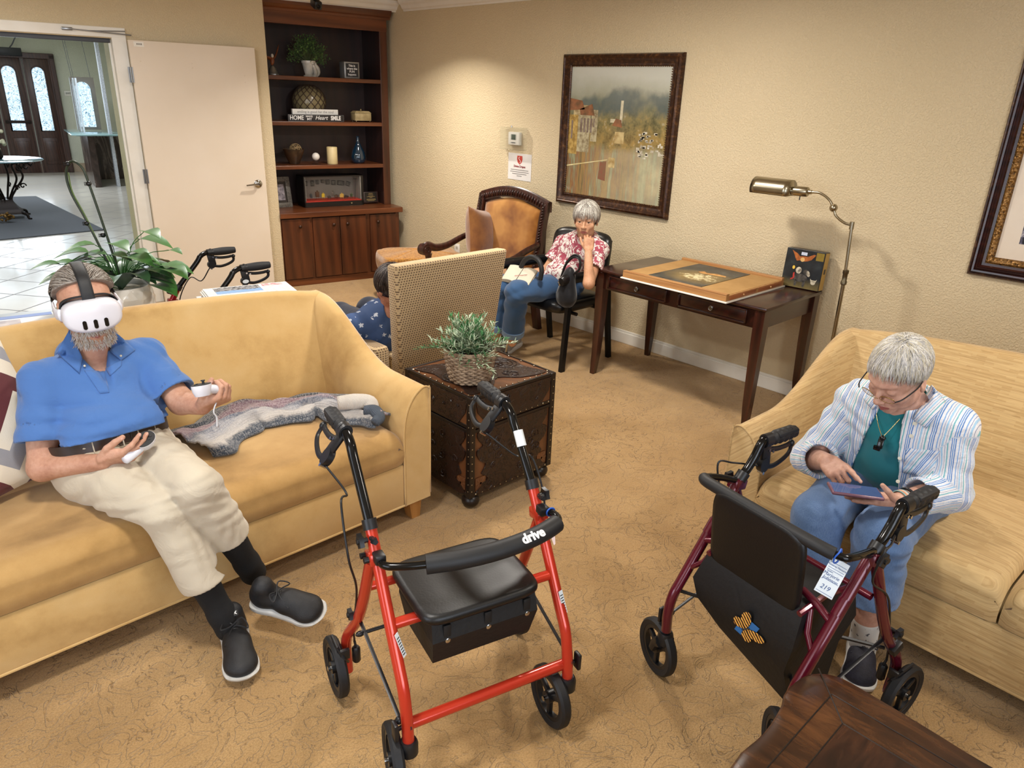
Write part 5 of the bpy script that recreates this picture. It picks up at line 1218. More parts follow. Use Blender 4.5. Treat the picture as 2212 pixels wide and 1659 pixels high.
# FUN cube
q = on('word_cube', 'small black and silver cube sign on the top bookcase shelf', 'sign', 0.868, 0.345, S1, math.radians(-4))
b = MB(); b.box((0, 0, 0.072), (0.145, 0.145, 0.143), 0.003); obj('cube', b, mt('silver_edge', '#9A9A98', 0.35, 0.5), q)
b = MB(); b.box((0, -0.0725, 0.072), (0.118, 0.002, 0.116)); fc = obj('face', b, mt('slate_face', '#24262A', 0.5), q)
M_wl = mt('letter_white', '#ECECEC', 0.5)
for i, (s_, sz) in enumerate((('This is', .024), ('where the', .024), ('FUN', .026), ('happens', .024))):
    b = MB(); b.text(s_, sz, Matrix.Translation((0, -0.0738, 0.110-i*0.025)) @ RX, 0.0004, 0.0008); obj('lettering', b, M_wl, fc)
b = MB(); b.box((0.073, 0, 0.072), (0.002, 0.118, 0.116)); fs_ = obj('side_face', b, mt('slate_face', '#24262A', 0.5), q)
for i in range(3): b = MB(); b.box((0.0745, 0, 0.10-i*0.032), (0.001, 0.08, 0.012)); obj('lettering_bar', b, mt('silver_edge', '#9A9A98', 0.35, 0.5), fs_)
# basket-wrapped glass ball
q = on('glass_float', 'rope netted olive glass ball resting behind the lettered blocks', 'ornament', 0.485, 0.42, S2)
b = MB(); b.ell((0, 0, 0.165), 0.150, None, 40, 28); t = NT('smoked_glass'); t.set(col=t.mix(t.noise(9, 3), hexc('#8A7F5E'), hexc('#6A6148')), rough=0.25, spec=0.6); obj('ball', b, t.m, q)
b = MB()
for k in range(14):
    for s in (-1, 1):
        pts = []
        for i in range(40):
            u = -1.25+2.5*i/39; a = 2*PI*k/14+s*u*0.9; pts.append((0.153*math.cos(u)*math.cos(a), 0.153*math.cos(u)*math.sin(a), 0.165+0.153*math.sin(u)))
        b.tube(pts, 0.0036, 5)
obj('rope_net', b, mt('brown_rope', '#3A2A1E', 0.7), q, ang=180)
for (nm, lab, x0, x1, z0, z1, bg, yy) in (('word_block', 'long black block sign reading home on the middle bookcase shelf', 0.215, 0.745, S2, S2+0.060, '#221F22', 0.235), ('word_block', 'slim white block sign stacked above the black word block', 0.268, 0.70, S2+0.060, S2+0.106, '#DCDCDA', 0.262)):
    q = on(nm, lab, 'sign', (x0+x1)/2, yy, z0); w_ = x1-x0; h_ = z1-z0
    b = MB(); b.box((0, 0.012, h_/2), (w_, 0.035, h_), 0.001); bd = obj('block', b, mt('block_'+bg, bg, 0.5, col2=bg), q)
    if bg == '#221F22':
        b = MB()
        for (cx_, cz, a_, c_) in ((0, 0.003, w_-.004, .001), (0, h_-.003, w_-.004, .001), (-w_/2+.003, h_/2, .001, h_-.006), (w_/2-.003, h_/2, .001, h_-.006)): b.box((cx_, -0.006, cz), (a_, 0.001, c_))
        obj('border', b, mt('block_grey', '#8A8A8A', 0.5), bd)
        for (s_, sz, x, z, sx, bo, sh) in (('HOME', .054, -.185, .030, .85, .0006, 0), ('MAKES', .022, -.068, .044, .95, .0003, 0), ('MY', .028, -.068, .020, 1.2, .0004, 0), ('Heart', .050, .045, .032, 1.0, .0002, .35), ('SMILE', .050, .185, .030, .78, .0022, 0)):
            b = MB(); b.text(s_, sz, Matrix.Translation((x, -0.0062, z)) @ RX, 0.0003, bo, sx=sx, shear=sh); obj('lettering', b, M_wl, bd)
    else:
        b = MB(); b.text('smiling is good for the soul', .031, Matrix.Translation((0, -0.0062, h_/2)) @ RX, 0.0003, 0.0, sx=1.02); obj('lettering', b, mt('letter_grey', '#7A7A7C', 0.6), bd)
q = on('trinket_box', 'cream lidded trinket box on tiny feet, right end of the middle shelf', 'box', 0.955, 0.32, S2)
M_cream = mt('aged_cream', '#B8A67C', 0.45, col2='#9A885F', vs=20)
b = MB(); b.box((0, 0, 0.045), (0.165, 0.11, 0.068), 0.004); obj('box_body', b, M_cream, q)
b = MB(); b.loft([[(-.085, -.058, .08), (.085, -.058, .08), (.085, .058, .08), (-.085, .058, .08)], [(-.065, -.04, .098), (.065, -.04, .098), (.065, .04, .098), (-.065, .04, .098)]]); b.lathe([(0.003, 0), (0.008, 0.008), (0.004, 0.016), (0, 0.02)], 10, Matrix.Translation((0, 0, 0.098))); obj('lid', b, M_cream, q)
for sx in (-1, 1): b = MB(); b.ell((sx*0.07, -0.045, 0.006), 0.007); obj('foot', b, M_brass, q)
for sx in (-1, 1): b = MB(); b.ell((sx*0.07, 0.045, 0.006), 0.007); obj('foot', b, M_brass, q)
q = on('glass_ornament', 'round clear glass edge peeking past the wall corner, middle shelf', 'ornament', 0.035, 0.30, S2)
b = MB(); b.lathe([(0, 0), (0.03, 0), (0.008, 0.01), (0.006, 0.05), (0.05, 0.10), (0.06, 0.15), (0.045, 0.17), (0, 0.17)], 24); obj('goblet', b, M_clear, q)
# lower shelf
q = on('pottery_bowl', 'brown pottery bowl with a rattan ball on the lower bookcase shelf', 'bowl', 0.285, 0.36, S3)
b = MB(); b.lathe([(0, 0), (0.045, 0), (0.05, 0.01), (0.085, 0.09), (0.10, 0.135), (0.094, 0.135), (0.08, 0.09), (0.045, 0.015), (0, 0.015)], 30); obj('bowl', b, mt('brown_glaze', '#4A3524', 0.3, col2='#2E241C', vs=14), q)
q = on('rattan_ball', 'woven rattan ball lying in the brown pottery bowl', 'ornament', 0.305, 0.36, S3+0.070)
b = MB()
for k in range(14):
    ax = Vector((rnd.gauss(0, 1), rnd.gauss(0, 1), rnd.gauss(0, 1))).normalized(); M = rot_to(ax); b.tube([M @ Vector((0.056*math.cos(a), 0.056*math.sin(a), 0))+Vector((0, 0, 0.056)) for a in np.linspace(0, 2*PI, 24, endpoint=False)], 0.003, 5, closed=True)
obj('weave', b, mt('rattan', '#8A7350', 0.7), q, ang=180)
q = on('ball_candle', 'white ball candle on a small glass stand, lower bookcase shelf', 'candle', 0.475, 0.30, S3)
b = MB(); b.lathe([(0, 0), (0.04, 0), (0.042, 0.004), (0.018, 0.010), (0.022, 0.022), (0.04, 0.030), (0.036, 0.034), (0, 0.034)], 24); obj('glass_stand', b, M_clear, q)
b = MB(); b.ell((0, 0, 0.069), 0.036); obj('wax_ball', b, mt('white_wax', '#E6E2DC', 0.45), q); b = MB(); b.cyl((0, 0, 0.10), (0, 0, 0.114), 0.001); obj('wick', b, M_ink, q)
q = on('pillar_candle', 'cream pillar candle on the lower bookcase shelf', 'candle', 0.642, 0.315, S3)
b = MB(); b.lathe([(0, 0), (0.048, 0), (0.050, 0.004), (0.050, 0.150), (0.046, 0.155), (0.03, 0.150), (0, 0.150)], 30); obj('wax', b, mt('cream_wax', '#DCCB9C', 0.4, col2='#D0BD8A'), q); b = MB(); b.cyl((0, 0, 0.15), (0.001, 0, 0.162), 0.001); obj('wick', b, M_ink, q)
q = on('glass_bottle', 'dark blue teardrop glass bottle on the lower bookcase shelf', 'bottle', 0.915, 0.33, S3)
t = NT('blue_bottle_glass'); t.set(col=hexc('#0E2A3E'), rough=0.06, spec=0.8, coat=0.6); b = MB(); b.lathe([(0, 0), (0.05, 0), (0.066, 0.02), (0.07, 0.06), (0.058, 0.11), (0.03, 0.165), (0.016, 0.20), (0.012, 0.235), (0.015, 0.25), (0.010, 0.25), (0, 0.24)], 32); obj('bottle', b, t.m, q, ang=180)
q = on('small_plant', 'tiny green sprig at the left edge of the lower bookcase shelf', 'plant', 0.055, 0.30, S3)
b = MB(); [leaf(b, (0, 0, 0.03+i*.008), (0.6*math.cos(i), 0.6*math.sin(i), 0.8), (0, 0, 1), 0.05, 0.014) for i in range(7)]; obj('leaves', b, leafmat('sprig_green', '#2F6B35', '#4F8A45'), q); b = MB(); b.lathe([(0, 0), (0.02, 0), (0.024, 0.03), (0, 0.03)], 14); obj('pot', b, M_ceramic, q)
# counter level
q = on('photo_frame', 'carved grey photo frame leaning at the left end of the bookcase counter', 'photo frame', 0.125, 0.33, S0, math.radians(8))
Rl = Matrix.Rotation(math.radians(-10), 4, 'X')
def add_to(b, s): 
    n = MB(); n.add(s.v, s.f, Rl); return n
b = MB()
for (x, z, w_, h_) in ((0, 0.02, 0.22, 0.045), (0, 0.258, 0.22, 0.045), (-0.088, 0.139, 0.045, 0.20), (0.088, 0.139, 0.045, 0.20)): b.box((x, 0, z), (w_, 0.018, h_), 0.004)
obj('frame', add_to(b, b), mt('pewter_frame', '#4A4744', 0.5, 0.2, col2='#6E6A64', vs=90, bump=.4, bs=120), q)
b = MB(); b.box((0, 0.004, 0.139), (0.14, 0.004, 0.20)); obj('mount', add_to(b, b), mt('dark_mount', '#2A2320', 0.5), q)
b = MB(); b.box((0, 0.0, 0.139), (0.095, 0.003, 0.145)); obj('photograph', add_to(b, b), mt('old_photo', '#A9A2AC', 0.4, col2='#4E4A55', vs=30), q)
# shadow-box diorama
q = on('shadow_box', 'glass fronted shadow box diorama of a tiny gallery room on the counter', 'diorama', 0.622, 0.25, S0, math.radians(0.5))
M_fr = mt('diorama_black', '#1B1715', 0.35)
W_, H_, Dp = 0.60, 0.285, 0.20
b = MB(); b.b2(-W_/2, W_/2, 0, Dp, 0, 0.045); b.b2(-W_/2, W_/2, 0, Dp, H_-0.008, H_); b.b2(-W_/2, -W_/2+0.012, 0, Dp, 0, H_); b.b2(W_/2-0.02, W_/2, 0, Dp, 0, H_); cs = obj('case', b, M_fr, q, smooth=False)
b = MB(); b.b2(-W_/2+.012, W_/2-.02, Dp-0.01, Dp-0.004, 0.045, H_-0.008); b.b2(-W_/2+.012, -W_/2+.02, 0.01, Dp-0.01, 0.045, H_-0.008); b.b2(W_/2-.03, W_/2-.02, 0.01, Dp-0.01, 0.045, H_-0.008); obj('inner_wall', b, mt('mini_wall', '#9A958C', 0.6), cs, smooth=False)
b = MB(); b.b2(-W_/2+.012, W_/2-.02, 0.008, Dp-0.01, 0.045, 0.056); obj('red_floor', b, mt('mini_red_floor', '#B5301F', 0.5), cs, smooth=False)
for i, (x, z, w_, h_, r_) in enumerate([(-.215, .20, .03, .045, .02), (-.15, .20, .035, .055, 0), (-.10, .21, .03, .04, 0), (-.045, .215, .032, .032, 0.05), (0.005, .208, .042, .045, -.05), (.065, .20, .045, .045, .06), (.14, .195, .075, .045, .12), (.215, .185, .045, .045, .35)]):
    b = MB(); M = Matrix.Translation((x, Dp-0.014, z)) @ Matrix.Rotation(r_, 4, 'Y'); s1 = MB(); s1.box((0, 0, 0), (w_, 0.004, h_)); b.add(s1.v, s1.f, M); o_ = obj('tiny_picture', b, M_ink, cs, smooth=False)
    b = MB(); s1 = MB(); s1.box((0, -0.003, 0), (w_*.7, 0.002, h_*.7)); b.add(s1.v, s1.f, M); obj('tiny_print', b, mt('mini_print', '#8E8A80', 0.5, col2='#4A4844', vs=60), o_, smooth=False)
for (x, y, col, sz) in ((-.20, .10, '#3B3B3F', (.02, .02, .035)), (-.14, .09, '#5A3A22', (.035, .02, .05)), (-.075, .11, '#D9B82E', (.03, .006, .035)), (0.02, .10, '#6A6258', (.028, .006, .045)), (.10, .07, '#C9A24A', (.04, .006, .032)), (-.03, .07, '#4A3A30', (.03, .02, .022)), (.15, .09, '#3A2A24', (.05, .02, .018)), (.06, .11, '#5A4434', (.04, .02, .022)), (.205, .08, '#4A5A3A', (.02, .02, .03))):
    b = MB(); b.box((x, y, .056+sz[2]), (sz[0], sz[1], sz[2]), 0.002); 
    for dx in (-.4, .4): b.cyl((x+dx*sz[0], y, 0.056), (x+dx*sz[0]*.7, y, .056+sz[2]*.6), 0.0014, n=6)
    b.ell((x, y, .056+sz[2]*1.6), (sz[0]*.2, sz[0]*.2, sz[2]*.2), None, 8, 6)
    obj('tiny_furniture', b, mt('mini_'+col, col, 0.5), cs)
b = MB(); b.cyl((.232, .05, .056), (.24, .05, .245), 0.0025, n=8); b.box((.235, .05, .245), (.03, .012, .006)); obj('tiny_lamp_post', b, M_ink, cs)
b = MB(); b.b2(-W_/2+.012, W_/2-.02, 0.002, 0.004, 0.045, H_-0.008); obj('glass_front', b, M_clear, cs, smooth=False)
b = MB(); b.prism([(0, -.008), (.008, .002), (.004, .007), (0, .003), (-.004, .007), (-.008, .002)], 0.002, Matrix.Translation((0.17, -0.001, 0.022)) @ RX); obj('heart_badge', b, M_cream, cs)
# plaque on stand
q = on('award_plaque', 'small black lettered plaque on a stand, right end of the counter', 'plaque', 1.02, 0.30, S0)
b = MB(); s1 = MB(); s1.box((0, 0, 0.062), (0.155, 0.010, 0.105), 0.002); b.add(s1.v, s1.f, Rl); obj('board', b, M_oakd, q)
b = MB(); s1 = MB(); s1.box((0, -0.006, 0.064), (0.125, 0.002, 0.088)); b.add(s1.v, s1.f, Rl); pl_ = obj('black_plate', b, mt('plate_black', '#0E0D0D', 0.3), q)
b = MB()
for i, wd in enumerate((.04, .05, 0, .05, .085, .03, 0, .095, .10, .07)):
    if wd: s1 = MB(); s1.box((0, -0.0075, 0.098-i*0.0078), (wd, 0.0006, 0.0026)); b.add(s1.v, s1.f, Rl)
obj('engraved_lines', b, mt('gold_print', '#A88E5A', 0.4), pl_)
b = MB(); b.box((0, -0.012, 0.006), (0.165, 0.035, 0.010), 0.001); obj('stand', b, M_clear, q)
# letter opener lying on the counter
q = on('silver_knife', 'thin silver letter opener lying in front of the shadow box', 'letter opener', 0.83, 0.215, S0+0.002)
b = MB(); b.tube([(-0.16, 0.0, 0.002), (0.0, -0.012, 0.003), (0.05, -0.016, 0.003)], [0.004, 0.007, 0.005], 6, flat=.3); obj('blade', b, M_bolt, q)

# ---------------------------------------------------------------- ceiling camera
q = thing('security_camera', 'black security camera hanging from the ceiling before the bookcase', 'camera', tuple(tb(0.40, -0.13, 2.50)), TBR)
b = MB(); b.lathe([(0, 0), (0.045, 0), (0.045, -0.02), (0, -0.02)], 20); obj('mount', b, M_plas, q)
b = MB(); b.cyl((0, 0, -0.02), (0, 0, -0.07), 0.012); b.box((0.0, -0.02, -0.095), (0.065, 0.12, 0.065), 0.012, Matrix.Rotation(0.35, 3, 'X')); hd_ = obj('housing', b, M_plas, q)
b = MB(); b.lathe([(0, 0), (0.022, 0), (0.022, 0.004), (0.014, 0.006), (0, 0.004)], 20, Matrix.Translation((0, -0.078, -0.117)) @ Matrix.Rotation(PI/2+.35, 4, 'X')); obj('lens', b, mt('lens_dark', '#0A0A0C', 0.08), hd_)
# ---------------------------------------------------------------- pictures and fittings on the right wall
def frame_profile(name, par, y0, y1, z0, z1, prof, m, label=None):
    """picture frame moulding swept round a rectangle on the wall x=0 (facing -x). prof: (inset, depth)"""
    b = MB(); C4 = [(y0, z0, 1, 1), (y1, z0, -1, 1), (y1, z1, -1, -1), (y0, z1, 1, -1)]
    rings = [[(-d, y+sy*i_, z+sz*i_) for (i_, d) in prof] for (y, z, sy, sz) in C4]
    b.loft(rings+[rings[0]], closed=True, caps=False); return obj(name, b, m, par, ang=35, label=label)
M_gfr = NT('antique_gold_frame'); t = M_gfr; t.set(col=t.ramp(t.noise(14, 5, 0.7, t.mapping(scale=(1, 3, 3))), [(0.35, hexc('#26140C')), (0.52, hexc('#3C2214')), (0.72, hexc('#6E4A2A'))]), rough=0.3, metal=0.35); M_gfr = t.m
pt = thing('framed_painting', 'large framed painting of a lakeside village on the right wall', 'painting', (4.36, 3.53, 1.515), 0)
pt.rotation_euler = (0, 0, 0)
frame_profile('frame', pt, -0.53, 0.53, -0.535, 0.535, [(0, 0.0), (0, 0.022), (0.008, 0.036), (0.022, 0.042), (0.036, 0.032), (0.060, 0.022), (0.074, 0.024), (0.080, 0.018), (0.082, 0.005)], M_gfr)
b = MB()
for i in range(60): 
    u = -0.45+0.9*i/59
    for z in (-0.452, 0.452): b.ell((-0.021, u, z), 0.0042, None, 6, 4)
    for y in (-0.447, 0.447): b.ell((-0.021, y, u), 0.0042, None, 6, 4)
obj('beading', b, mt('frame_bead', '#6E4A28', 0.35, 0.5), pt, ang=180)
t = NT('lake_painting'); X, Y, Z = t.sep()
n1 = t.noise(4.5, 5, 0.65); n2 = t.noise(16, 5, 0.7); ns = t.noise(3.0, 4, 0.7, t.mapping(scale=(1, 6, 0.6)))
zz = t.math('ADD', t.math('MULTIPLY_ADD', Z, 1.08, 0.5), t.math('MULTIPLY', t.math('SUBTRACT', n1, 0.5), 0.16))
land = t.ramp(zz, [(0.0, hexc('#8F7A52')), (0.28, hexc('#B39A62')), (0.38, hexc('#8A7748')), (0.45, hexc('#9A7A40')), (0.58, hexc('#6E6A48')), (0.70, hexc('#7C7E68')), (0.80, hexc('#A5A593')), (0.92, hexc('#C2C3B8'))])
dabs = t.ramp(n2, [(0.36, hexc('#33321F')), (0.5, hexc('#857850')), (0.62, hexc('#A88C50')), (0.72, hexc('#CFC8AC'))])
lm = t.ramp(zz, [(0.30, (0, 0, 0, 1)), (0.40, (1, 1, 1, 1)), (0.60, (0.9, 0.9, 0.9, 1)), (0.78, (0, 0, 0, 1))])
col = t.mix(t.math('MULTIPLY', lm, 0.62), land, dabs)
# water: vertical reflections warm at the left, pale blue at the right
wat = t.ramp(ns, [(0.3, hexc('#5E5038')), (0.42, hexc('#A07C44')), (0.5, hexc('#8A6040')), (0.58, hexc('#868868')), (0.72, hexc('#B5AE88'))])
wr_ = t.mix(t.ramp(Y, [(0.0, (1, 1, 1, 1)), (0.001, (1, 1, 1, 1))]), wat, wat)
ym = t.math('MULTIPLY_ADD', Y, -1.15, 0.45, clamp=True)
wat = t.mix(t.math('MULTIPLY', ym, 0.75), wat, t.ramp(n1, [(0.4, hexc('#A8A992')), (0.6, hexc('#CCC6A4'))]))
wm = t.ramp(zz, [(0.36, (1, 1, 1, 1)), (0.42, (0, 0, 0, 1))])
col = t.mix(wm, col, wat)
bl = t.math('MULTIPLY', t.ramp(t.noise(3.2, 3, 0.5, t.mapping(loc=(2, 1, 3))), [(0.5, (0, 0, 0, 1)), (0.6, (1, 1, 1, 1))]), t.ramp(zz, [(0.62, (0, 0, 0, 1)), (0.68, (1, 1, 1, 1)), (0.78, (1, 1, 1, 1)), (0.84, (0, 0, 0, 1))]))
col = t.mix(t.math('MULTIPLY', bl, 0.7), col, hexc('#4C5A60'))
t.set(col=col, rough=0.12, coat=0.6, coatr=0.03, spec=0.5); 
b = MB(); b.b2(-0.012, -0.006, -0.452, 0.452, -0.457, 0.457); cv = obj('canvas', b, t.m, pt, smooth=False)
PM = Matrix(((0, 0, -1, -0.0122), (-1, 0, 0, 0), (0, 1, 0, 0), (0, 0, 0, 1)))
def pb_(name, polys, c1, c2, dz=0.0002, sc=22):
    b = MB()
    for p in polys: b.prism(p, 0.0004, PM @ Matrix.Translation((0, 0, dz)))
    obj(name, b, mt('paint_'+name, c1, 0.2, col2=c2, vs=sc, coat=.5, coatr=.05), cv, smooth=False)
R4 = lambda x0, x1, z0, z1: [(x0, z0), (x1, z0), (x1, z1), (x0, z1)]
pb_('yellow_house', [R4(-.45, -.36, -.16, .12)], '#C8A860', '#8E7038', sc=34)
pb_('pale_house', [R4(-.36, -.24, -.14, .15), R4(-.23, -.17, -.06, .16)], '#BDB392', '#85765A', sc=34)
pb_('roof', [[(-.45, .15), (-.45, .235), (-.33, .22), (-.30, .16)], [(-.35, .16), (-.23, .20), (-.20, .12), (-.34, .12)], [(-.03, .06), (.06, .05), (.05, .10), (0, .11)]], '#9A6444', '#6E5038', 0.0007)
pb_('house_front', [R4(-.41, -.27, .12, .19)], '#C9B88C', '#95805A', 0.0004, 34)
pb_('arched_windows', [R4(-.335+i*.032, -.317+i*.032, -.0, .10) for i in range(4)]+[R4(-.425, -.41, -.05, .08), R4(-.21, -.198, .04, .10)], '#6E5A50', '#8A7A70', 0.0006)
pb_('church_tower', [R4(.035, .058, .08, .23), R4(-.05, .04, .08, .105)], '#DDD5B8', '#B5AC90')
pb_('villa', [R4(.0, .085, -.06, .02), R4(-.04, .02, -.23, -.16)], '#CDB884', '#A08452')
rnd = random.Random(8)
pb_('white_village', [R4(x, x+rnd.uniform(.012, .03), z, z+rnd.uniform(.008, .02)) for x, z in [(rnd.uniform(.20, .42), rnd.uniform(-.15, .02)) for _ in range(46)]], '#DAD4C2', '#A59C88', 0.0004)
pb_('shore_line', [[(-.45, -.245), (-.05, -.175), (-.05, -.180), (-.45, -.255)]], '#E2D6A8', '#C8B47A', 0.0006)
pb_('red_reflection', [[(-.12, -.20), (-.06, -.19), (-.06, -.33), (-.13, -.32)]], '#8A5444', '#7E6048', 0.0002, 34)

fr = thing('framed_print', 'dark carved picture frame cut off by the right edge of the photo', 'picture', (4.36, 0.70, 1.46), 0)
frame_profile('outer_gold_edge', fr, -0.43, 0.395, -0.495, 0.60, [(0, 0), (0, 0.02), (0.006, 0.028), (0.014, 0.024), (0.016, 0)], M_gfr, 'thin worn gold outer edge')
frame_profile('frame', fr, -0.416, 0.381, -0.481, 0.586, [(0, 0), (0, 0.028), (0.008, 0.042), (0.016, 0.040), (0.020, 0.034), (0.026, 0.040), (0.031, 0.034), (0.037, 0.038), (0.044, 0.028), (0.056, 0.024), (0.058, 0)], wood('mahogany_frame', '#1E0C0A', '#3A1914', 'Y', 1, 0.25))
t = NT('carved_gold'); vv = t.voro(75); t.set(col=t.ramp(vv, [(0.1, hexc('#3A2410')), (0.5, hexc('#8A6432'))]), rough=0.35, metal=0.5); t.bump(vv, 1.0, 0.006)
frame_profile('inner_gold_band', fr, -0.360, 0.325, -0.425, 0.530, [(0, 0), (0, 0.022), (0.010, 0.030), (0.028, 0.022), (0.034, 0.012), (0.034, 0)], t.m, 'carved gold inner band')
b = MB(); b.b2(-0.008, -0.004, -0.328, 0.293, -0.393, 0.498); obj('mount_board', b, mt('cream_mount', '#E2D6C6', 0.25, col2='#DDCFBE', coat=.4), fr, smooth=False)
t = NT('floral_print'); t.set(col=t.ramp(t.noise(26, 5, 0.75, None, 1.0), [(0.40, hexc('#17151C')), (0.5, hexc('#57536A')), (0.62, hexc('#C9C4C6'))]), rough=0.25)
b = MB(); b.b2(-0.0095, -0.0075, -0.24, 0.205, -0.31, 0.41); obj('print', b, t.m, fr, smooth=False)

th = thing('thermostat', 'white thermostat under a clear locking cover beside the painting', 'thermostat', (4.36, 4.565, 1.425), 0)
b = MB(); b.box((-0.018, 0, 0), (0.034, 0.13, 0.10), 0.008); bd = obj('body', b, M_white, th)
b = MB(); b.box((-0.0365, 0.0, 0.012), (0.002, 0.055, 0.042), 0.001); obj('display', b, mt('lcd', '#5A645A', 0.3), bd)
b = MB(); b.box((-0.0365, 0, -0.032), (0.001, 0.05, 0.006)); obj('lettering', b, M_ink, bd)
b = MB()
for (y, z, w_, h_) in ((0, 0.084, .25, .004), (0, -0.084, .25, .004), (-.124, 0, .004, .17), (.124, 0, .004, .17)): b.box((-0.035, y, z), (0.066, w_, h_), 0.001)
b.box((-0.068, 0, 0), (0.003, 0.252, 0.172), 0.001); obj('clear_cover', b, M_clear, th)
b = MB(); b.cyl((-0.03, 0.03, 0.086), (-0.03, 0.03, 0.098), 0.007); obj('lock', b, M_bolt, th)
nt = thing('paper_notice', 'white printed notice with a red shield below the thermostat', 'notice', (4.358, 4.515, 1.205), 0)
b = MB(); b.box((0, 0, 0), (0.0012, 0.275, 0.212)); sh = obj('sheet', b, mt('paper_white', '#E6E3E0', 0.6, col2='#DFDBD8'), nt)
NMt = Matrix(((0, 0, -1, -0.0008), (-1, 0, 0, 0), (0, 1, 0, 0), (0, 0, 0, 1)))
b = MB(); b.prism([(-.030, .088), (.030, .088), (.032, .06), (.024, .036), (0, .018), (-.024, .036), (-.032, .06)], 0.0004, NMt); obj('red_shield', b, mt('shield_red', '#C2473C', 0.5), sh)
b = MB(); b.tube([NMt @ Vector((0.012*math.sin(a*1.0)*(-1), .055+0.022*math.cos(a*.5), 0.0008)) for a in np.linspace(0, 2*PI, 20)], 0.0022, 5); obj('shield_mark', b, M_wl, sh)
b = MB(); b.text('Divine Drapes', .024, NMt @ Matrix.Translation((0, .003, 0.0004)), 0.0003, 0.0008); sub_ = None
obj('red_heading', b, mt('heading_red', '#8A3038', 0.5), sh)
b = MB()
for i, wd in enumerate((.21, .22, .17, .06)): b.box(tuple(NMt @ Vector((0, -.025-i*.016, .0004))), (0.0006, wd, 0.0045))
obj('printed_lines', b, mt('grey_print', '#7A7876', 0.6), sh)

# ---------------------------------------------------------------- carved armchair with tan velvet
M_carv = wood('carved_walnut', '#1F0D08', '#43211A', 'Z', 1.0, 0.3)
t = NT('amber_velvet'); t.set(col=t.ramp(t.noise(4.5, 3), [(0.35, hexc('#74420F')), (0.5, hexc('#9A6426')), (0.66, hexc('#B5803C'))]), rough=0.8, sheen=0.6, spec=0.15); t.bump(t.noise(260, 2), 0.2, 0.002); M_amb = t.m
ac = thing('carved_armchair', 'carved dark wood armchair with amber velvet upholstery near the wall', 'armchair', (3.80, 4.29, 0), math.radians(-90+3))
# local frame: x along width (world -y), y backwards (world +x)
hwc = 0.345
b = MB()
def backarch(u): return 1.005+0.060*math.cos(PI*u)
rings = []
for s in (-1, 1):
    b = MB(); b.loft([[(s*hwc+dx*0.030, y+dy*0.022, z) for dx, dy in ((-1, -1), (1, -1), (1, 1), (-1, 1))] for y, z in ((0.27, 0.0), (0.225, 0.22), (0.215, 0.40), (0.235, 0.60), (0.275, 0.85), (0.31, 1.0))]); obj('back_leg', b, M_carv, ac)
    b = MB(); b.loft([[(s*hwc+dx*k, -0.27+dy*k, z) for dx, dy in ((-1, -1), (1, -1), (1, 1), (-1, 1))] for k, z in ((0.022, 0), (0.028, 0.06), (0.020, 0.10), (0.027, 0.2), (0.030, 0.40))]); obj('front_leg', b, M_carv, ac)
    b = MB(); b.tube(spline([(s*(hwc+0.01), 0.22, 0.685), (s*(hwc+0.015), 0.08, 0.655), (s*(hwc+.02), -0.08, 0.605), (s*(hwc+.02), -0.20, 0.600), (s*(hwc+.02), -0.275, 0.625), (s*(hwc+.02), -0.315, 0.615)], 6), [0.020, 0.022, 0.026, 0.028, 0.030], 10, flat=1.15); arm_ = obj('arm', b, M_carv, ac)
    b = MB(); b.cyl((s*(hwc-.014), -0.315, 0.598), (s*(hwc+.054), -0.315, 0.598), 0.045, n=24)
    b.tube([(s*(hwc+.056), -0.315+0.033*(1-u/22)*math.cos(u*.55), 0.598+0.033*(1-u/22)*math.sin(u*.55)) for u in range(19)], 0.004, 6)
    b.tube([(s*(hwc-.016), -0.315+0.033*(1-u/22)*math.cos(u*.55), 0.598+0.033*(1-u/22)*math.sin(u*.55)) for u in range(19)], 0.004, 6); obj('arm_scroll', b, M_carv, arm_)
    b = MB(); b.lathe([(0.03, 0), (0.034, 0.03), (0.02, 0.06), (0.016, 0.10), (0.028, 0.15), (0.03, 0.165)], 16, Matrix.Translation((s*(hwc+0.01), -0.285, 0.40))); obj('arm_support', b, M_carv, ac)
b = MB(); n = 24; rings = []
for i in range(n+1):
    u = -1+2*i/n; x = u*(hwc+0.03); zt = 1.0+0.075*math.cos(u*PI/2); yb = 0.305+0.012
    rings.append([(x, yb-0.028, zt-0.075), (x, yb-0.022, zt-0.004), (x, yb-0.008, zt+0.010), (x, yb+0.022, zt), (x, yb+0.022, zt-0.075)])
b.loft(rings); tr_ = obj('crest_rail', b, M_carv, ac, ang=50)
b = MB()
for i in range(27):
    u = -0.95+1.9*i/26; x = u*(hwc+0.02); zt = 1.0+0.075*math.cos(u*PI/2); b.tube([(x-0.008, 0.286, zt-0.060), (x, 0.280, zt-0.038), (x+0.010, 0.286, zt-0.018)], 0.006, 6)
obj('leaf_carving', b, M_carv, tr_, ang=180)
for s in (-1, 1):
    b = MB()
    for i in range(22):
        z = 0.52+i*0.021; y = 0.235+(z-0.6)*0.165-0.028; b.tube([(s*(hwc-.008), y, z-0.008), (s*hwc, y-0.006, z), (s*(hwc+0.012), y, z+0.008)], 0.005, 6)
    obj('leaf_carving', b, M_carv, ac, ang=180)
b = MB()
def bp_(u, v):
    x = (-1+2*u)*(hwc-0.032); zt = 0.925+0.070*math.cos((-1+2*u)*PI/2); z = 0.44+(zt-0.44)*v; e = min(u, 1-u, v*1.0, (1-v))*8; e = min(1, e); y = 0.215+(z-0.4)*0.165-0.035*math.sqrt(e)
    return (x, y, z)
b.grid(bp_, 24, 24); b.b2(-hwc+.03, hwc-.03, 0.235, 0.25, 0.42, 0.60); obj('back_upholstery', b, M_amb, ac, ang=60)
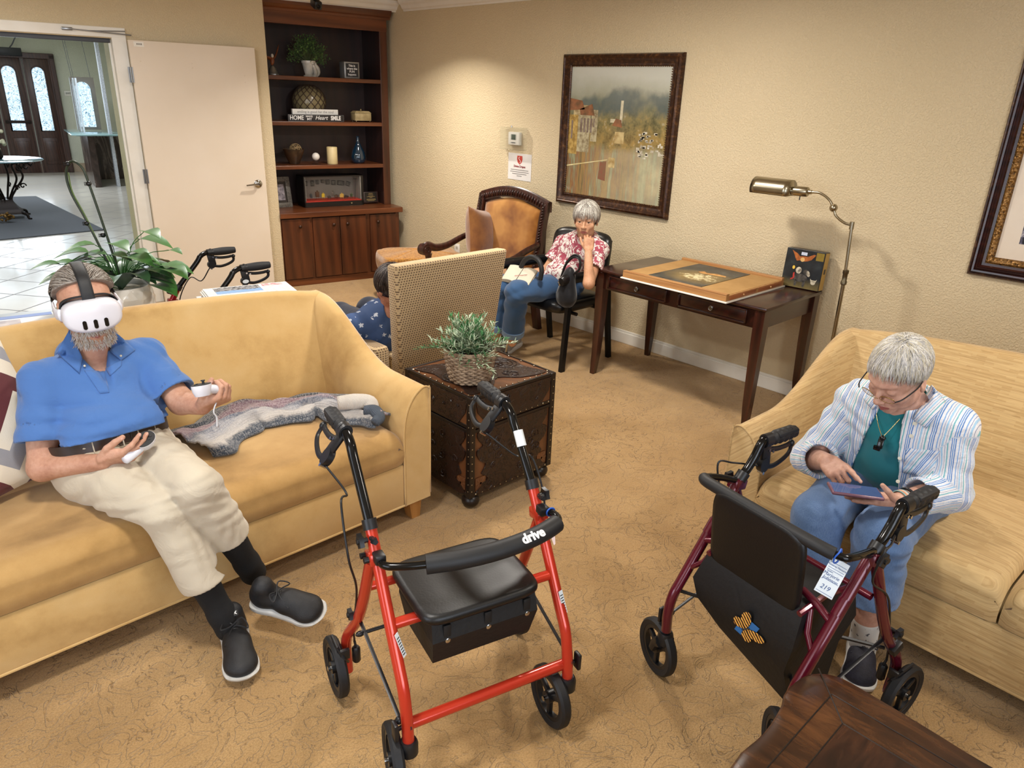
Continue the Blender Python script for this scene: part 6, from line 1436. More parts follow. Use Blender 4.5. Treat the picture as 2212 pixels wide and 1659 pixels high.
b = MB(); b.b2(-hwc, hwc, 0.305, 0.322, 0.50, 0.98); obj('back_board', b, M_carv, ac)
b = MB(); b.b2(-hwc-0.02, hwc+0.02, -0.29, 0.24, 0.30, 0.385, 0.006); obj('seat_rail', b, M_carv, ac)
b = MB(); b.box((0, -0.03, 0.43), (2*hwc-0.02, 0.50, 0.10), 0.04, None, 4); obj('seat', b, M_amb, ac)
pw = thing('throw_pillow', 'brown velvet pillow propped inside the carved armchair', 'pillow', (3.93, 4.50, 0.485), 0)
def pillow_mesh(w_, h_, th_, n=20):
    vs = []; fs = []
    b = MB()
    for s in (-1, 1):
        def f(u, v, s=s):
            x, y = -1+2*u, -1+2*v; q = max(0, (1-abs(x)**2.6))*max(0, (1-abs(y)**2.6)); pinch = 1-0.06*(1-abs(y)**2) if abs(x) > .0 else 1
            return (x*w_/2*(1-0.07*(1-y*y)), y*h_/2*(1-0.07*(1-x*x)), s*th_/2*q**0.42)
        k = MB(); k.grid(f, n, n); b.add(k.v, k.f if s > 0 else [g[::-1] for g in k.f])
    return b
b = MB(); q = pillow_mesh(0.38, 0.40, 0.17); M = Matrix.Translation((0, 0, 0.215)) @ Euler((math.radians(80), math.radians(12), math.radians(20))).to_matrix().to_4x4(); b.add(q.v, q.f, M)
obj('cushion', b, mt('brown_velvet', '#6E3D12', .8, col2='#8E5A24', vs=9, sheen=.6), pw, ang=180)
# ---------------------------------------------------------------- tufted ottoman
ot = thing('ottoman', 'amber upholstered footstool with channelled top and turned black feet', 'ottoman', (3.90, 5.30, 0), math.radians(-20))
t = NT('amber_chenille'); t.set(col=t.ramp(t.noise(60, 4, 0.7), [(0.35, hexc('#7A4A16')), (0.6, hexc('#AE7C36'))]), rough=0.85, sheen=0.5, spec=.15); M_chen = t.m
b = MB()
def ott(u, v):
    a = u*2*PI; c_, s_ = math.cos(a), math.sin(a); e = 0.45
    X0, Y0 = math.copysign(abs(c_)**e, c_), math.copysign(abs(s_)**e, s_)
    if v < 0.2: k = 0.90; z = 0.17+v/0.2*0.08
    else:
        w_ = (v-0.2)/0.8; th_ = w_*PI; 
        if w_ < .55: th2 = w_/.55*PI*.62-PI*.32; k = 0.92+0.10*math.cos(th2); z = 0.34+0.095*math.sin(th2)
        else: q = (w_-.55)/.45; k = 0.92+0.10*math.cos(PI*.30)-q*(0.92+0.10*math.cos(PI*.30)); z = 0.34+0.095*math.sin(PI*.30)+0.03*math.sin(q*PI/2)
        groove = 0.010*abs(math.sin(u*2*PI*4))**0.35; k -= (0.010-groove)*1.2*(1 if k > .2 else 0); z -= (0.010-groove)*0.8
    return (X0*0.36*k, Y0*0.27*k, z)
b.grid(ott, 96, 40, True); obj('upholstery', b, M_chen, ot, ang=60)
for sx in (-1, 1):
    for sy in (-1, 1): b = MB(); b.lathe([(0.010, 0), (0.016, 0.01), (0.012, 0.02), (0.022, 0.045), (0.014, 0.06), (0.026, 0.085), (0.016, 0.105), (0.028, 0.13), (0.028, 0.18)], 16, Matrix.Translation((sx*0.28, sy*0.20, 0))); obj('turned_foot', b, mt('ebony', '#120C0A', 0.25), ot)

# ---------------------------------------------------------------- black visitor chair
ch = thing('visitor_chair', 'black padded armchair with straight metal legs beside the desk', 'chair', (3.76, 3.44, 0), math.radians(-90))
M_cb = mt('chair_black_metal', '#101114', 0.35, 0.4); M_cv = mt('chair_black_vinyl', '#101114', 0.32, bump=.2, bs=140)
for s in (-1, 1):
    b = MB(); b.loft([[(s*0.295+dx*0.014, y+dy*0.018, z) for dx, dy in ((-1, -1), (1, -1), (1, 1), (-1, 1))] for y, z in ((-0.255, 0), (-0.235, 0.30), (-0.215, 0.615))]); obj('front_leg', b, M_cb, ch)
    b = MB(); b.loft([[(s*0.295+dx*0.014, y+dy*0.018, z) for dx, dy in ((-1, -1), (1, -1), (1, 1), (-1, 1))] for y, z in ((0.245, 0), (0.20, 0.30), (0.165, 0.62))]); obj('back_leg', b, M_cb, ch)
    b = MB(); b.tube(spline([(s*0.295, -0.31, 0.635), (s*0.295, -0.26, 0.645), (s*0.29, -0.05, 0.640), (s*0.275, 0.14, 0.64), (s*0.24, 0.20, 0.64)], 5), [0.022, 0.028, 0.026, 0.024, 0.02], 12, flat=1.35); obj('armrest', b, M_cv, ch)
    b = MB(); b.tube(spline([(s*0.235, 0.19, 0.36), (s*0.24, 0.21, 0.50), (s*0.235, 0.22, 0.70), (s*0.23, 0.245, 0.84)], 5), 0.013, 8); obj('back_upright', b, M_cb, ch)
b = MB(); padgrid(b, -0.255, 0.255, -0.27, 0.22, 0.395, 0.075); obj('seat', b, M_cv, ch, ang=70)
b = MB(); b.cyl((-0.29, -0.13, 0.385), (0.29, -0.13, 0.385), 0.012); b.cyl((-0.29, 0.12, 0.385), (0.29, 0.12, 0.385), 0.012); obj('seat_support', b, M_cb, ch)
b = MB()
def cb(u, v):
    a = 2*PI*u; c_, s_ = math.cos(a), math.sin(a); e = .35; x = 0.265*math.copysign(abs(c_)**e, c_); zz_ = math.copysign(abs(s_)**e, s_)
    k = [0.90, 1.0, 1.0, 0.86, 0.3, 0.0][min(5, int(v*5+.001))] if v < 1 else 0.0
    yy = [0.255, 0.245, 0.215, 0.195, 0.190, 0.190][min(5, int(v*5+.001))]
    z = 0.695+0.185*zz_*k; xx = x*k
    return (xx, yy-0.03+(abs(xx)/0.265)**2*(-0.04)+(z-0.5)*0.12+0.01, z)
b.grid(cb, 40, 5, True); obj('backrest', b, M_cv, ch, ang=75)

# ---------------------------------------------------------------- woven check armchair, seen from behind
t = NT('check_weave'); X, Y, Z = t.sep(); sx_ = t.math('SINE', t.math('MULTIPLY', t.math('ADD', X, t.math('MULTIPLY', Y, 1.0)), 2*PI/0.0155)); sz_ = t.math('SINE', t.math('MULTIPLY', Z, 2*PI/0.0125))
m1 = t.math('MULTIPLY', t.math('MULTIPLY_ADD', sx_, 0.5, 0.5), t.math('MULTIPLY_ADD', sz_, 0.5, 0.5))
dots = t.ramp(m1, [(0.36, (0, 0, 0, 1)), (0.50, (1, 1, 1, 1))])
bs0 = t.mix(t.noise(40, 3), hexc('#BFA67F'), hexc('#AD936B'))
t.set(col=t.mix(t.math('MULTIPLY', dots, 0.95), bs0, hexc('#4A3120')), rough=0.8, sheen=0.2); t.bump(t.math('SUBTRACT', 1.0, m1), 0.4, 0.002); M_chk = t.m
wc_ = thing('woven_armchair', 'tan check woven armchair seen from behind between sofa and desk', 'armchair', (2.30, 3.10, 0), 0)
def slab(b, x0, x1, pts, bev=0.02):
    """box-like slab between x0,x1 with side polygon pts (y,z)"""
    M = Matrix(((0, 0, 1, x0), (1, 0, 0, 0), (0, 1, 0, 0), (0, 0, 0, 1))); b.prism(pts, x1-x0, M)
def bevel_mb(b, off, seg=3):
    bm = bmesh.new(); vs = [bm.verts.new(v) for v in b.v]
    for f in b.f: bm.faces.new([vs[i] for i in f])
    bmesh.ops.recalc_face_normals(bm, faces=bm.faces); bmesh.ops.bevel(bm, geom=list(bm.edges), offset=off, segments=seg, profile=.5, affect='EDGES'); bm.verts.index_update()
    n = MB(); n.add([tuple(v.co) for v in bm.verts], [tuple(v.index for v in f.verts) for f in bm.faces]); bm.free(); return n
b = MB()
b.add([(-0.392, -0.322, 1.0), (0.337, -0.318, 1.0), (0.350, -0.215, 0.42), (-0.295, -0.200, 0.30), (-0.385, -0.240, 0.985), (0.33, -0.236, 0.985), (0.345, -0.10, 0.42), (-0.290, -0.10, 0.30)][:0], [])
F_ = [(-0.390, -0.320, 1.0), (0.337, -0.306, 1.0), (0.345, -0.175, 0.30), (-0.270, -0.175, 0.28)]; K_ = [(-0.385, -0.235, 0.995), (0.335, -0.225, 0.995), (0.345, -0.09, 0.30), (-0.27, -0.09, 0.28)]
b = MB(); b.add(F_+K_, [(0, 1, 2, 3)[::-1], (4, 5, 6, 7), (0, 1, 5, 4), (1, 2, 6, 5), (2, 3, 7, 6), (3, 0, 4, 7)]); obj('back', bevel_mb(b, 0.018), M_chk, wc_)
b = MB(); b.b2(-0.34, 0.34, -0.14, 0.42, 0.12, 0.36, 0.02); obj('seat_base', b, M_chk, wc_)
b = MB(); b.b2(-0.26, 0.26, -0.10, 0.43, 0.36, 0.46, 0.03); obj('seat_cushion', b, M_chk, wc_)
for s in (-1, 1): b = MB(); b.b2(s*0.345-0.05, s*0.345+0.05, -0.12, 0.38, 0.12, 0.54, 0.025); obj('armrest', b, M_chk, wc_)
for sx in (-1, 1):
    for sy in (-0.08, 0.36): b = MB(); b.cyl((sx*0.30, sy, 0), (sx*0.30, sy, 0.125), 0.016, 0.022); obj('leg', b, M_espz, wc_)

# ---------------------------------------------------------------- console table behind the gold sofa
cn = thing('console_table', 'dark brown console table running behind the gold sofa', 'table', (0.72, 3.42, 0), math.radians(-3))
ztop = 0.765
b = MB(); pl = [(-1.0, -0.21), (0.99, -0.21), (1.06, -0.13), (1.02, 0.10), (0.90, 0.20), (-1.0, 0.22)]; b.prism(pl, 0.028, Matrix.Translation((0, 0, ztop-0.028))); obj('table_top', b, wood('console_wood', '#2B1A12', '#4A3226', 'X', 0.8, 0.3), cn, smooth=False)
b = MB(); b.b2(-0.95, 0.95, -0.16, 0.16, 0.67, ztop-0.028); obj('apron', b, M_esp, cn)
for sx in (-1, 1):
    for sy in (-1, 1): b = MB(); b.b2(sx*0.92-.025, sx*0.92+.025, sy*0.14-.025, sy*0.14+.025, 0, 0.68); obj('leg', b, M_espz, cn)
b = MB(); b.b2(-0.9, 0.9, -0.13, 0.13, 0.15, 0.17); obj('lower_shelf', b, M_esp, cn)
def newsmat(name, seed):
    t = NT(name); X, Y, Z = t.sep()
    ln = t.math('GREATER_THAN', t.math('SINE', t.math('MULTIPLY', Y, 900)), 0.1); cols = t.math('GREATER_THAN', t.math('SINE', t.math('MULTIPLY', X, 90)), -0.75)
    nz = t.math('GREATER_THAN', t.noise(60, 3, 0.8, t.mapping(scale=(1, .4, 1), loc=(seed, 0, 0))), 0.47)
    k = t.math('MULTIPLY', t.math('MULTIPLY', ln, cols), nz)
    t.set(col=t.mix(t.math('MULTIPLY', k, 0.55), hexc('#E4E0DC'), hexc('#4A4A50')), rough=0.75); return t.m
M_np = mt('newsprint_edge', '#D9D5CF', 0.8)
for i in range(6):
    b = MB(); dx = (i % 3-1)*0.006; b.b2(-0.215+dx-0.02*(i == 0), 0.195+dx, -0.135+dx, 0.145-dx, i*0.0075, i*0.0075+0.0070, 0.003); o = obj('newspaper', b, newsmat('newsprint_%d' % i, i) if i in (0, 5) else M_np); o.location = (1.50, 3.42, ztop); o.rotation_euler = (0, 0, math.radians(-12)); tag(o, 'folded newspaper with lake photo, topmost of the stack on the console' if i == 5 else 'folded newspaper in the stack on the console, '+('lowest of the six', 'second from the bottom', 'third from the bottom', 'third from the top', 'just under the top paper')[i], 'newspaper', 'newspapers stacked on the console')
ns_ = o; TZ = 6*0.0075+0.0002
b = MB(); b.b2(-0.165, 0.055, 0.0, 0.125, TZ-0.001, TZ); t = NT('lake_photo'); X, Y, Z = t.sep(); g = t.math('GREATER_THAN', t.math('ADD', Y, t.math('MULTIPLY', t.noise(30), 0.03)), 0.065); t.set(col=t.mix(g, hexc('#7FA0C8'), t.ramp(t.noise(70, 4, .7), [(.4, hexc('#2A2A2E')), (.6, hexc('#A8A8AA'))])), rough=.5); obj('front_photo', b, t.m, ns_, smooth=False)
b = MB(); b.text('COURIER', 0.062, Matrix.Translation((0.01, -0.072, TZ)) @ Matrix.Rotation(PI, 4, 'Z'), 0.0003, 0.0, sx=.95); obj('masthead', b, M_ink, ns_)
b = MB(); b.b2(0.07, 0.17, 0.085, 0.125, TZ-0.001, TZ); obj('red_advert', b, mt('advert_red', '#B0505A', .6, col2='#E0C8C8', vs=60), ns_, smooth=False)
for i, (x, c1) in enumerate(((-0.02, '#3C5C9E'), (0.0, '#E2E0DC'), (0.01, '#DDDAD6'))):
    b = MB(); b.b2(-0.24+x, 0.22+x, -0.17-x, 0.15, i*0.008, i*0.008+0.0075, 0.002); mg = obj('magazine', b, mt('mag_'+c1, c1, 0.4)); mg.location = (0.44, 3.55, ztop); mg.rotation_euler = (0, 0, math.radians(-8)); tag(mg, ('blue magazine at the bottom of the pile on the console behind the man', 'white magazine in the middle of the pile on the console behind the man', 'blue banded magazine on top of the pile on the console behind the man')[i], 'magazine', 'magazines on the console')
b = MB(); b.b2(-0.20, 0.10, -0.10, 0.08, 0.0238, 0.0242); obj('cover_picture', b, mt('cover_pic', '#B9A89E', 0.4, col2='#8A7A78', vs=14), mg, smooth=False)
b = MB(); b.b2(-0.24, 0.22, 0.10, 0.145, 0.0238, 0.0244); obj('blue_band', b, mt('cover_blue', '#3D5FA8', 0.4), mg, smooth=False)
# white textured pot with orchid stems and pothos
t = NT('hammered_ceramic'); vo = t.voro(22, t.mapping(scale=(1, 1, 1.3))); t.set(col=hexc('#E6E0D4'), rough=0.14, coat=.5); t.bump(vo, 0.9, 0.012); M_ham = t.m
pz = ztop
pot = thing('white_planter', 'white dimpled ceramic pot on the console behind the man', 'planter', (0.93, 3.47, pz), 0)
b = MB(); b.lathe([(0, 0), (0.085, 0), (0.11, 0.012), (0.125, 0.05), (0.128, 0.09), (0.118, 0.135), (0.112, 0.15), (0.108, 0.15), (0.112, 0.13), (0.0, 0.125)], 40); obj('pot', b, M_ham, pot)
pl = thing('pothos_plant', 'leafy green pothos and orchid foliage in the white dimpled pot', 'plant', (0.93, 3.47, pz+0.128), 0)
M_poth = leafmat('pothos_green', '#234C1C', '#3E7A2C', 0.35); M_orc = leafmat('orchid_leaf_green', '#1F3F22', '#2F5A2E', 0.3)
M_stalk = mt('dark_stalk', '#22301C', 0.4)
rnd = random.Random(4)
def pheart(b, base, d, L, w_):
    d = Vector(d).normalized(); s_ = d.cross(Vector((0, 0, 1))).normalized(); nn = s_.cross(d); prof = [(0, .18), (.1, .75), (.25, 1.0), (.45, .92), (.7, .58), (.9, .2), (1, 0.02)]
    vs = []; fs = []
    for (u, ww) in prof: c = Vector(base)+d*(L*u)-Vector((0, 0, 1))*(L*.35*u*u); vs += [c-s_*w_*ww/2+nn*.12*w_*ww, c, c+s_*w_*ww/2+nn*.12*w_*ww]
    for i in range(len(prof)-1): a = i*3; fs += [(a, a+1, a+4, a+3), (a+1, a+2, a+5, a+4)]
    b.add(vs, fs)
for i in range(15):
    a = i*0.571+0.3; R_ = rnd.uniform(.06, .12); b = MB(); d = Vector((math.cos(a), math.sin(a), 0.55)); L = rnd.uniform(.19, .27)
    b2_ = MB(); prof = [(0, .35), (.2, .8), (.45, 1), (.7, .9), (.9, .5), (1, .08)]; vs = []; fs = []; w_ = .085; s_ = Vector((-math.sin(a), math.cos(a), 0))
    for u, ww in prof: c = Vector((0, 0, 0))+Vector((math.cos(a), math.sin(a), 0))*(L*u)+Vector((0, 0, 1))*(0.10*math.sin(u*2.4)); vs += [c-s_*w_*ww/2+Vector((0, 0, .012)), c, c+s_*w_*ww/2+Vector((0, 0, .012))]
    for k in range(len(prof)-1): q = k*3; fs += [(q, q+1, q+4, q+3), (q+1, q+2, q+5, q+4)]
    b.add(vs, fs); obj('orchid_leaf', b, M_orc, pl, ang=180)
cr3 = Vector(CR.tolist()); up3 = Vector((0, 0, 1))
for (dx, dz, L) in ((-.24, .12, .09), (-.20, .02, .09), (-.26, .07, .06), (-.12, .20, .10), (0.02, .20, .10), (.09, .22, .12), (.17, .26, .09), (.14, .13, .08), (.26, .10, .11), (.20, .02, .12), (.10, .08, .10), (-.05, .12, .10), (.24, .18, .06), (-.08, .05, .09), (.05, .15, .09), (.15, .05, .10), (-.16, .10, .09), (-.28, .03, .06), (-.33, -.09, .05))+tuple((rnd.uniform(-.24, .2), rnd.uniform(.02, .17), rnd.uniform(.08, .12)) for _ in range(22)):
    e = cr3*dx*0.92+up3*(dz)+Vector((rnd.uniform(-.04, .04), rnd.uniform(-.04, .04), 0)); b = MB(); b.tube(spline([(0, 0, 0), e*0.5+up3*0.06, e], 5), 0.0018, 5, caps=False); st_ = obj('vine', b, M_poth, pl, ang=180)
    b = MB(); d = cr3*(1 if dx > 0 else -1)*1.0+up3*0.2+Vector((rnd.uniform(-.5, .2), rnd.uniform(-.8, -.2), 0)); pheart(b, e, d, L*1.3, L*1.0); obj('leaf', b, M_poth, st_, ang=180)
b = MB(); b.tube(spline([(-.01, 0, 0), cr3*-.045+up3*.12, cr3*-.105+up3*.30, cr3*-.150+up3*.42, cr3*-.155+up3*.50, cr3*-.125+up3*.545, cr3*-.085+up3*.52, cr3*-.065+up3*.44, cr3*-.03+up3*.24, cr3*.0+up3*.05], 8), 0.0052, 7); sk = obj('orchid_stake_loop', b, M_stalk, pl, ang=180)
b = MB(); b.tube(spline([(-.005, .01, 0), cr3*-.10+up3*.30, cr3*-.143+up3*.42, cr3*-.146+up3*.50], 6), 0.003, 6); obj('orchid_stem', b, mt('stem_green', '#5A7038', .5), pl, ang=180)
for p in (cr3*-.14+up3*.535, cr3*-.068+up3*.455, cr3*-.105+up3*.29, cr3*-.045+up3*.24):
    b = MB(); b.ell(p, 0.011, None, 10, 8)
    for k in range(4): b.tube([p+Vector((-.018, 0, -.006+k*.004)), p+Vector((.0, -.006, -.006+k*.004))], 0.0014, 5)
    obj('support_clip', b, mt('clip_black', '#14171A', .3), sk)
mug = thing('glass_tumbler', 'small blue glass rim beside the white pot on the console', 'glass', (1.07, 3.60, ztop), 0)
b = MB(); b.lathe([(0, 0), (0.026, 0), (0.032, 0.055), (0.029, 0.055), (0.022, 0.006), (0, 0.006)], 24); obj('glass', b, M_cglass, mug)

# ---------------------------------------------------------------- foreground carved table
t = NT('aged_table_top'); v = t.mapping(scale=(2.2, 12, 6)); n1 = t.noise(2.5, 6, .7, v, .8); n2 = t.noise(3.0, 3, .5)
f = t.math('ADD', t.math('MULTIPLY', n1, .65), t.math('MULTIPLY', n2, .35)); t.set(col=t.ramp(f, [(.36, hexc('#190C08')), (.5, hexc('#2C170F')), (.66, hexc('#472919'))]), rough=.22, coat=.3, coatr=.15); t.bump(n1, .15, .002); M_tt = t.m
t = NT('aged_table_border'); v = t.mapping(scale=(9, 2.0, 6)); n1 = t.noise(2.5, 6, .7, v, .8); n2 = t.noise(3.0, 3, .5)
f = t.math('ADD', t.math('MULTIPLY', n1, .65), t.math('MULTIPLY', n2, .35)); t.set(col=t.ramp(f, [(.36, hexc('#1C0F0A')), (.5, hexc('#382012')), (.66, hexc('#5C391F'))]), rough=.22, coat=.3, coatr=.15); t.bump(n1, .15, .002); M_tb = t.m
ft = thing('carved_table', 'low dark brown wooden table with a scalloped corner in the foreground', 'table', (1.18, 0.0, 0), 0)
cor = [(1.55, -.02), (1.548, .13), (1.553, .206), (1.557, .277), (1.559, .339), (1.561, .416), (1.553, .448), (1.531, .474), (1.498, .492), (1.446, .499), (1.40, .496), (1.356, .482), (1.265, .472), (1.181, .478)]
cor = [(x-1.18, y) for x, y in cor]; ol = [tuple(p) for p in spline(cor, 3)]
ol2 = ol+[(-x*0.98, y) for x, y in ol[::-1]]
cyT = -0.06
full = ol2+[(x, 2*cyT-y-0.0) for x, y in ol2[::-1]]
def sc_(k, z): return [(x*k+0*(1-k), cyT+(y-cyT)*k, z) for x, y in full]
b = MB(); b.loft([sc_(.955, .425), sc_(.985, .430), sc_(.99, .440), sc_(.972, .446), sc_(.985, .452), sc_(1.0, .460), sc_(1.0, .466), sc_(.99, .470), sc_(.93, .4715), sc_(.5, .4715)]); tt_ = obj('table_top', b, M_tb, ft, ang=35)
ix, iy = 0.238, 0.365-cyT
b = MB(); b.b2(-ix, ix, cyT-iy, cyT+iy, .4705, .4722); obj('inlaid_panel', b, M_tt, ft, smooth=False)
b = MB()
for (x0, y0, x1, y1) in ((ix, cyT+iy, .363, .480), (-ix, cyT+iy, -.363, .480), (ix, cyT-iy, .363, 2*cyT-.48), (-ix, cyT-iy, -.363, 2*cyT-.48), (ix, cyT-iy, ix, cyT+iy), (-ix, cyT+iy, ix, cyT+iy), (.305, cyT-iy-.06, .305, cyT+iy+.055), (-.3, cyT+iy+.055, .305, cyT+iy+.055)): b.tube([(x0, y0, .4717), (x1, y1, .4717)], .0016, 5)
obj('carved_groove', b, mt('groove_dark', '#160A06', .4), ft)
b = MB(); b.b2(-.31, .31, cyT-.44, cyT+.44, .35, .43, .006); obj('apron', b, M_tb, ft)
for sx in (-1, 1):
    for sy in (-1, 1): b = MB(); b.tube(spline([(sx*.30, cyT+sy*.43, .40), (sx*.335, cyT+sy*.465, .30), (sx*.29, cyT+sy*.42, .12), (sx*.33, cyT+sy*.46, .015)], 6), [.045, .038, .024, .03], 12); obj('cabriole_leg', b, M_tb, ft)

# ---------------------------------------------------------------- chevron cushion on the gold sofa
t = NT('chevron_fabric'); X, Y, Z = t.sep(); tri = t.math('PINGPONG', t.math('ADD', X, 0.5), 0.11); q = t.math('FRACT', t.math('DIVIDE', t.math('ADD', t.math('ADD', Y, tri), 0.535), 0.27))
cc = t.ramp(q, [(0.0, hexc('#D9CFBD')), (0.22, hexc('#5A2226')), (0.48, hexc('#D9CFBD')), (0.74, hexc('#8E8E94'))], 'CONSTANT')
t.set(col=cc, rough=.85, sheen=.2); t.bump(t.noise(300, 2), .3, .002); M_chev = t.m
cp = thing('scatter_cushion', 'cream, burgundy and grey chevron cushion at the left end of the gold sofa', 'cushion', (0.20, 2.70, 0.69), 0)
cp.rotation_euler = (math.radians(64), math.radians(-6), math.radians(20))
obj('cover', pillow_mesh(.48, .48, .16, 26), M_chev, cp, ang=180)
# ---------------------------------------------------------------- people: shared anatomy
def skinmat(name, c1, c2, c3):
    t = NT(name); a = t.noise(9, 4, .6); b_ = t.noise(85, 3, .6); sp_ = t.voro(45)
    col = t.ramp(t.math('ADD', t.math('MULTIPLY', a, .7), t.math('MULTIPLY', b_, .3)), [(.34, hexc(c1)), (.5, hexc(c2)), (.66, hexc(c3))])
    col = t.mix(t.ramp(t.math('MULTIPLY', sp_, t.noise(12)), [(.0, (.35, .35, .35, 1)), (.035, (0, 0, 0, 1))]), col, hexc('#8A553C'))
    t.set(col=col, rough=.52, sss=.08, spec=.35); t.b.inputs['Subsurface Radius'].default_value = (.012, .005, .003)
    t.bump(t.math('ADD', b_, t.math('MULTIPLY', t.noise(38, 3, .6, t.mapping(scale=(1, 1, 2.5))), 1.2)), .28, .0022); return t.m
def fabric(name, c1, c2=None, vs=5, bs=500, bump=.15, fold=.5, rough=.85):
    t = NT(name); a = hexc(c1); b_ = hexc(c2) if c2 else tuple(x*.88 for x in a[:3])+(1,)
    t.set(col=t.mix(t.noise(vs, 3), a, b_), rough=rough, sheen=.25, spec=.15)
    h_ = t.math('ADD', t.math('MULTIPLY', t.noise(bs, 2), .25), t.math('MULTIPLY', t.noise(11, 3, .55, None, 1.2), 4*fold)); t.bump(h_, bump, .006); return t.m
M_lip = mt('lips', '#A8645A', .45, col2='#96554E', vs=30); M_eyew = mt('eye_white', '#B9AFA6', .2); M_iris = mt('iris_brown', '#3A2A20', .1); M_nail = mt('fingernail', '#D9AE9E', .25)
def HF(o, fwd, up):
    """head frame: columns x (person's right), y forward, z up"""
    f = nv(fwd); u = np.array(up, float); u = nv(u-f*(u@f)); x = np.cross(f, u); return np.array(o, float), np.stack([x, f, u], 1)
def tp(fr, p, s=1.0): return fr[0]+fr[1]@(np.array(p, float)*s)
def H_ell(fr, c, r, s=1.0, ax=None, **k):
    R_ = fr[1] if ax is None else fr[1]@np.array(Euler(ax).to_matrix()); return ell(tp(fr, c, s), tuple(np.array(r)*s), R_, **k)
def H_cone(fr, a, b, ra, rb, s=1.0, **k): return cone(tp(fr, a, s), tp(fr, b, s), ra*s, rb*s, **k)
def head_prims(fr, s=1.0, closed=False, old=1.0):
    P_ = [H_ell(fr, (0, -.014, .036), (.076, .093, .083), s, k=.02), H_ell(fr, (0, .030, .006), (.063, .058, .078), s, k=.025),
          H_ell(fr, (0, .030, -.055), (.054, .052, .054), s, k=.025), H_ell(fr, (0, .070, -.096), (.023, .017, .017), s, k=.02),
          H_ell(fr, (0, .074, -.062), (.031, .021, .026), s, k=.015)]
    for q in (-1, 1):
        P_ += [H_ell(fr, (q*.040, .060, -.030), (.025, .021, .023), s, k=.018), H_cone(fr, (q*.010, .087, .022), (q*.046, .070, .024), .0085, .007, s, k=.010),
               H_ell(fr, (q*.034, .020, -.070), (.022, .040, .030), s, k=.015)]
    for q in (-1, 1): P_.append(H_ell(fr, (q*.031, .094, .002), (.019, .013, .0125), s, k=.010, sub=True))
    for q in (-1, 1):
        P_ += [H_ell(fr, (q*.0315, .0735, .001), (.0128, .0128, .0128), s, k=.001, lab=2)]
        if closed: P_ += [H_ell(fr, (q*.0315, .0742, .000), (.0165, .0142, .0135), s, k=.004)]
        else: P_ += [H_ell(fr, (q*.0315, .0742, .0085), (.0168, .0150, .0072), s, ax=(.15, 0, 0), k=.003), H_ell(fr, (q*.0315, .0728, -.0095), (.0160, .0140, .0060), s, ax=(-.2, 0, 0), k=.004)]
        P_ += [H_cone(fr, (q*.018, .080, -.017), (q*.042, .072, -.018), .0045, .0035, s, k=.006)]
    P_ += [H_cone(fr, (0, .083, .010), (0, .107, -.030), .0068, .0100, s, k=.008), H_ell(fr, (0, .108, -.034), (.0125, .0115, .0105), s, k=.006)]
    for q in (-1, 1): P_ += [H_ell(fr, (q*.0125, .098, -.038), (.0085, .0105, .0078), s, k=.004)]
    for q in (-1, 1): P_ += [H_ell(fr, (q*.0065, .101, -.0465), (.0038, .0055, .003), s, k=.002, sub=True)]
    for q in (-1, 1):   # nasolabial folds
        P_ += [H_cone(fr, (q*.019, .093, -.042), (q*.034, .080, -.072), .0028, .0022, s, k=.006, sub=True)]
    for q in (-1, 1): P_ += [H_cone(fr, (0, .0965, -.0635), (q*.023, .086, -.0675), .0052, .0026, s, k=.003, lab=1), H_cone(fr, (0, .0945, -.0750), (q*.020, .086, -.0715), .0062, .0028, s, k=.003, lab=1)]
    for q in (-1, 1): P_ += [H_cone(fr, (0, .101, -.0692), (q*.024, .0885, -.0700), .0014, .0010, s, k=.0015, sub=True)]
    for q in (-1, 1):
        P_ += [H_ell(fr, (q*.078, -.008, -.006), (.0075, .018, .031), s, ax=(.15, 0, q*-.30), k=.006), H_ell(fr, (q*.0855, -.004, -.002), (.005, .010, .017), s, ax=(.15, 0, q*-.30), k=.004, sub=True), H_ell(fr, (q*.078, .000, -.033), (.006, .008, .008), s, k=.005)]
    return P_
def head_paint(fr, s, closed, eye=M_eyew):
    def f(fc):
        l = (fc-fr[0])@fr[1]/s; out = np.zeros(len(fc), int)
        lip = (l[:, 1] > .085) & (np.abs(l[:, 0]) < .0235) & (np.abs(l[:, 2]+.069-.0) < .0088*(1-(np.abs(l[:, 0])/.026)**2)+.0008); out[lip] = 1
        if not closed:
            for q in (-1, 1):
                e = np.array([q*.0315, .0735, .001]); d = np.linalg.norm(l-e, axis=1); m = (d < .0137) & (l[:, 1] > .078); out[m] = 2
                ir = m & (np.hypot(l[:, 0]-q*.0315, l[:, 2]-.001) < .0074); out[ir] = 3
        return out
    return f
def brows(fr, s, par, m, up=0):
    rnd = random.Random(7)
    for q in (-1, 1):
        b = MB()
        for i in range(60):
            u = rnd.random(); x = q*(.013+.034*u); y = .0955-.020*u**1.6; z = .025+.007*math.sin(u*2.4)+up+rnd.uniform(-.0025, .0025)
            a = tp(fr, (x, y, z), s); c = tp(fr, (x+q*.006, y-.002, z+rnd.uniform(-.001, .003)), s); b.tube([a, (a+c)/2, c], [.0005, .0003], 3, caps=False)
        obj('eyebrow', b, m, par, world=True, ang=180)
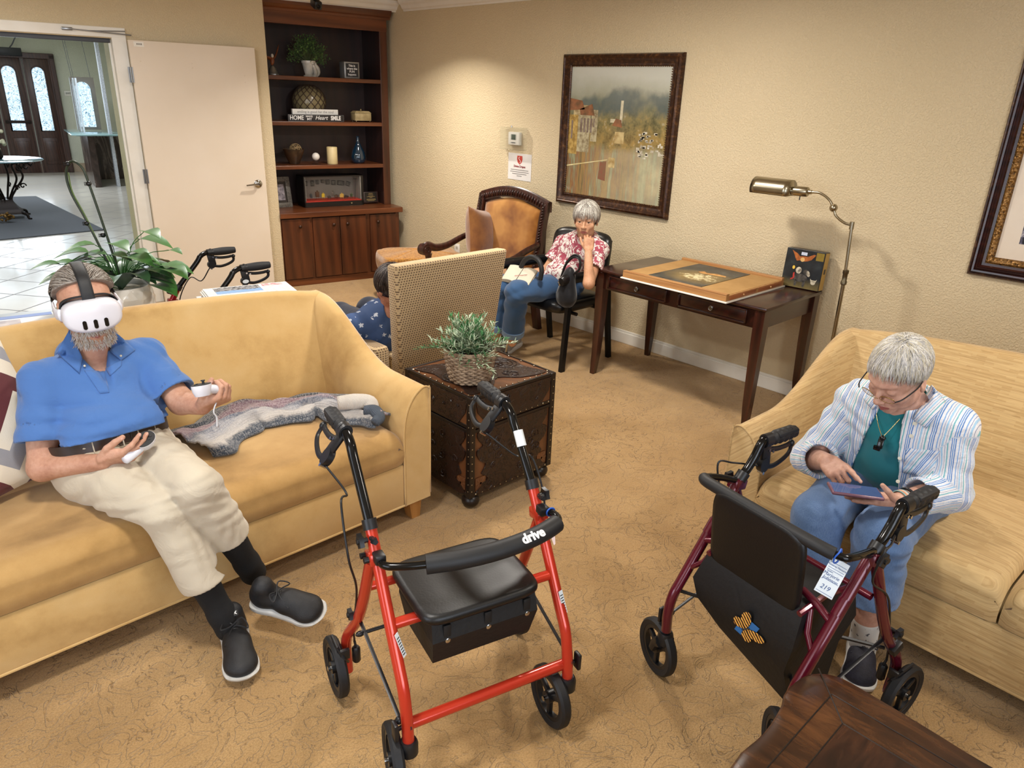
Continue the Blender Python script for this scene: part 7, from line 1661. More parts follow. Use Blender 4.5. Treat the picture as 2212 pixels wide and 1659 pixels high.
def hand_prims(wr, fd, back, t, curls, s=1.0, spread=(.10, .02, -.05, -.14), thumb=((.55, .75, -.25), (.35, .90, -.20), (.15, .95, -.2)), flat=0.0):
    """t=+1: thumb on the +x side (x = fingers cross back). curls: (a1,a2,a3) for index..little"""
    y = nv(fd); z = np.array(back, float); z = nv(z-y*(z@y)); x = np.cross(y, z); R_ = np.stack([x, y, z], 1); w_ = np.array(wr, float)
    T_ = lambda p: w_+R_@(np.array(p, float)*s)
    P_ = [rbox(T_((0, .046, 0)), tuple(np.array((.026, .036, .005))*s), .0085*s, R_, k=.010), cone(T_((t*.022, .030, -.006)), T_((t*.030, .066, -.004)), .0135*s, .012*s, k=.010),
          cone(T_((-t*.024, .022, -.006)), T_((-t*.029, .070, -.003)), .012*s, .011*s, k=.010)]
    X_ = [t*.0300, t*.0105, -t*.0095, -t*.0285]; Y_ = [.086, .091, .088, .080]; L_ = [.074, .082, .075, .058]; nails = []; tips = []
    for i in range(4):
        p = np.array([X_[i], Y_[i], 0.001]); a = 0.0; sp = spread[i]*t; rr = [.0092, .0084, .0076, .0066]
        if i == 3: rr = [r*.88 for r in rr]
        P_.append(cone(T_((X_[i]*.75, .05, .002)), T_(p), .0085*s, .0092*s, k=.006))
        for k, (fr_, cu) in enumerate(zip((.46, .30, .24), curls[i])):
            a += cu; d = np.array([math.sin(sp)*math.cos(a), math.cos(sp)*math.cos(a), -math.sin(a)]); q = p+d*L_[i]*fr_
            P_.append(cone(T_(p), T_(q), rr[k]*s, rr[k+1]*s, k=.0025)); 
            if k < 2: P_.append(ell(T_(q), rr[k+1]*1.08*s, k=.002))
            p = q
        n_ = np.array([math.sin(sp)*math.sin(a), math.cos(sp)*math.sin(a), math.cos(a)]); nails.append(T_(p+n_*.0050+d*.001)); tips.append(T_(p))
    p = np.array([t*.020, .012, -.006]); rr = [.0145, .0115, .0100, .0082]
    for k, (dd, L) in enumerate(zip(thumb, (.042, .034, .027))):
        d = nv((t*dd[0], dd[1], dd[2])); q = p+d*L; P_.append(cone(T_(p), T_(q), rr[k]*s, rr[k+1]*s, k=.006 if k == 0 else .003)); p = q
    nails.append(T_(p+np.array([t*.002, 0, .0055]))); tips.append(T_(p))
    return P_, nails, tips
def limb(pts, rads, k=.02, **kw): return [cone(pts[i], pts[i+1], rads[i], rads[i+1], k=k, **kw) for i in range(len(pts)-1)]
def grow(P_, d, k=None):
    out = []
    for p in P_:
        q = dict(p); q['R'] = q['R']+d
        if q['t'] == 'c': q['ra'] += d; q['rb'] += d
        elif q['t'] == 'e': q['r'] = q['r']+np.float32(d)
        else: q['rad'] += d
        if k is not None: q['k'] = k
        out.append(q)
    return out
def folds(amp, f=38, seed=0, dirs=None):
    r = np.random.RandomState(seed); D_ = dirs or [nv(r.normal(size=3)) for _ in range(3)]; D2 = [nv(r.normal(size=3)) for _ in range(3)]
    def g(X):
        o = np.zeros(len(X), np.float32)
        for i, d in enumerate(D_):
            ph = X@d.astype(np.float32)*f*(1+.35*i)+2.4*np.sin(X@D2[i].astype(np.float32)*f*.38+i); m = .5+.5*np.sin(X@D2[(i+1) % 3].astype(np.float32)*f*.22+2*i)
            o += (np.abs(np.sin(ph*.5))**1.5-.5)*m/(1+i*.5)
        return o*amp
    return g
def nail_paint(base, nails, r=.0048, idx=4):
    def f(fc):
        o = base(fc) if base else np.zeros(len(fc), int)
        for n_ in nails: o[np.linalg.norm(fc-n_, axis=1) < r] = idx
        return o
    return f
def hair_cap(name, fr, s, par, mats, c, r, hairline, strands, whorl=(0, -.04, .13), L=.055, seed=1, lift=1.012, h=.003, width=.0009, flow=None, disp_amp=.0022, label=None):
    """hair: solid cap trimmed by hairline(l)->keep value (<0 keep) plus strands lying on it"""
    pr = [H_ell(fr, c, r, s, k=.01)] if not isinstance(c, list) else [H_ell(fr, a, b, s, k=.015) for a, b in zip(c, r)]
    def post(X, D):
        l = (X-fr[0])@fr[1]/s; return np.maximum(D, hairline(l)*s)
    def disp(X):
        l = (X-fr[0])@fr[1]/s; w_ = np.array(whorl); d = l-w_; a = np.arctan2(d[:, 0], d[:, 1])
        return disp_amp*(np.sin(a*26+3*np.sin(l[:, 2]*60+l[:, 0]*40))*.6+np.sin(a*11+2)*.8)
    o = sdf_obj(name, pr, mats[0], par, h, post=post, disp=disp)
    if label: o['label'] = label
    c0 = np.array(c[0] if isinstance(c, list) else c); r0 = np.array(r[0] if isinstance(r, list) else r); rnd = random.Random(seed); w0 = nv(np.array(whorl)-c0)
    bs_ = [MB() for _ in mats]
    n_ = 0; tries = 0
    while n_ < strands and tries < strands*6:
        tries += 1; d = np.array([rnd.gauss(0, 1), rnd.gauss(0, 1), rnd.gauss(0, 1)]); d = nv(d); p = c0+d*r0
        if hairline(p[None]*1.0)[0] > -.001: continue
        pts = []; q = d.copy(); ok = True; jit = nv(np.array([rnd.gauss(0, 1), rnd.gauss(0, 1), rnd.gauss(0, 1)]))*.22; nseg = 5; LL = L*rnd.uniform(.6, 1.2)
        lf = lift+rnd.uniform(-.004, .022)
        for k in range(nseg+1):
            pts.append(tp(fr, c0+q*r0*(lf+.010*math.sin(k/nseg*PI)), s)); fl = (q-w0) if flow is None else flow(q); fl = fl+jit; fl = fl-q*(fl@q); nf = np.linalg.norm(fl)
            if nf < 1e-3: break
            q = nv(q+fl/nf*(LL/nseg)/r0.mean())
        if len(pts) < 4: continue
        bs_[rnd.randrange(len(mats))].tube(pts, [width*1.1, width, width*.25], 3, caps=False); n_ += 1
    bb = MB()
    for i, q in enumerate(bs_): bb.mat(i).add(q.v, q.f)
    st = obj('hair_strands', bb, mats, o, world=True, ang=180); st['kind'] = 'stuff'
    return o
def shoe(name, par, heel, toe, ankle, w_, up, mu, ms, lab=None, laces=True, mlace=None, tread=.022):
    """running shoe along heel->toe with sole under it"""
    heel = np.array(heel, float); toe = np.array(toe, float); y = nv(toe-heel); z = np.array(up, float); z = nv(z-y*(z@y)); x = np.cross(y, z); L = np.linalg.norm(toe-heel); R_ = np.stack([x, y, z], 1)
    T_ = lambda a, b_, c: heel+R_@np.array([a*w_, b_*L, c])
    up_ = [ell(T_(0, .80, .036), (w_*.50, L*.19, .034), R_, k=.03), ell(T_(0, .55, .050), (w_*.44, L*.28, .044), R_, k=.03), ell(T_(0, .17, .052), (w_*.38, L*.19, .052), R_, k=.03), cone(T_(0, .22, .06), T_(0, .20, .105), w_*.36, w_*.34, k=.02)]
    def cut(X, D): l = (X-heel)@R_; return np.maximum(D, -(l[:, 2]-.012))
    o = sdf_obj(name, up_, mu, par, .0035, post=cut)
    if lab: o['label'] = lab
    so = MB(); prof = [(0, .0, .5), (.34, .03, 1), (.42, .15, 1), (.40, .35, 1), (.44, .6, 1), (.50, .76, 1), (.42, .92, 1), (.2, 1.0, 1), (0, 1.015, 1)]
    pr = [(a, b_) for a, b_, _ in prof]; ring = pr+[(-a, b_) for a, b_ in pr[-2:0:-1]]; ring = [tuple(q) for q in spline([(a, b_) for a, b_ in ring], 4, True)]
    rs = []
    for (k, zz) in ((.92, 0.0), (1.0, .006), (1.04, tread*.7), (1.02, tread), (.9, tread+.004)): rs.append([T_(a*k*1.05, .5+(b_-.5)*k, zz+(.012*max(0, (b_-.8)/.2) if zz < .02 else .004*(1-b_)*2)) for a, b_ in ring])
    so.loft(rs); obj('sole', so, ms, o, world=True, ang=50)
    if laces:
        for i in range(6):
            b = MB(); v_ = .42+i*.055; zz = .092-(v_-.42)*.13
            b.tube(spline([T_(-.22, v_, zz-.014), T_(0, v_+.02, zz), T_(.22, v_, zz-.014)], 5), .0028, 5); obj('lace', b, mlace or mu, o, world=True)
        b = MB(); b.tube(spline([T_(0, .40, .096), T_(.25, .36, .112), T_(.40, .44, .100), T_(.1, .42, .10), T_(-.25, .38, .115), T_(-.38, .50, .095), T_(0, .42, .098), T_(.35, .62, .075)], 5), .0024, 5); obj('lace_bow', b, mlace or mu, o, world=True)
    return o, T_, R_
def cutlimb(X, D, e, d, rad, ln=.16):
    q = (X-e).astype(np.float32); pr = q@d.astype(np.float32); ra = np.sqrt(np.maximum(0, (q*q).sum(1)-pr*pr)); m = (ra < rad) & (np.abs(pr) < ln); return np.where(m, np.maximum(D, pr), D)
from mathutils.bvhtree import BVHTree
def bvh(o):
    M = wmat(o); return BVHTree.FromPolygons([M @ v.co for v in o.data.vertices], [tuple(p.vertices) for p in o.data.polygons])
def lay(name, tree, quad, mat, par, off=.004, th=.003, lift=None, n=8, tilt=(0, 0, 0, 0)):
    """cloth flap laid on a body surface: four corner pixels, per-corner extra lift"""
    D0 = None; G = []
    for j in range(n+1):
        for i in range(n+1):
            u, v = i/n, j/n; w4 = ((1-u)*(1-v), u*(1-v), u*v, (1-u)*v); px_ = sum(a*q[0] for a, q in zip(w4, quad)); py_ = sum(a*q[1] for a, q in zip(w4, quad)); l = off+sum(a*t_ for a, t_ in zip(w4, tilt))
            d = Vector(nv(ray(px_, py_))); h = tree.ray_cast(Vector(CPOS), d)
            if h[0] is not None: D0 = h[3]
            G.append((d, h[3] if h[0] is not None else None, l))
    if D0 is None: return None
    ds = [g[1] for g in G if g[1]]; md_ = sorted(ds)[len(ds)//2]
    vs = [Vector(CPOS)+d*((h if h and abs(h-md_) < .08 else md_)-l) for d, h, l in G]
    b = MB(); b.add(vs, [(j*(n+1)+i, j*(n+1)+i+1, (j+1)*(n+1)+i+1, (j+1)*(n+1)+i) for j in range(n) for i in range(n)])
    o = obj(name, b, mat, par, world=True, ang=180); m = o.modifiers.new('t', 'SOLIDIFY'); m.thickness = th; m.offset = 0; return o
# ---------------------------------------------------------------- man with the white headset
M_skm = skinmat('skin_ruddy', '#A87660', '#BD8E76', '#CCA18A')
man = thing('person', 'seated man in blue polo and khaki trousers wearing a white headset', 'person', (0.58, 2.45, 0.47), 0)
A_ = lambda *a: np.array(a, float)
m_hd = HF((.583, 2.60, 1.068), (-.12, -1, -.02), (-.035, .10, 1))
mN = A_(.578, 2.655, .885); mSR = A_(.415, 2.63, .835); mSL = A_(.750, 2.635, .850)
mER = PY(92, 1010, 2.52); mWR = PY(222, 998, 2.36); mEL = PY(392, 868, 2.47); mWL = PY(437, 878, 2.335)
hip = A_(.575, 2.56, .54)
kR = A_(.585, 2.13, .52); aR = PZ(478, 1325, .13); kL = A_(.675, 2.075, .595); aL = PZ(533, 1215, .215)
hR, hL = A_(.475, 2.55, .53), A_(.675, 2.55, .54)
torso = [ell((.575, 2.615, .735), (.165, .105, .165), k=.05), ell((.578, 2.545, .665), (.175, .135, .125), k=.05), ell((.575, 2.57, .575), (.175, .12, .10), k=.05),
         cone(mSR+A_(.035, 0, -.035), mSL+A_(-.035, 0, -.035), .058, .058, k=.05), cone(mSR, mN+A_(0, .01, -.04), .05, .06, k=.04), cone(mSL, mN+A_(0, .01, -.04), .05, .06, k=.04)]
neck = [cone(mN+A_(0, .01, -.04), m_hd[0]+A_(0, .02, -.05), .062, .058, k=.03), cone(mN+A_(0, -.03, -.03), m_hd[0]+A_(.0, -.045, -.10), .03, .03, k=.03)]
arms = limb([mSR, mER], [.050, .041])+limb([mER, mWR], [.042, .026], flat=None)+limb([mSL, mEL], [.050, .042])+limb([mEL, mWL], [.043, .029])
legs = limb([hR, kR, aR], [.078, .052, .036])+limb([hL, kL, aL], [.078, .052, .034])
# right hand resting in lap around the lower controller, palm turned up and inwards
fdR = nv(PY(300, 975, 2.285)-mWR); bkR = nv(A_(-.25, -.62, -.62))
hp1, n1, tp1 = hand_prims(mWR, fdR, bkR, -1, [(.32, .35, .15), (.35, .40, .2), (.38, .45, .2), (.42, .5, .25)], 1.02, thumb=((.50, .75, -.28), (.22, .95, -.30), (.05, .98, -.30)))
# left hand raised, fist round the other controller
fdL = nv(A_(.55, -.55, .38)); bkL = nv(A_(.10, -.70, -.65))
hp2, n2, tp2 = hand_prims(mWL, fdL, bkL, -1, [(.9, 1.15, .7), (1.0, 1.2, .7), (1.05, 1.2, .7), (1.1, 1.2, .7)], 1.02, thumb=((.55, .70, -.35), (.25, .85, -.55), (-.1, .85, -.6)))
M_skset = [M_skm, M_lip, M_eyew, M_iris, M_nail]
bodyP = grow(torso, -.020)+neck+grow(arms, 0)+grow(legs, -.004)+hp1+hp2+head_prims(m_hd, 1.0)
mb_ = sdf_obj('body', bodyP, M_skset, man, .0034, paint=nail_paint(head_paint(m_hd, 1.0, True), n1+n2))
# greying swept hair
def hl_man(l): 
    side = (np.abs(l[:, 0]) > .05)
    front = .050-l[:, 1]*-1.0  # y+.05
    k = np.maximum(l[:, 1]-(.070-np.maximum(0, .105-l[:, 2])*1.55), -(l[:, 2]+.045+.35*(l[:, 1] > .02)*0))
    k = np.maximum(k, -(l[:, 2]-(-.03+np.clip(l[:, 1], -.02, .1)*.9)))
    return k
M_hm = [mt('hair_grey_brown', '#857A70', .6, col2='#A0988F', vs=60), mt('hair_light_grey', '#B5AEA6', .55), mt('hair_dark_grey', '#6A5E54', .6)]
hair_cap('hair', m_hd, 1.0, mb_, M_hm, (0, -.012, .034), (.093, .108, .102), hl_man, 2600, whorl=(0, .10, .10), L=.07, seed=3, flow=lambda q: np.array([q[0]*1.8, -1.0, .15]))
# beard and moustache: thick short grey hairs
rnd = random.Random(12); bm3 = [MB(), MB(), MB()]
for i in range(1700):
    x = rnd.uniform(-.062, .062); ax_ = abs(x)
    if rnd.random() < .2: x = rnd.uniform(-.030, .030); z = rnd.uniform(-.061, -.049); y = .098-(x/.055)**2*.035
    else:
        z = rnd.uniform(-.118, -.02-.0*ax_)
        if z > -.080 and ax_ < .028: continue
        if z > -.055 and ax_ < .047: continue
        if z > -.085 and ax_ < .018 : continue
        rad = math.sqrt(max(0, 1-(x/.064)**2)); y = .018+.074*rad-max(0, -z-.085)*.55*(1 if ax_ < .04 else 1.6)
        if ax_ > .057: y = rnd.uniform(-.005, .03)
    d = A_(x*6, .35, -1.0)+A_(rnd.gauss(0, .4), rnd.gauss(0, .3), 0); a = A_(x, y-.004, z); Lh = rnd.uniform(.008, .018); e = a+nv(d)*Lh+A_(0, .004, 0)
    bm3[rnd.choice((0, 0, 1, 1, 2))].tube([tp(m_hd, a), tp(m_hd, (a+e)/2+A_(0, .003, 0)), tp(m_hd, e)], [.0009, .0008, .0003], 3, caps=False)
bb = MB()
for i, q in enumerate(bm3): bb.mat(i).add(q.v, q.f)
bd_ = obj('beard', bb, [mt('beard_white', '#EFEBE4', .6), mt('beard_grey', '#D6D0C8', .6), mt('beard_tan', '#C9AE90', .6)], mb_, world=True, ang=180)
# polo shirt
M_polo = fabric('polo_blue', '#4F76B2', '#476CA8', fold=.9, bump=.28)
shR_e = mSR+(mER-mSR)*.70; shL_e = mSL+(mEL-mSL)*.82
dRs, dLs = nv(mER-mSR), nv(mEL-mSL)
sh = grow(torso, .008, .045)+[cone(mSR+A_(.008, 0, -.008), shR_e, .061, .076, k=.020), cone(mSL+A_(-.008, 0, -.008), shL_e, .061, .070, k=.020), cone(mSR+A_(.0, 0, .01), mSL+A_(0, 0, .01), .045, .045, k=.04),
     cone(A_(.49, 2.475, .655), A_(.67, 2.475, .665), .075, .075, k=.05)]
sh += [cone(shR_e-dRs*.09, shR_e+dRs*.06, .052, .072, k=.003, sub=True), cone(shL_e-dLs*.09, shL_e+dLs*.06, .050, .066, k=.003, sub=True)]
nb = mN+A_(0, -.012, .012)
sh += [ell(nb+A_(0, .01, .02), (.070, .070, .05), k=.008, sub=True), cone(nb+A_(0, -.05, .02), nb+A_(.012, -.14, -.085), .040, .006, k=.006, sub=True)]
bR, bL = PY(135, 985, 2.43), PY(362, 922, 2.44); bt = nv(bL-bR); bn = nv(np.cross(bt, A_(0, -1, .25))); bn = bn if bn[2] > 0 else -bn; bc0 = (bR+bL)/2; bcc = bc0+A_(0, .100, -.016)
def shcut(X, D):
    D = cutlimb(X, D, shR_e, dRs, .088)
    D = cutlimb(X, D, shL_e, dLs, .086)
    low = -((X-bcc)@bn.astype(np.float32))+.014; near = (np.linalg.norm(X-bcc, axis=1) < .24) & (np.linalg.norm(X-shR_e, axis=1) > .095)
    return np.where(near, np.maximum(D, low), D)
ss = sdf_obj('polo_shirt', sh, M_polo, man, .0042, disp=folds(.0070, 85, 5), post=shcut)
def collar(par, c, fwd, up, rn, wd, gap, mat, pt=.035, drop=.030, name='collar', n=36, tilt=0.0):
    fr = HF(c, fwd, up); b = MB()
    def f(u, v):
        a = gap+(2*PI-2*gap)*u; ex = sstep(.72, 1, abs(2*u-1)); rr = rn+wd*v*(1+.15*ex); z = -drop*v*(1+.4*ex)-v*v*.012; yy = math.cos(a)*rr+pt*ex*v*.9; xx = math.sin(a)*rr*(1.0-.05*ex)
        return tuple(tp(fr, (xx, yy, z+.012*(1-v)*math.cos(a)*-1+tilt*math.cos(a)*rr)))
    b.grid(f, n, 6); o = obj(name, b, mat, par, world=True, ang=180); md = o.modifiers.new('t', 'SOLIDIFY'); md.thickness = .003; md.offset = 0; return o
collar(ss, mN+A_(0, .012, .020), (-.02, -1, -.62), (.02, -.15, 1), .066, .030, .9, M_polo, pt=.0, drop=.022)
tm = bvh(ss)
lay('collar_flap', tm, [(150, 712), (122, 762), (172, 806), (178, 772)], M_polo, ss, tilt=(.012, .002, .004, .010)); lay('collar_flap', tm, [(236, 704), (292, 756), (262, 778), (238, 758)], M_polo, ss, tilt=(.012, .002, .004, .010))
lay('placket', tm, [(182, 800), (226, 802), (236, 848), (216, 850)], M_polo, ss, off=.002); lay('placket', tm, [(228, 796), (264, 776), (262, 790), (238, 812)], M_polo, ss, off=.002)
for p_ in ((183, 793), (259, 772)):
    h = tm.ray_cast(Vector(CPOS), Vector(nv(ray(*p_))))
    if h[0]: b = MB(); b.ell(h[0]+h[1]*.009, .004, None, 8, 6); obj('button', b, mt('pearl_button', '#D8D2BE', .3), ss, world=True)
# belt, trousers
def ringpts(c, tx, ty, rx, ry, n=48, e=.8): return [c+tx*rx*math.copysign(abs(math.cos(a))**e, math.cos(a))+ty*ry*math.copysign(abs(math.sin(a))**e, math.sin(a)) for a in np.linspace(0, 2*PI, n, endpoint=False)]
by = np.cross(bn, bt)
M_belt = mt('brown_leather_belt', '#33231D', .4, col2='#281B16')
b = MB(); hh = .019; R1 = ringpts(bcc, bt, by, .186, .124); R0 = ringpts(bcc, bt, by, .180, .118)
b.loft([[p-bn*hh for p in R0], [p-bn*hh for p in R1], [p+bn*hh*.8 for p in R1], [p+bn*hh*.8 for p in R0]], caps=False)
belt = obj('belt', b, M_belt, man, world=True, ang=50)
M_khaki = fabric('khaki_cotton', '#C9BFAC', '#BEB29D', fold=.9, bump=.25)
fsgn = -1 if by[1] > 0 else 1
fy = by*fsgn
bcl = bcc+fy*.125
b = MB(); b.tube([bcl+bt*.035-bn*.022, bcl+bt*.035+bn*.022, bcl+bt*-.005+bn*.021, bcl+bt*-.005-bn*.022], .0022, 6, closed=True); obj('buckle', b, mt('buckle_steel', '#5A544E', .3, .9), belt, world=True)
tr1 = [cone(hR+A_(.03, 0, .01), hL+A_(-.03, 0, .01), .100, .100, k=.05), cone(bcc-bn*.09-bt*.070, bcc-bn*.09+bt*.070, .115, .115, k=.04), cone(bcc-bt*.065, bcc+bt*.065, .116, .116, k=.04)]
tr1 += limb([hR, (hR+kR)/2+A_(0, 0, .005), kR], [.098, .084, .068], k=.03)+[cone(kR, aR+(kR-aR)*.32, .067, .072, k=.02)]
tr1 += limb([hL, (hL+kL)/2, kL], [.096, .082, .070], k=.018)+[cone(kL, aL+(kL-aL)*.40, .068, .070, k=.015)]
uR, uL = nv(aR-kR), nv(aL-kL); cR_, cL_ = aR+(kR-aR)*.32, aL+(kL-aL)*.40
tr1 += [cone(cR_-uR*.07, cR_+uR*.08, .052, .066, k=.004, sub=True), cone(cL_-uL*.06, cL_+uL*.08, .050, .064, k=.004, sub=True)]
def tcut(X, D):
    m = np.linalg.norm(X-cR_, axis=1) < .13; D = np.where(m, np.maximum(D, (X-(cR_))@uR.astype(np.float32)), D)
    m = np.linalg.norm(X-cL_, axis=1) < .13; D = np.where(m, np.maximum(D, (X-(cL_))@uL.astype(np.float32)), D)
    m = (np.linalg.norm(X-bcc, axis=1) < .28); return np.where(m, np.maximum(D, ((X-bcc)@bn.astype(np.float32))-.002), D)
trs = sdf_obj('trousers', tr1, M_khaki, man, .0042, disp=folds(.0062, 90, 9), post=tcut)
for px_, py_ in ((205, 968), (303, 935), (342, 918), (268, 950)):
    q = PY(px_, py_, 2.40); q = bcc+bt*((q-bcc)@bt)*1.0; k_ = max(.02, 1-((q-bcc)@bt/.188)**2)**.45; q = q+fy*(.127*k_)
    b = MB(); b.tube([q-bn*.026, q+bn*.022], .0055, 6, flat=.4); obj('belt_loop', b, M_khaki, trs, world=True)
# socks and shoes
M_sock = mt('black_sock', '#101012', .9, bump=.6, bs=220, bd=.002)
for (kk, aa, cc, up_) in ((kR, aR, cR_, .02), (kL, aL, cL_, .0)):
    u = nv(aa-kk); sdf_obj('sock', [cone(cc+u*(.03 if up_ == 0 else -.03), aa, .048, .040, k=.02), cone(aa, aa+u*.06, .042, .045, k=.02)], M_sock, man, .004)
M_shb = mt('black_mesh_upper', '#131315', .6, col2='#1D1D20', vs=40, bump=.4, bs=300); M_shw = mt('shoe_sole_white', '#C9C7C2', .5)
hRr, tRr = PZ(503, 1355, .012), PZ(528, 1478, .012)
s1, T1, R1_ = shoe('shoe', man, hRr, tRr, aR, .105, (0, 0, 1), M_shb, M_shw, 'black running shoe flat on the carpet')
hLl, tLl = PZ(552, 1298, .10), PZ(700, 1335, .085)
s2, T2, R2_ = shoe('shoe', man, hLl, tLl, aL, .105, (-.25, -.25, 1), M_shb, M_shw, 'black running shoe of the crossed leg, raised')
b = MB(); Mr = Matrix([list(R1_[0])+[0], list(R1_[1])+[0], list(R1_[2])+[0], [0, 0, 0, 1]]); c_ = T1(0, .31, .124)
nrm = nv(R1_[:, 2]*.75+R1_[:, 1]*.6); fm = frame4(c_, -R1_[:, 0], nrm); 
b.box((0, 0, 0), (.036, .020, .002), .001); q = MB(); q.add(b.v, b.f, fm); lbp = obj('tongue_label', q, mt('label_black', '#1A1A1C', .4), s1, world=True)
b = MB(); b.text('RBX', .014, fm @ Matrix.Translation((0, 0, .0014)) , .0004, .0006); obj('label_lettering', b, M_wl, lbp, world=True)

# ---- headset: white visor, dark facial gasket, side arms and top strap
hs = thing('vr_headset', 'white virtual reality headset with three dark camera slots on the man', 'headset', tuple(tp(m_hd, (0, .10, 0))), 0)
M_hsw = mt('headset_white', '#DCDCE4', .28, col2='#D4D4DE'); M_hsb = mt('headset_black', '#17181B', .6, bump=.2, bs=300)
def slot_ring(y, rx, rz, e=.74, n=56, bow=0.0, cz=0.0):
    o = []
    for a in np.linspace(0, 2*PI, n, endpoint=False):
        x = rx*math.copysign(abs(math.cos(a))**e, math.cos(a)); z = rz*math.copysign(abs(math.sin(a))**e, math.sin(a)); o.append(tp(m_hd, (x, y-bow*(x/rx)**2, z+cz)))
    return o
cz = .004
b = MB(); b.loft([slot_ring(.070, .078, .044, bow=.032, cz=cz), slot_ring(.098, .082, .047, bow=.030, cz=cz), slot_ring(.118, .084, .050, bow=.026, cz=cz), slot_ring(.140, .083, .049, bow=.022, cz=cz), slot_ring(.149, .079, .045, bow=.018, cz=cz), slot_ring(.152, .070, .037, bow=.014, cz=cz), slot_ring(.153, .03, .015, bow=.003, cz=cz)])
vis = obj('visor', b, M_hsw, hs, world=True, ang=70)
b = MB(); b.tube(slot_ring(.1495, .0765, .0425, bow=.0172, cz=cz), .0006, 4, closed=True); obj('visor_seam', b, mt('seam_grey', '#9A9AA2', .5), vis, world=True, ang=180)
b = MB(); b.loft([slot_ring(.060, .074, .043, bow=.040, cz=cz+.004), slot_ring(.106, .081, .0535, bow=.032, cz=cz+.004)], caps=False); g_ = obj('face_gasket', b, M_hsb, hs, world=True, ang=70); g_.modifiers.new('t', 'SOLIDIFY').thickness = .004
for x in (-.030, .0, .030):
    # pill shaped slot
    b = MB(); n = 10; pl_ = [(x+.0058*math.cos(a), .0085+.0058*math.sin(a)) for a in np.linspace(0, PI, n)]+[(x+.0058*math.cos(a), -.0085+.0058*math.sin(a)) for a in np.linspace(PI, 2*PI, n)]
    yb = .1518-.014*(x/.07)**2
    b.prism([(p[0], p[1]-.020) for p in pl_], .0022, Matrix.Identity(4)); fr_M = frame4(tp(m_hd, (0, yb+.0002, cz)), -m_hd[1][:, 0]*1.0, m_hd[1][:, 1]); q = MB(); q.add(b.v, b.f, fr_M); obj('camera_slot', q, mt('slot_black', '#08080A', .15), vis, world=True)
for q in (-1, 1):
    b = MB(); b.tube(spline([tp(m_hd, (q*.082, .085, .008)), tp(m_hd, (q*.091, .055, .006)), tp(m_hd, (q*.092, .02, .010)), tp(m_hd, (q*.090, -.02, .018))], 6), [.020, .018, .014, .011], 12, flat=.40, up=tuple(m_hd[1][:, 0])); obj('side_arm', b, M_hsw, hs, world=True, ang=180)
    b = MB(); b.tube(spline([tp(m_hd, (q*.091, -.02, .018)), tp(m_hd, (q*.085, -.06, .030)), tp(m_hd, (q*.05, -.105, .035)), tp(m_hd, (0, -.122, .035))], 6), .014, 8, flat=.2, up=tuple(m_hd[1][:, 0])); obj('back_strap', b, M_hsb, hs, world=True, ang=180)
b = MB(); pts = [tp(m_hd, p) for p in ((.0, .112, .050), (.0, .108, .075), (.0, .088, .112), (.0, .04, .135), (.0, -.03, .140), (0, -.09, .11), (0, -.118, .04))]
b.tube(spline(pts, 7), .019, 10, flat=.14, up=tuple(m_hd[1][:, 1])); obj('top_strap', b, M_hsb, hs, world=True, ang=180)
# controllers
def controller(lab, c, axis, up, loc_strap=None):
    t_ = thing('game_controller', lab, 'game controller', tuple(c), 0); fr = HF(c, axis, up)
    b = MB(); b.loft([[tp(fr, (r_*math.cos(a)*1.0, -.0+yy+r_*.25*math.sin(a), zz+r_*math.sin(a)*.9)) for a in np.linspace(0, 2*PI, 20, endpoint=False)] for yy, zz, r_ in ((-.055, -.012, .010), (-.050, -.012, .016), (-.02, -.008, .0185), (.012, 0, .020), (.025, .004, .016))]); hd = obj('grip', b, M_hsw, t_, world=True, ang=60)
    b = MB(); R_ = [[tp(fr, (.026*k*math.cos(a), .028+.034*k*math.sin(a), z)) for a in np.linspace(0, 2*PI, 28, endpoint=False)] for k, z in ((.75, -.020), (.95, -.004), (1.0, .010), (1.0, .016))]; b.loft(R_); obj('shell', b, M_hsw, t_, world=True, ang=60)
    b = MB(); b.loft([[tp(fr, (.0255*k*math.cos(a), .028+.0335*k*math.sin(a), z)) for a in np.linspace(0, 2*PI, 28, endpoint=False)] for k, z in ((1.0, .0155), (.97, .0185), (.3, .019))]); fp_ = obj('black_face', b, M_hsb, t_, world=True, ang=60)
    b = MB(); p0, p1 = tp(fr, (-.004, .022, .018)), tp(fr, (-.004, .022, .028)); b.cyl(p0, p1, .004, .004); b.cyl(p1, tp(fr, (-.004, .022, .031)), .0075, .0065); obj('thumbstick', b, M_hsb, fp_, world=True)
    for (x, y) in ((.010, .036), (.004, .046)): b = MB(); b.cyl(tp(fr, (x, y, .018)), tp(fr, (x, y, .021)), .0042); obj('button', b, M_hsb, fp_, world=True)
    return t_, fr
c1, f1 = controller('white controller with black face resting in the man\'s lap hand', PY(298, 966, 2.295), (.75, .15, .30), (-.2, -.55, .80))
c2, f2 = controller('white controller gripped in the man\'s raised hand with strap dangling', PY(452, 838, 2.275), (-.85, -.25, .10), (.05, .25, 1))
b = MB(); q = PY(462, 885, 2.27); b.tube(spline([tp(f2, (0, -.05, -.012)), q, q+A_(.006, 0, -.03), q+A_(.004, 0, -.065)], 6), [.0022, .003, .004], 6); obj('wrist_strap', b, mt('strap_white', '#D0D0D4', .6), c2, world=True, ang=180)

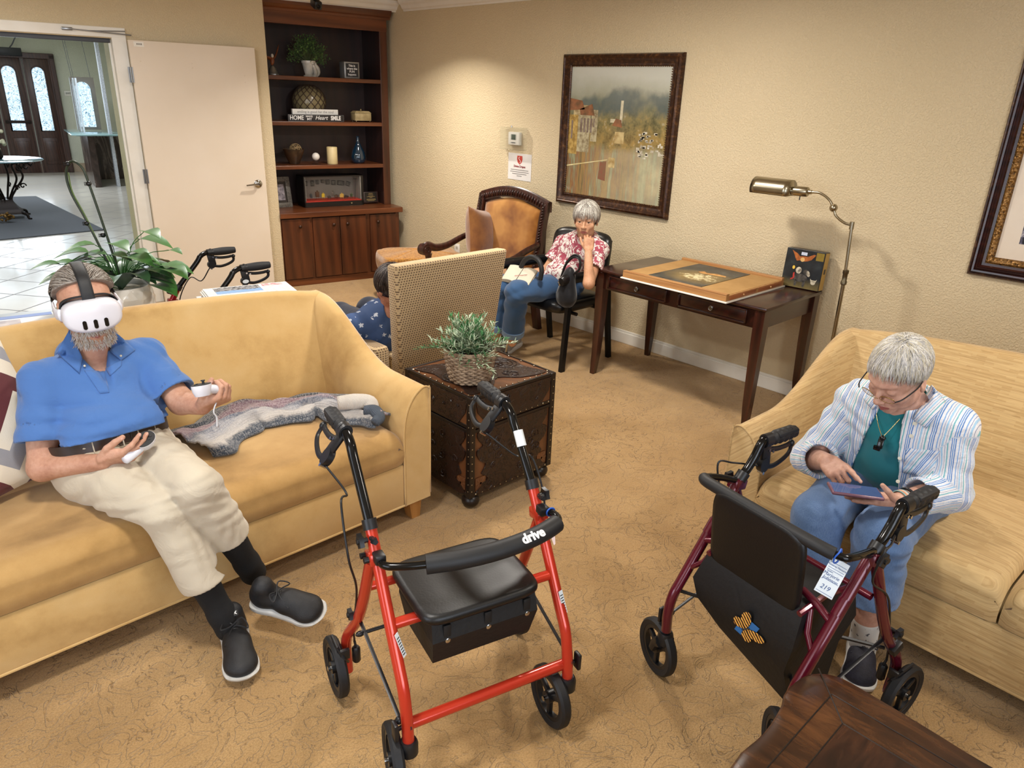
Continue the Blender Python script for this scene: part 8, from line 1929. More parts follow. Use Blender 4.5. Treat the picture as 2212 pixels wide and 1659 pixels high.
# ---------------------------------------------------------------- knitted cardigan lying on the seat
t = NT('cardigan_knit'); u_, v_ = t.attr('u'), t.attr('v'); uv = t.comb(u_, v_, 0)
rib = t.math('SINE', t.math('MULTIPLY', v_, 900)); nz = t.noise(1, 4, .7, t.mapping(uv, (30, 9, 1))); pat = t.noise(1, 3, .8, t.mapping(uv, (260, 120, 1)))
pos = t.math('ADD', v_, t.math('MULTIPLY', t.math('SUBTRACT', nz, .5), .06))
cb_ = t.ramp(t.math('MULTIPLY_ADD', pos, 3.1, .02), [(0.0, hexc('#2E333B')), (.24, hexc('#343A44')), (.30, hexc('#6E5660')), (.46, hexc('#8E767E')), (.52, hexc('#5A6070')), (.60, hexc('#9A9AA0')), (.80, hexc('#B9B3AE')), (.86, hexc('#3A4350'))])
t.set(col=t.mix(t.math('MULTIPLY', t.math('GREATER_THAN', pat, .52), .55), cb_, t.mix(.5, cb_, hexc('#DAD5D0'))), rough=.95, sheen=.4, spec=.1); t.bump(t.math('ADD', t.math('MULTIPLY', rib, .4), t.noise(60)), .5, .003); M_card = t.m
cg = thing('cardigan', 'crumpled grey, white and plum knitted cardigan lying along the gold sofa seat', 'cardigan', (1.2, 2.60, .46), 0)
ctr = [PZ(400, 965, .475), PZ(455, 930, .49), PZ(530, 890, .50), PZ(600, 875, .505), PZ(680, 860, .51), PZ(745, 868, .51), PZ(790, 885, .505), PZ(828, 905, .49)]
wid = [.15, .16, .13, .12, .12, .11, .09, .05]
cs = spline(ctr, 12); ws = np.interp(np.linspace(0, 1, len(cs)), np.linspace(0, 1, 8), wid)
vs, fs, uu, vv = [], [], [], []; nv_ = 30
for i, p in enumerate(cs):
    tg = nv(cs[min(i+1, len(cs)-1)]-cs[max(i-1, 0)]); sd = nv(np.cross(A_(0, 0, 1), tg)); 
    for j in range(nv_+1):
        w_ = j/nv_; s_ = (w_-.5)*2; wob = .010*math.sin(i*.21+3*s_)+.008*math.sin(i*.5+s_*5)
        hgt = .028*(1-abs(s_)**2.5)*(1+.35*math.sin(i*.23+2))+.011*math.sin(s_*7+i*.16)*(1-s_*s_)+.007*math.sin(s_*15-i*.22)*(1-s_*s_)+.004*math.sin(s_*30+i*.5)*(1-s_*s_)
        q = p+sd*(s_*ws[i]*(1+.10*math.sin(i*.33))+wob); vs.append((q[0], q[1], .463+max(0.002, hgt+(.01 if abs(s_) < .9 else 0)))); uu.append(i*.012); vv.append((1-w_)*.30)
for i in range(len(cs)-1):
    for j in range(nv_): a = i*(nv_+1)+j; fs.append((a, a+1, a+nv_+2, a+nv_+1))
b = MB(); b.add(vs, fs); o = obj('knit_body', b, M_card, cg, world=True, ang=180)
for n_, ar in (('u', uu), ('v', vv)): at = o.data.attributes.new(n_, 'FLOAT', 'POINT'); at.data.foreach_set('value', np.array(ar, np.float32))
o.modifiers.new('t', 'SOLIDIFY').thickness = .006
# rolled cuff at the arm end
t = NT('cuff_knit'); t.set(col=t.mix(t.noise(30), hexc('#D2CBC2'), hexc('#B5AEA8')), rough=.95, sheen=.3); t.bump(t.wave(60, 2), .5, .003); M_cuffw = t.m
t = NT('cuff_dark'); t.set(col=t.mix(t.noise(30), hexc('#3A414C'), hexc('#525B68')), rough=.95); t.bump(t.wave(60, 2), .5, .003); M_cuffd = t.m
b = MB(); e = PZ(765, 868, .53); b.tube(spline([e+A_(-.06, .03, .0), e, e+A_(.045, -.045, .0), e+A_(.03, -.085, -.03)], 6), [.035, .042, .036, .030], 16, flat=.8); obj('rolled_sleeve', b, M_cuffw, cg, world=True, ang=180)
b = MB(); e = PZ(800, 890, .52); b.tube(spline([e+A_(-.01, .03, 0), e+A_(.02, .0, .0), e+A_(.015, -.04, -.015), e+A_(-.015, -.055, -.025)], 6), [.024, .030, .026, .02], 14, flat=.8); obj('ribbed_cuff', b, M_cuffd, cg, world=True, ang=180)
b = MB(); e = PZ(572, 850, .475); b.box(tuple(e+A_(0, .02, .035)), (.030, .002, .018), 0, Euler((.4, 0, .3)).to_matrix()); obj('care_label', b, M_tagw, cg, world=True)
# ---------------------------------------------------------------- woman with the phone
M_skw = skinmat('skin_fair', '#B0826F', '#C49885', '#D2AC9A')
wo = thing('person', 'seated woman with short silver hair and glasses in striped shirt looking at phone', 'person', (2.55, 0.72, .47), 0)
w_hd = HF((2.275, .680, 1.010), (-1, .30, -.62), (-.42, .10, 1))
wN = A_(2.375, .675, .885); wSR = A_(2.43, .835, .835); wSL = A_(2.42, .530, .850)
wER = PX(1752, 990, 2.37); wWR = PX(1790, 998, 2.225); wEL = PX(2046, 1058, 2.40); wWL = PX(1942, 1082, 2.225)
whR, whL = A_(2.60, .81, .535), A_(2.60, .62, .535); wkR = A_(2.185, .790, .50); wkL = A_(2.205, .595, .51); waR = A_(2.085, .725, .12); waL = A_(2.245, .585, .12)
tor2 = [cone(A_(2.60, .71, .55), A_(2.50, .70, .68), .135, .150, k=.05, flat=((1, 0, 0), .80)), cone(A_(2.50, .70, .68), A_(2.42, .68, .80), .150, .130, k=.05, flat=((1, 0, 0), .80)),
        cone(wSR+A_(0, -.03, -.02), wSL+A_(0, .03, -.02), .056, .056, k=.04), cone(wSR, wN, .045, .055, k=.04), cone(wSL, wN, .045, .055, k=.04)]
neck2 = [cone(wN+A_(.01, 0, -.04), w_hd[0]+A_(.04, 0, -.03), .056, .055, k=.03)]
arms2 = limb([wSR, wER, wWR], [.046, .042, .026])+limb([wSL, wEL, wWL], [.046, .042, .026])
legs2 = limb([whR, wkR], [.08, .052])+limb([wkR, wkR*.55+waR*.45, waR], [.050, .052, .035])+limb([whL, wkL], [.08, .052])+limb([wkL, wkL*.55+waL*.45, waL], [.050, .052, .037])
tipR = PX(1829, 1060, 2.125)
fd = nv(tipR-wWR+A_(0, 0, .03)); q1, m1, u1 = hand_prims(wWR, fd, nv(A_(-.55, .25, .80)), -1, [(.30, .22, .12), (1.1, 1.3, .8), (1.2, 1.35, .8), (1.2, 1.3, .8)], .90, thumb=((.40, .85, -.35), (.10, .90, -.45), (-.10, .9, -.45)))
ph_c = PX(1845, 1076, 2.115); fd2 = nv(A_(-.62, .76, -.02)); bk2 = nv(A_(-.10, -.15, -1)); q2, m2, u2 = hand_prims(wWL, fd2, bk2, 1, [(.0, .06, .05), (.0, .08, .05), (.0, .1, .05), (.05, .1, .1)], .92, thumb=((.62, .62, -.45), (.30, .70, -.70), (.0, .75, -.75)))
wb = sdf_obj('body', grow(tor2, -.010)+neck2+arms2+legs2+q1+q2+head_prims(w_hd, .935, True), [M_skw, M_lip, M_eyew, M_iris, M_nail], wo, .0034, paint=nail_paint(head_paint(w_hd, .935, True), m1+m2))
M_hs = [mt('hair_silver', '#B9B6B4', .5, col2='#9E9B9A', vs=60), mt('hair_white', '#E8E4DE', .45), mt('hair_blond_grey', '#C8BFA8', .5)]
def hl_w(l): return np.maximum(l[:, 1]-(.070-np.maximum(0, .090-l[:, 2])*1.2), -(l[:, 2]-(-.025+np.clip(l[:, 1]+.012, 0, .1)*1.3+np.maximum(0, -.06-l[:, 1])*-.5)))
hair_cap('hair', w_hd, .935, wb, M_hs, (0, -.014, .036), (.083, .105, .094), hl_w, 4600, whorl=(-.012, -.035, .125), L=.046, seed=5, width=.0011, disp_amp=.0035)
M_teal = fabric('teal_jersey', '#1F7880', '#1A6A74', fold=.5)
tee = grow(tor2, .003)+[ell(wN+A_(-.02, 0, .045), (.072, .072, .05), k=.006, sub=True)]
ts_ = sdf_obj('teal_top', tee, M_teal, wo, .0045, disp=folds(.004, 60, 3))
# striped shirt
t = NT('striped_seersucker'); u_ = t.attr('u'); ww = t.noise(60, 2); uu_ = t.math('ADD', u_, t.math('MULTIPLY', t.math('SUBTRACT', ww, .5), .003)); q = t.math('FRACT', t.math('DIVIDE', t.math('ADD', uu_, 2.0), .058))
W0 = hexc('#DDDDE2')
cc = t.ramp(q, [(0, W0), (.08, hexc('#4F7FBE')), (.13, W0), (.17, hexc('#6B96CC')), (.22, W0), (.26, hexc('#4F7FBE')), (.30, W0), (.42, hexc('#6FB0BC')), (.48, W0), (.56, hexc('#3F4F86')), (.575, W0), (.66, hexc('#9FC4E0')), (.74, W0), (.80, hexc('#5C6FA8')), (.82, W0), (.90, hexc('#7FA6D6')), (.95, W0)], 'CONSTANT')
t.set(col=cc, rough=.85, sheen=.2); t.bump(t.math('ADD', t.noise(110, 3, .7), t.math('MULTIPLY', t.noise(14, 3, .5, None, 1), 3)), .45, .005); M_str = t.m
eR, eL = wER+(wWR-wER)*.55, wEL+(wWL-wEL)*.62; dR2, dL2 = nv(wWR-wER), nv(wWL-wEL)
shb = grow(tor2, .016, .04)+[cone(A_(2.63, .71, .52), A_(2.52, .71, .58), .165, .160, k=.04, flat=((1, 0, 0), .85))]
nT = len(shb); slv = [cone(wSR, wER, .058, .062, k=.025), cone(wER, eR, .062, .060, k=.02), cone(wSL, wEL, .058, .063, k=.025), cone(wEL, eL, .062, .060, k=.02), ell(wER+A_(.03, .02, -.02), (.062, .055, .055), k=.03), ell(wEL+A_(.03, -.01, -.02), (.062, .055, .055), k=.03)]
cuts = [cone(eR-dR2*.06, eR+dR2*.09, .046, .062, k=.003, sub=True), cone(eL-dL2*.06, eL+dL2*.09, .046, .062, k=.003, sub=True), ell(wN+A_(-.02, 0, .05), (.080, .075, .06), k=.008, sub=True)]
def wcut(X, D):
    for e, d in ((eR, dR2), (eL, dL2)): D = cutlimb(X, D, e, d, .085)
    far = (np.linalg.norm(X-wER, axis=1) > .10) & (np.linalg.norm(X-wEL, axis=1) > .10)
    z = X[:, 2]; cx_ = .690+(.84-z)*.10; hwid = .040+np.clip(.86-z, 0, .4)*.16; xf = 2.42+(.80-z)*.62
    gap = (hwid-np.abs(X[:, 1]-cx_)); front = (X[:, 0] < xf-.03)
    D = np.where(front & far, np.maximum(D, gap), D)
    hem = (.505+.06*(X[:, 0] < 2.50)-z); return np.where(far | (z < .56), np.maximum(D, hem), D)
prsh = shb+slv
def wat(pos):
    idx = nearest_label(pos, prsh); u = pos[:, 1].copy()
    for i in range(nT, len(prsh)):
        p = prsh[i]; m = idx == i
        if not m.any(): continue
        ax = nv(p['b']-p['a']) if p['t'] == 'c' else nv(wER-wSR if i == len(prsh)-2 else wEL-wSL); e1 = nv(np.cross(ax, A_(0, 0, 1)+A_(.1, 0, 0))); e2 = np.cross(ax, e1); d = pos[m]-p['c']; u[m] = np.arctan2(d@e2, d@e1)*.066
    return {'u': u}
sts = sdf_obj('striped_shirt', prsh+cuts, M_str, wo, .0042, disp=folds(.0075, 75, 15), post=wcut, attrs=wat)
def ucoll(o):
    co = np.array([v.co for v in o.data.vertices]); a = o.data.attributes.new('u', 'FLOAT', 'POINT'); a.data.foreach_set('value', (co[:, 1]+.72+co[:, 2]*.4).astype(np.float32))
ucoll_ = 0; tw_ = bvh(sts)
for qd in ([(1905, 836), (1864, 862), (1884, 884), (1912, 868)], [(2012, 832), (1972, 905), (2002, 926), (2044, 868)]):
    f_ = lay('collar_flap', tw_, qd, M_str, sts, tilt=(.014, .002, .003, .010)); f_ and ucoll(f_)
f_ = lay('chest_pocket', tw_, [(1958, 968), (2030, 975), (2010, 1035), (1950, 1020)], M_str, sts, off=.002); f_ and ucoll(f_)
cl = collar(sts, wN+A_(-.005, 0, .012), (-1, .1, -.75), (-.35, 0, 1), .070, .030, 1.0, M_str, pt=.0, drop=.02); ucoll(cl)
for px_, py_, x in ((1976, 915, 0), (1968, 942, 0), (1944, 990, 0), (1940, 1040, 0)):
    h_ = bvh(sts).ray_cast(Vector(CPOS), Vector(nv(ray(px_, py_)))); p = np.array(h_[0] if h_[0] else PX(px_, py_, 2.3))+A_(-.002, 0, .001); b = MB(); b.lathe([(0, 0), (.0058, 0), (.0058, .002), (0, .0025)], 12, frame4(p, (0, 1, 0), (-1, -.2, .3))); obj('button', b, mt('pearl_button', '#D8D2BE', .3), sts, world=True)
M_den = NT('denim'); t = M_den; f = t.noise(500, 2, .7, t.mapping(scale=(1, 1, .15))); g = t.noise(6, 3); t.set(col=t.mix(t.ramp(g, [(.35, (0, 0, 0, 1)), (.65, (1, 1, 1, 1))]), t.mix(f, hexc('#39567F'), hexc('#5D7CA6')), t.mix(f, hexc('#2F4F86'), hexc('#7E9AC0'))), rough=.85, sheen=.2); t.bump(t.math('ADD', f, t.math('MULTIPLY', t.noise(12, 3, .5, None, 1), 4)), .35, .004); M_den = t.m
hmR, hmL = wkR+(waR-wkR)*.62, wkL+(waL-wkL)*.60; vR, vL = nv(waR-wkR), nv(waL-wkL)
jn = [cone(whR, whL, .115, .115, k=.04)]+limb([whR, wkR, hmR], [.105, .078, .084], k=.03)+limb([whL, wkL, hmL], [.105, .080, .086], k=.025)+[cone(hmR-vR*.07, hmR+vR*.08, .064, .080, k=.004, sub=True), cone(hmL-vL*.07, hmL+vL*.08, .066, .080, k=.004, sub=True)]
def jcut(X, D):
    for e, d in ((hmR, vR), (hmL, vL)): D = cutlimb(X, D, e, d, .13)
    return np.maximum(D, X[:, 2]-.60-.0*X[:, 0])
sdf_obj('jeans', jn, M_den, wo, .0045, disp=folds(.006, 80, 21), post=jcut)
M_sck = mt('white_pattern_sock', '#C9C6C2', .9, col2='#4A4A4E', vs=60, contrast=(.62, .66)); M_navy = mt('navy_mesh', '#1D1D2A', .7, col2='#262636', vs=90, bump=.5, bs=260); M_swht = mt('sneaker_white', '#D6D4D0', .5)
for (aa, kk) in ((waR, wkR), (waL, wkL)):
    u = nv(aa-kk); sdf_obj('sock', [cone(aa-u*.05, aa+u*.04, .043, .043, k=.01)], M_sck, wo, .004)
shoe('shoe', wo, PZ(1775, 1405, .0), PZ(1682, 1470, .0), waR, .102, (0, 0, 1), M_navy, M_swht, 'dark navy mesh sneaker with white sole', tread=.028)
shoe('shoe', wo, PZ(1858, 1395, .0), PZ(1850, 1498, .0), waL, .102, (0, 0, 1), M_navy, M_swht, 'dark navy mesh sneaker with white sole', tread=.028)
# glasses, necklace, bracelet, watch, phone
gl = thing('eyeglasses', 'thin gold rimmed glasses low on the nose of the silver haired woman', 'glasses', tuple(tp(w_hd, (0, .105, -.01), .935)), 0)
M_gold = mt('thin_gold', '#A88A50', .25, .9)
for q in (-1, 1):
    ring = [tp(w_hd, (q*.036+.0245*math.cos(a), .1085-.010*abs(.036*q+.0245*math.cos(a))/.06, -.012+.0125*math.sin(a)), .935) for a in np.linspace(0, 2*PI, 28, endpoint=False)]
    b = MB(); b.tube(ring, .0008, 5, closed=True); b.tube([ring[2], ring[5], ring[9], ring[12]], .0013, 5); obj('rim', b, M_gold, gl, world=True, ang=180)
    b = MB(); b.add(ring, [tuple(range(28))]); obj('lens', b, M_clear, gl, world=True, smooth=False)
    b = MB(); b.tube(spline([tp(w_hd, (q*.062, .098, -.004)), tp(w_hd, (q*.074, .08, -.001)), tp(w_hd, (q*.082, .03, .004)), tp(w_hd, (q*.080, .0, .010))], 4), .0022, 6); obj('temple_arm', b, M_plas, gl, world=True, ang=180)
b = MB(); b.tube(spline([tp(w_hd, (-.012, .106, -.008)), tp(w_hd, (0, .110, -.004)), tp(w_hd, (.012, .106, -.008))], 5), .0010, 5); obj('bridge', b, M_gold, gl, world=True, ang=180)
nk = thing('necklace', 'thin gold chain necklace with a black carved pendant over the teal top', 'necklace', tuple(PX(1905, 950, 2.28)), 0)
pd = PX(1906, 945, 2.285)
for e, c_ in ((PX(1892, 868, 2.335), -1), (PX(1972, 872, 2.335), 1)):
    b = MB(); b.tube(spline([e+A_(.03, 0, .03), e, e*.5+pd*.5+A_(-.008, 0, -.006), pd], 8), .0013, 5); obj('chain', b, mt('bright_gold', '#D8C68A', .2, 1.0), nk, world=True, ang=180)
b = MB(); b.box(tuple(pd+A_(-.004, .0, -.020)), (.010, .018, .034), .004, (0, .3, .2)); b.ell(tuple(pd+A_(-.004, -.002, .0)), (.008, .010, .009)); b.box(tuple(pd+A_(0, .008, -.040)), (.009, .022, .016), .003); obj('pendant', b, mt('jet_black', '#0A0A0C', .15), nk, world=True)
br = thing('bracelet', 'bundle of thin pastel striped bracelets on the woman\'s phone wrist', 'bracelet', tuple(wWL), 0); ax = nv(wWL-wEL)
for i, c_ in enumerate(('#7FAFAE', '#D9875F', '#E0B89A', '#C8C6C0', '#5F7F86')):
    b = MB(); c0 = wWL-ax*(.004+i*.0042); Rm = rot_to(ax); b.tube([c0+np.array(Rm @ Vector((.033*math.cos(a), .030*math.sin(a), 0))) for a in np.linspace(0, 2*PI, 28, endpoint=False)], .0021, 6, closed=True); obj('strand', b, mt('bead_'+c_, c_, .4), br, world=True, ang=180)
wt = thing('wristwatch', 'black wristwatch strap below the bracelets', 'watch', tuple(wWL-ax*.03), 0)
b = MB(); c0 = wWL-ax*.034; b.tube([c0+np.array(Rm @ Vector((.034*math.cos(a), .031*math.sin(a), 0))) for a in np.linspace(0, 2*PI, 28, endpoint=False)], .0045, 6, closed=True); obj('strap', b, M_plas, wt, world=True, ang=180)
b = MB(); b.box(tuple(c0+bk2*.036), (.030, .028, .009), .004, rot_to(bk2)); obj('case', b, M_plas, wt, world=True)
ph = thing('mobile_phone', 'purple cased mobile phone lying on the woman\'s open hand', 'phone', tuple(ph_c), 0)
pm = frame4(ph_c+A_(-.005, .0, .026), (-.60, .80, -.0), (.06, .02, 1))
b = MB(); s1 = MB(); s1.box((0, 0, 0), (.150, .076, .011), .005, None, 3); b.add(s1.v, s1.f, pm); bd = obj('case', b, mt('purple_case', '#6A4658', .25, col2='#7E5868'), ph, world=True)
t = NT('phone_screen'); t.set(col=hexc('#20242C'), rough=.06, emit=hexc('#6E86C8'), estr=.35)
b = MB(); s1 = MB(); s1.box((0, 0, .0056), (.138, .068, .0006)); b.add(s1.v, s1.f, pm); obj('screen', b, t.m, bd, world=True, smooth=False)
b = MB(); s1 = MB(); s1.box((-.045, -.0385, 0), (.018, .001, .003)); s1.box((-.02, -.0385, 0), (.018, .001, .003)); b.add(s1.v, s1.f, pm); obj('side_button', b, M_ink, bd, world=True)

# ---------------------------------------------------------------- woman in the floral blouse by the wall
M_sko = skinmat('skin_olive', '#A8755A', '#C0906F', '#D0A284')
w2 = thing('person', 'seated elderly woman in red floral blouse resting chin on hand by the wall', 'person', (3.72, 3.42, .47), 0)
h2 = HF((3.70, 3.185, 1.012), (-1, -.62, -.10), (-.10, -.06, 1)); s2_ = .93
gN = A_(3.755, 3.21, .875); gSR = A_(3.79, 3.46, .795); gSL = A_(3.755, 3.10, .815)
gER = PX(1180, 585, 3.68); gWR = PX(1120, 595, 3.50); gEL = PX(1272, 612, 3.52); gWL = PX(1271, 541, 3.565)
gh1, gh2 = A_(3.80, 3.55, .535), A_(3.78, 3.36, .535); gk1 = A_(3.33, 3.56, .54); gk2 = A_(3.30, 3.40, .535); ga1 = A_(3.36, 3.66, .14); ga2 = PZ(1106, 740, .13)
tor3 = [cone(A_(3.80, 3.46, .56), A_(3.79, 3.36, .70), .120, .125, k=.05, flat=((1, 0, 0), .8)), cone(A_(3.79, 3.36, .70), A_(3.775, 3.27, .80), .125, .115, k=.05, flat=((1, 0, 0), .8)), cone(gSR, gSL, .050, .050, k=.04), cone(gSR, gN, .04, .05, k=.04), cone(gSL, gN, .04, .05, k=.04)]
arm3 = limb([gSR, gER, gWR], [.040, .034, .023])+limb([gSL, gEL, gWL], [.040, .035, .024])
leg3 = limb([gh2, gk2, ga2], [.075, .048, .030])+limb([gh1, gk1, ga1], [.075, .048, .030])
q1, m1, _ = hand_prims(gWR, nv(A_(-.75, .5, -.45)), A_(-.3, -.1, 1), 1, [(.2, .3, .2)]*4, .88)
q2, m2, _ = hand_prims(gWL, nv(A_(.10, .02, .55)+A_(.06, .12, 0)), nv(A_(-.75, -.75, .1)), -1, [(.9, 1.0, .5), (.9, 1.1, .6), (1.0, 1.1, .6), (1.0, 1.1, .6)], .86, thumb=((.6, .75, -.3), (.35, .9, -.3), (.2, .9, -.3)))
w2b = sdf_obj('body', grow(tor3, -.008)+[cone(gN+A_(0, 0, -.04), h2[0]+A_(.02, .01, -.03), .047, .048, k=.03)]+arm3+leg3+q1+q2+head_prims(h2, s2_), [M_sko, M_lip, M_eyew, M_iris, M_nail], w2, .0034, paint=nail_paint(head_paint(h2, s2_, False), m1+m2))
brows(h2, s2_, w2b, M_hm[2])
M_hg = [mt('hair_pearl', '#B4AEA6', .5, col2='#98928A', vs=60), mt('hair_ivory', '#DCD7CC', .45), mt('hair_stone', '#8A837A', .5)]
def hl_g(l): return np.maximum(l[:, 1]-(.090-np.maximum(0, .085-l[:, 2])*1.35), -(l[:, 2]-(-.060+np.clip(l[:, 1]-.0, 0, .1)*1.6)))
hair_cap('hair', h2, s2_, w2b, M_hg, (0, -.010, .034), (.094, .110, .100), hl_g, 2400, whorl=(.0, .02, .14), L=.08, seed=9, width=.0014)
t = NT('red_floral_print'); v = t.coord(); wv = t.noise(16, 2, .5, None, 0, 1); v2 = t.mix(.06, v, wv); d1 = t.voro(13, v2); ed = t.noise(22, 2, .5, v2, 1.4); pet = t.ramp(d1, [(.0, (1, 1, 1, 1)), (.42, (1, 1, 1, 1)), (.48, (0, 0, 0, 1))]); vn = t.ramp(t.math('ABSOLUTE', t.math('SUBTRACT', ed, .5)), [(.03, (1, 1, 1, 1)), (.06, (0, 0, 0, 1))]); msk = t.math('MAXIMUM', t.math('MULTIPLY', pet, t.ramp(t.noise(26, 2), [(.44, (0, 0, 0, 1)), (.5, (1, 1, 1, 1))])), vn)
t.set(col=t.mix(msk, hexc('#E2DCD6'), t.mix(t.noise(40), hexc('#8A2A44'), hexc('#A8505E'))), rough=.8); t.bump(t.noise(13, 3, .5, None, 1), .5, .006); M_flr = t.m
e1, e2 = gSR+(gER-gSR)*.62, gSL+(gEL-gSL)*.62; d1_, d2_ = nv(gER-gSR), nv(gEL-gSL)
bl = grow(tor3, .010, .04)+[cone(gSR, e1, .050, .064, k=.02), cone(gSL, e2, .050, .064, k=.02), cone(A_(3.72, 3.47, .57), A_(3.70, 3.36, .62), .10, .11, k=.04), cone(e1-d1_*.05, e1+d1_*.08, .046, .064, k=.003, sub=True), cone(e2-d2_*.05, e2+d2_*.08, .046, .064, k=.003, sub=True), ell(gN+A_(-.02, 0, .035), (.062, .062, .04), k=.006, sub=True)]
def bcut(X, D):
    for e, d in ((e1, d1_), (e2, d2_)): m = np.linalg.norm(X-e, axis=1) < .085; D = np.where(m, np.maximum(D, (X-e)@d.astype(np.float32)), D)
    return np.maximum(D, .535-X[:, 2])
sdf_obj('floral_blouse', bl, M_flr, w2, .0045, disp=folds(.006, 70, 31), post=bcut)
g1, g2 = gk1+(ga1-gk1)*.80, gk2+(ga2-gk2)*.80; r1, r2 = nv(ga1-gk1), nv(ga2-gk2)
M_den2 = fabric('dark_denim', '#2E4A6C', '#3C5A80', fold=.6)
jn = [cone(gh1, gh2, .10, .10, k=.04)]+limb([gh1, gk1, g1], [.095, .075, .070], k=.03)+limb([gh2, gk2, g2], [.095, .078, .074], k=.02)+[cone(g1-r1*.06, g1+r1*.08, .050, .066, k=.004, sub=True), cone(g2-r2*.06, g2+r2*.08, .053, .068, k=.004, sub=True)]
def jc2(X, D):
    for e, d in ((g1, r1), (g2, r2)): m = np.linalg.norm(X-e, axis=1) < .12; D = np.where(m, np.maximum(D, (X-e)@d.astype(np.float32)), D)
    return np.maximum(D, X[:, 2]-.62)
js = sdf_obj('jeans', jn, M_den2, w2, .0045, disp=folds(.007, 55, 41), post=jc2)
for g_, r_ in ((g1, r1), (g2, r2)):
    b = MB(); Rm = rot_to(r_); rings = []
    for rr, zz in ((.070, -.045), (.080, -.043), (.080, .0), (.070, .003)): rings.append([g_+np.array(Rm @ Vector((rr*math.cos(a), rr*math.sin(a), zz))) for a in np.linspace(0, 2*PI, 28, endpoint=False)])
    b.loft(rings, caps=False); obj('turned_cuff', b, fabric('denim_cuff', '#5F7896', '#6C86A4') if 'denim_cuff' not in bpy.data.materials else bpy.data.materials['denim_cuff'], js, world=True)
M_gry = mt('grey_knit_shoe', '#8E857C', .8, col2='#A0988E', vs=60, bump=.4, bs=260)
for (a, h_, t__) in ((ga2, PZ(1118, 748, 0), PZ(1098, 778, 0)), (ga1, ga1*[1, 1, 0]+A_(.05, .02, 0), ga1*[1, 1, 0]+A_(-.20, -.05, 0))):
    hh_ = A_(h_[0], h_[1], .0); tt3 = hh_+nv(A_(-.92, -.30, 0))*.25; shoe('shoe', w2, hh_+A_(.03, .02, 0), tt3, a, .095, (0, 0, 1), M_gry, M_swht, None, tread=.026)
bk = thing('open_book', 'open pale book lying on the lap of the woman in floral blouse', 'book', (3.40, 3.46, .60), 0)
bm_ = frame4((3.37, 3.455, .632), (.35, -.94, .0), (-.42, -.25, .88))
for s in (-1, 1):
    b = MB(); s1 = MB(); 
    s1.grid(lambda u, v, s=s: (s*(.002+.098*u), -.075+.15*v, .010*math.sin(u*PI)*1.0+.004), 10, 2); s1.grid(lambda u, v, s=s: (s*(.002+.100*u), -.077+.154*v, -.012), 2, 2)
    s1.grid(lambda u, v, s=s: (s*(.002+.099*u), -.0755, -.012+(.016+.010*math.sin(u*PI))*v), 10, 1); s1.grid(lambda u, v, s=s: (s*(.002+.099*u), .0755, -.012+(.016+.010*math.sin(u*PI))*v), 10, 1); s1.grid(lambda u, v, s=s: (s*.101, -.0755+.151*u, -.012+.016*v), 2, 1)
    b.add(s1.v, s1.f, bm_); obj('pages', b, mt('page_cream', '#CFC6B4', .7, col2='#C4BCA8'), bk, world=True)
b = MB(); s1 = MB(); s1.tube([(-.02, -.03, .016), (.06, .0, .020)], .0016, 5); b.add(s1.v, s1.f, bm_); obj('red_ribbon', b, mt('ribbon_red', '#B0484A', .6), bk, world=True)
cn2 = thing('walking_cane', 'cane with black foam U shaped handle and chrome shaft before the floral blouse', 'cane', (3.42, 3.50, 0), 0)
K = [PX(1118, 622, 3.42), PX(1124, 582, 3.42), PX(1134, 562, 3.42), PX(1148, 555, 3.42), PX(1163, 562, 3.42), PX(1170, 582, 3.42), PX(1167, 604, 3.42)]
b = MB(); b.tube(spline(K, 5), .0165, 12); obj('foam_handle', b, M_foam, cn2, world=True)
b = MB(); b.tube([K[0], PX(1110, 652, 3.42), PX(1108, 662, 3.42)], .0085, 10); b.tube([PX(1108, 662, 3.42), A_(3.40, 3.60, .02)], .011, 10); obj('shaft', b, M_bolt, cn2, world=True)
b = MB(); b.cyl((3.40, 3.60, 0), (3.40, 3.60, .04), .018); obj('rubber_tip', b, M_rub, cn2, world=True)
hb2 = thing('handbag', 'black handbag standing against the floral blouse on the chair', 'handbag', (3.55, 3.16, .48), 0)
hc = PX(1226, 615, 3.53)
sdf_obj('bag_body', [ell(hc+A_(0, 0, -.03), (.055, .060, .105), k=.02), ell(hc+A_(0, .005, -.085), (.06, .075, .07), k=.03), ell(hc+A_(.0, -.01, .06), (.035, .04, .06), k=.03)], fabric('black_leather', '#121215', '#1A1A1E', fold=.7, rough=.45), hb2, .004, disp=folds(.004, 90, 3))
b = MB(); H_ = [PX(1212, 600, 3.53), PX(1222, 572, 3.53), PX(1238, 556, 3.53), PX(1252, 560, 3.53), PX(1252, 580, 3.53), PX(1240, 592, 3.53)]; b.tube(spline(H_, 6), .008, 8); b.tube([p+A_(0, 0, .014) for p in spline(H_[1:5], 6)], .006, 8); obj('strap', b, M_plas, hb2, world=True)
b = MB(); p = PX(1208, 612, 3.46); b.ell(tuple(p), (.006, .016, .016)); obj('charm', b, M_bolt, hb2, world=True)

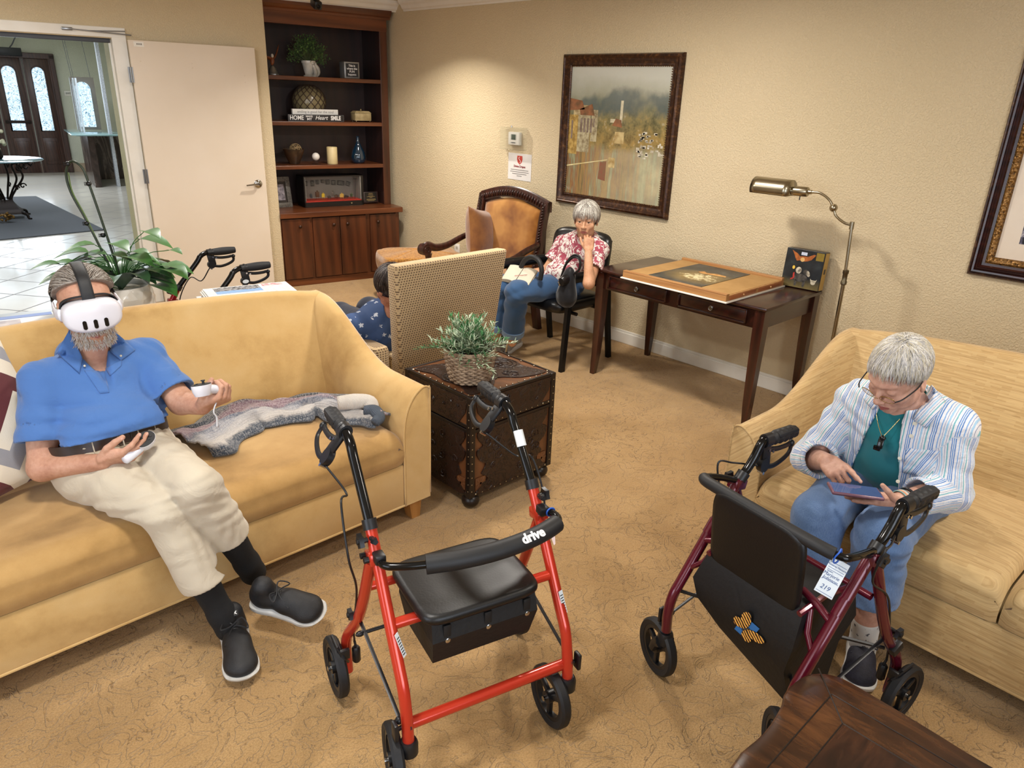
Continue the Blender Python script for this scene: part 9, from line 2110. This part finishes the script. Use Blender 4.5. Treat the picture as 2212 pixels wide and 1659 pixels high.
# ---------------------------------------------------------------- dark haired lady in the woven chair
w3 = thing('person', 'dark haired woman seen from behind in blue flowered top in the woven chair', 'person', (2.15, 3.15, .45), 0)
h3 = HF((2.125, 3.13, .800), (.05, 1, -.35), (0, .33, 1)); kN = A_(2.135, 3.13, .66)
sL3, sR3 = A_(1.93, 3.20, .60), A_(2.28, 3.22, .58); tor4 = [cone(A_(2.20, 3.22, .50), A_(2.10, 3.20, .58), .15, .135, k=.05), cone(sL3, sR3, .060, .060, k=.05), cone(sL3, kN, .04, .05, k=.04), cone(sR3, kN, .04, .05, k=.04)]
aL3 = [sL3, A_(1.90, 3.38, .50), A_(2.02, 3.55, .50)]; aR3 = [sR3, A_(2.36, 3.40, .50), A_(2.30, 3.58, .50)]
lg = limb([A_(2.10, 3.30, .52), A_(2.12, 3.66, .52), A_(2.12, 3.66, .10)], [.085, .065, .04])+limb([A_(2.30, 3.30, .52), A_(2.32, 3.66, .52), A_(2.32, 3.66, .10)], [.085, .065, .04])
q1, m1, _ = hand_prims(aL3[-1], (.5, .8, .1), (0, 0, 1), 1, [(.2, .3, .2)]*4, .9); q2, m2, _ = hand_prims(aR3[-1], (-.3, .9, .1), (0, 0, 1), -1, [(.2, .3, .2)]*4, .9)
w3b = sdf_obj('body', grow(tor4, -.004)+[cone(kN+A_(0, 0, -.03), h3[0]+A_(0, 0, -.03), .052, .05, k=.03)]+limb(aL3, [.042, .036, .025])+limb(aR3, [.042, .036, .025])+lg+q1+q2+head_prims(h3, .94), [skinmat('skin_tan', '#8E5A42', '#A8715A', '#B88468'), M_lip, M_eyew, M_iris, M_nail], w3, .004, paint=nail_paint(head_paint(h3, .94, False), m1+m2))
M_hb = [mt('hair_dark_brown', '#1C1412', .45, col2='#2C201C', vs=60), mt('hair_brown', '#3A2A24', .4), mt('hair_streak_grey', '#6A605A', .45)]
def hl_3(l): return np.maximum(l[:, 1]-(.085-np.maximum(0, .06-l[:, 2])*1.3), -(l[:, 2]+.105+np.clip(l[:, 1]+.02, 0, .1)*-1.2))
hair_cap('hair', h3, .94, w3b, [M_hb[0], M_hb[0], M_hb[1], M_hb[0], M_hb[1], M_hb[2]], [(0, -.018, .034), (0, -.045, -.04)], [(.094, .110, .098), (.074, .070, .075)], hl_3, 2600, whorl=(-.01, -.07, .12), L=.09, seed=19, width=.0013)
t = NT('blue_flower_print'); v = t.coord(); vo = t.n('TexVoronoi'); vo.inputs['Scale'].default_value = 21; vo.inputs['Randomness'].default_value = .8; t.put(vo.inputs['Vector'], v)
dst = vo.outputs['Distance']; sub3 = t.n('VectorMath'); sub3.operation = 'SUBTRACT'; t.put(sub3.inputs[0], v); sc3 = t.n('VectorMath'); sc3.operation = 'SCALE'; t.put(sc3.inputs[0], vo.outputs['Position']); sc3.inputs['Scale'].default_value = 1.0; t.put(sub3.inputs[1], sc3.outputs[0]); xyz = t.sep(sub3.outputs[0])
an = t.math('ARCTAN2', xyz[0], xyz[2]); pr_ = t.math('MULTIPLY_ADD', t.math('COSINE', t.math('MULTIPLY', an, 5)), .06, .26); fl = t.math('MULTIPLY', t.math('LESS_THAN', dst, pr_), t.math('GREATER_THAN', dst, .06))
t.set(col=t.mix(fl, t.mix(t.noise(5), hexc('#35507F'), hexc('#2C446F')), t.mix(t.noise(50), hexc('#A9B6CC'), hexc('#D5DAE2'))), rough=.75); t.bump(t.noise(12, 3, .5, None, 1), .4, .006)
tp3 = grow(tor4, .008)+[cone(sL3, sL3+(aL3[1]-sL3)*.75, .055, .062, k=.03), cone(sR3, sR3+(aR3[1]-sR3)*.75, .055, .062, k=.03), ell(kN+A_(0, -.015, .02), (.075, .085, .055), k=.01, sub=True)]
sdf_obj('blue_top', tp3, t.m, w3, .005, disp=folds(.005, 60, 51))
sdf_obj('dark_trousers', grow(lg, .012), fabric('navy_trousers', '#141C30'), w3, .006)
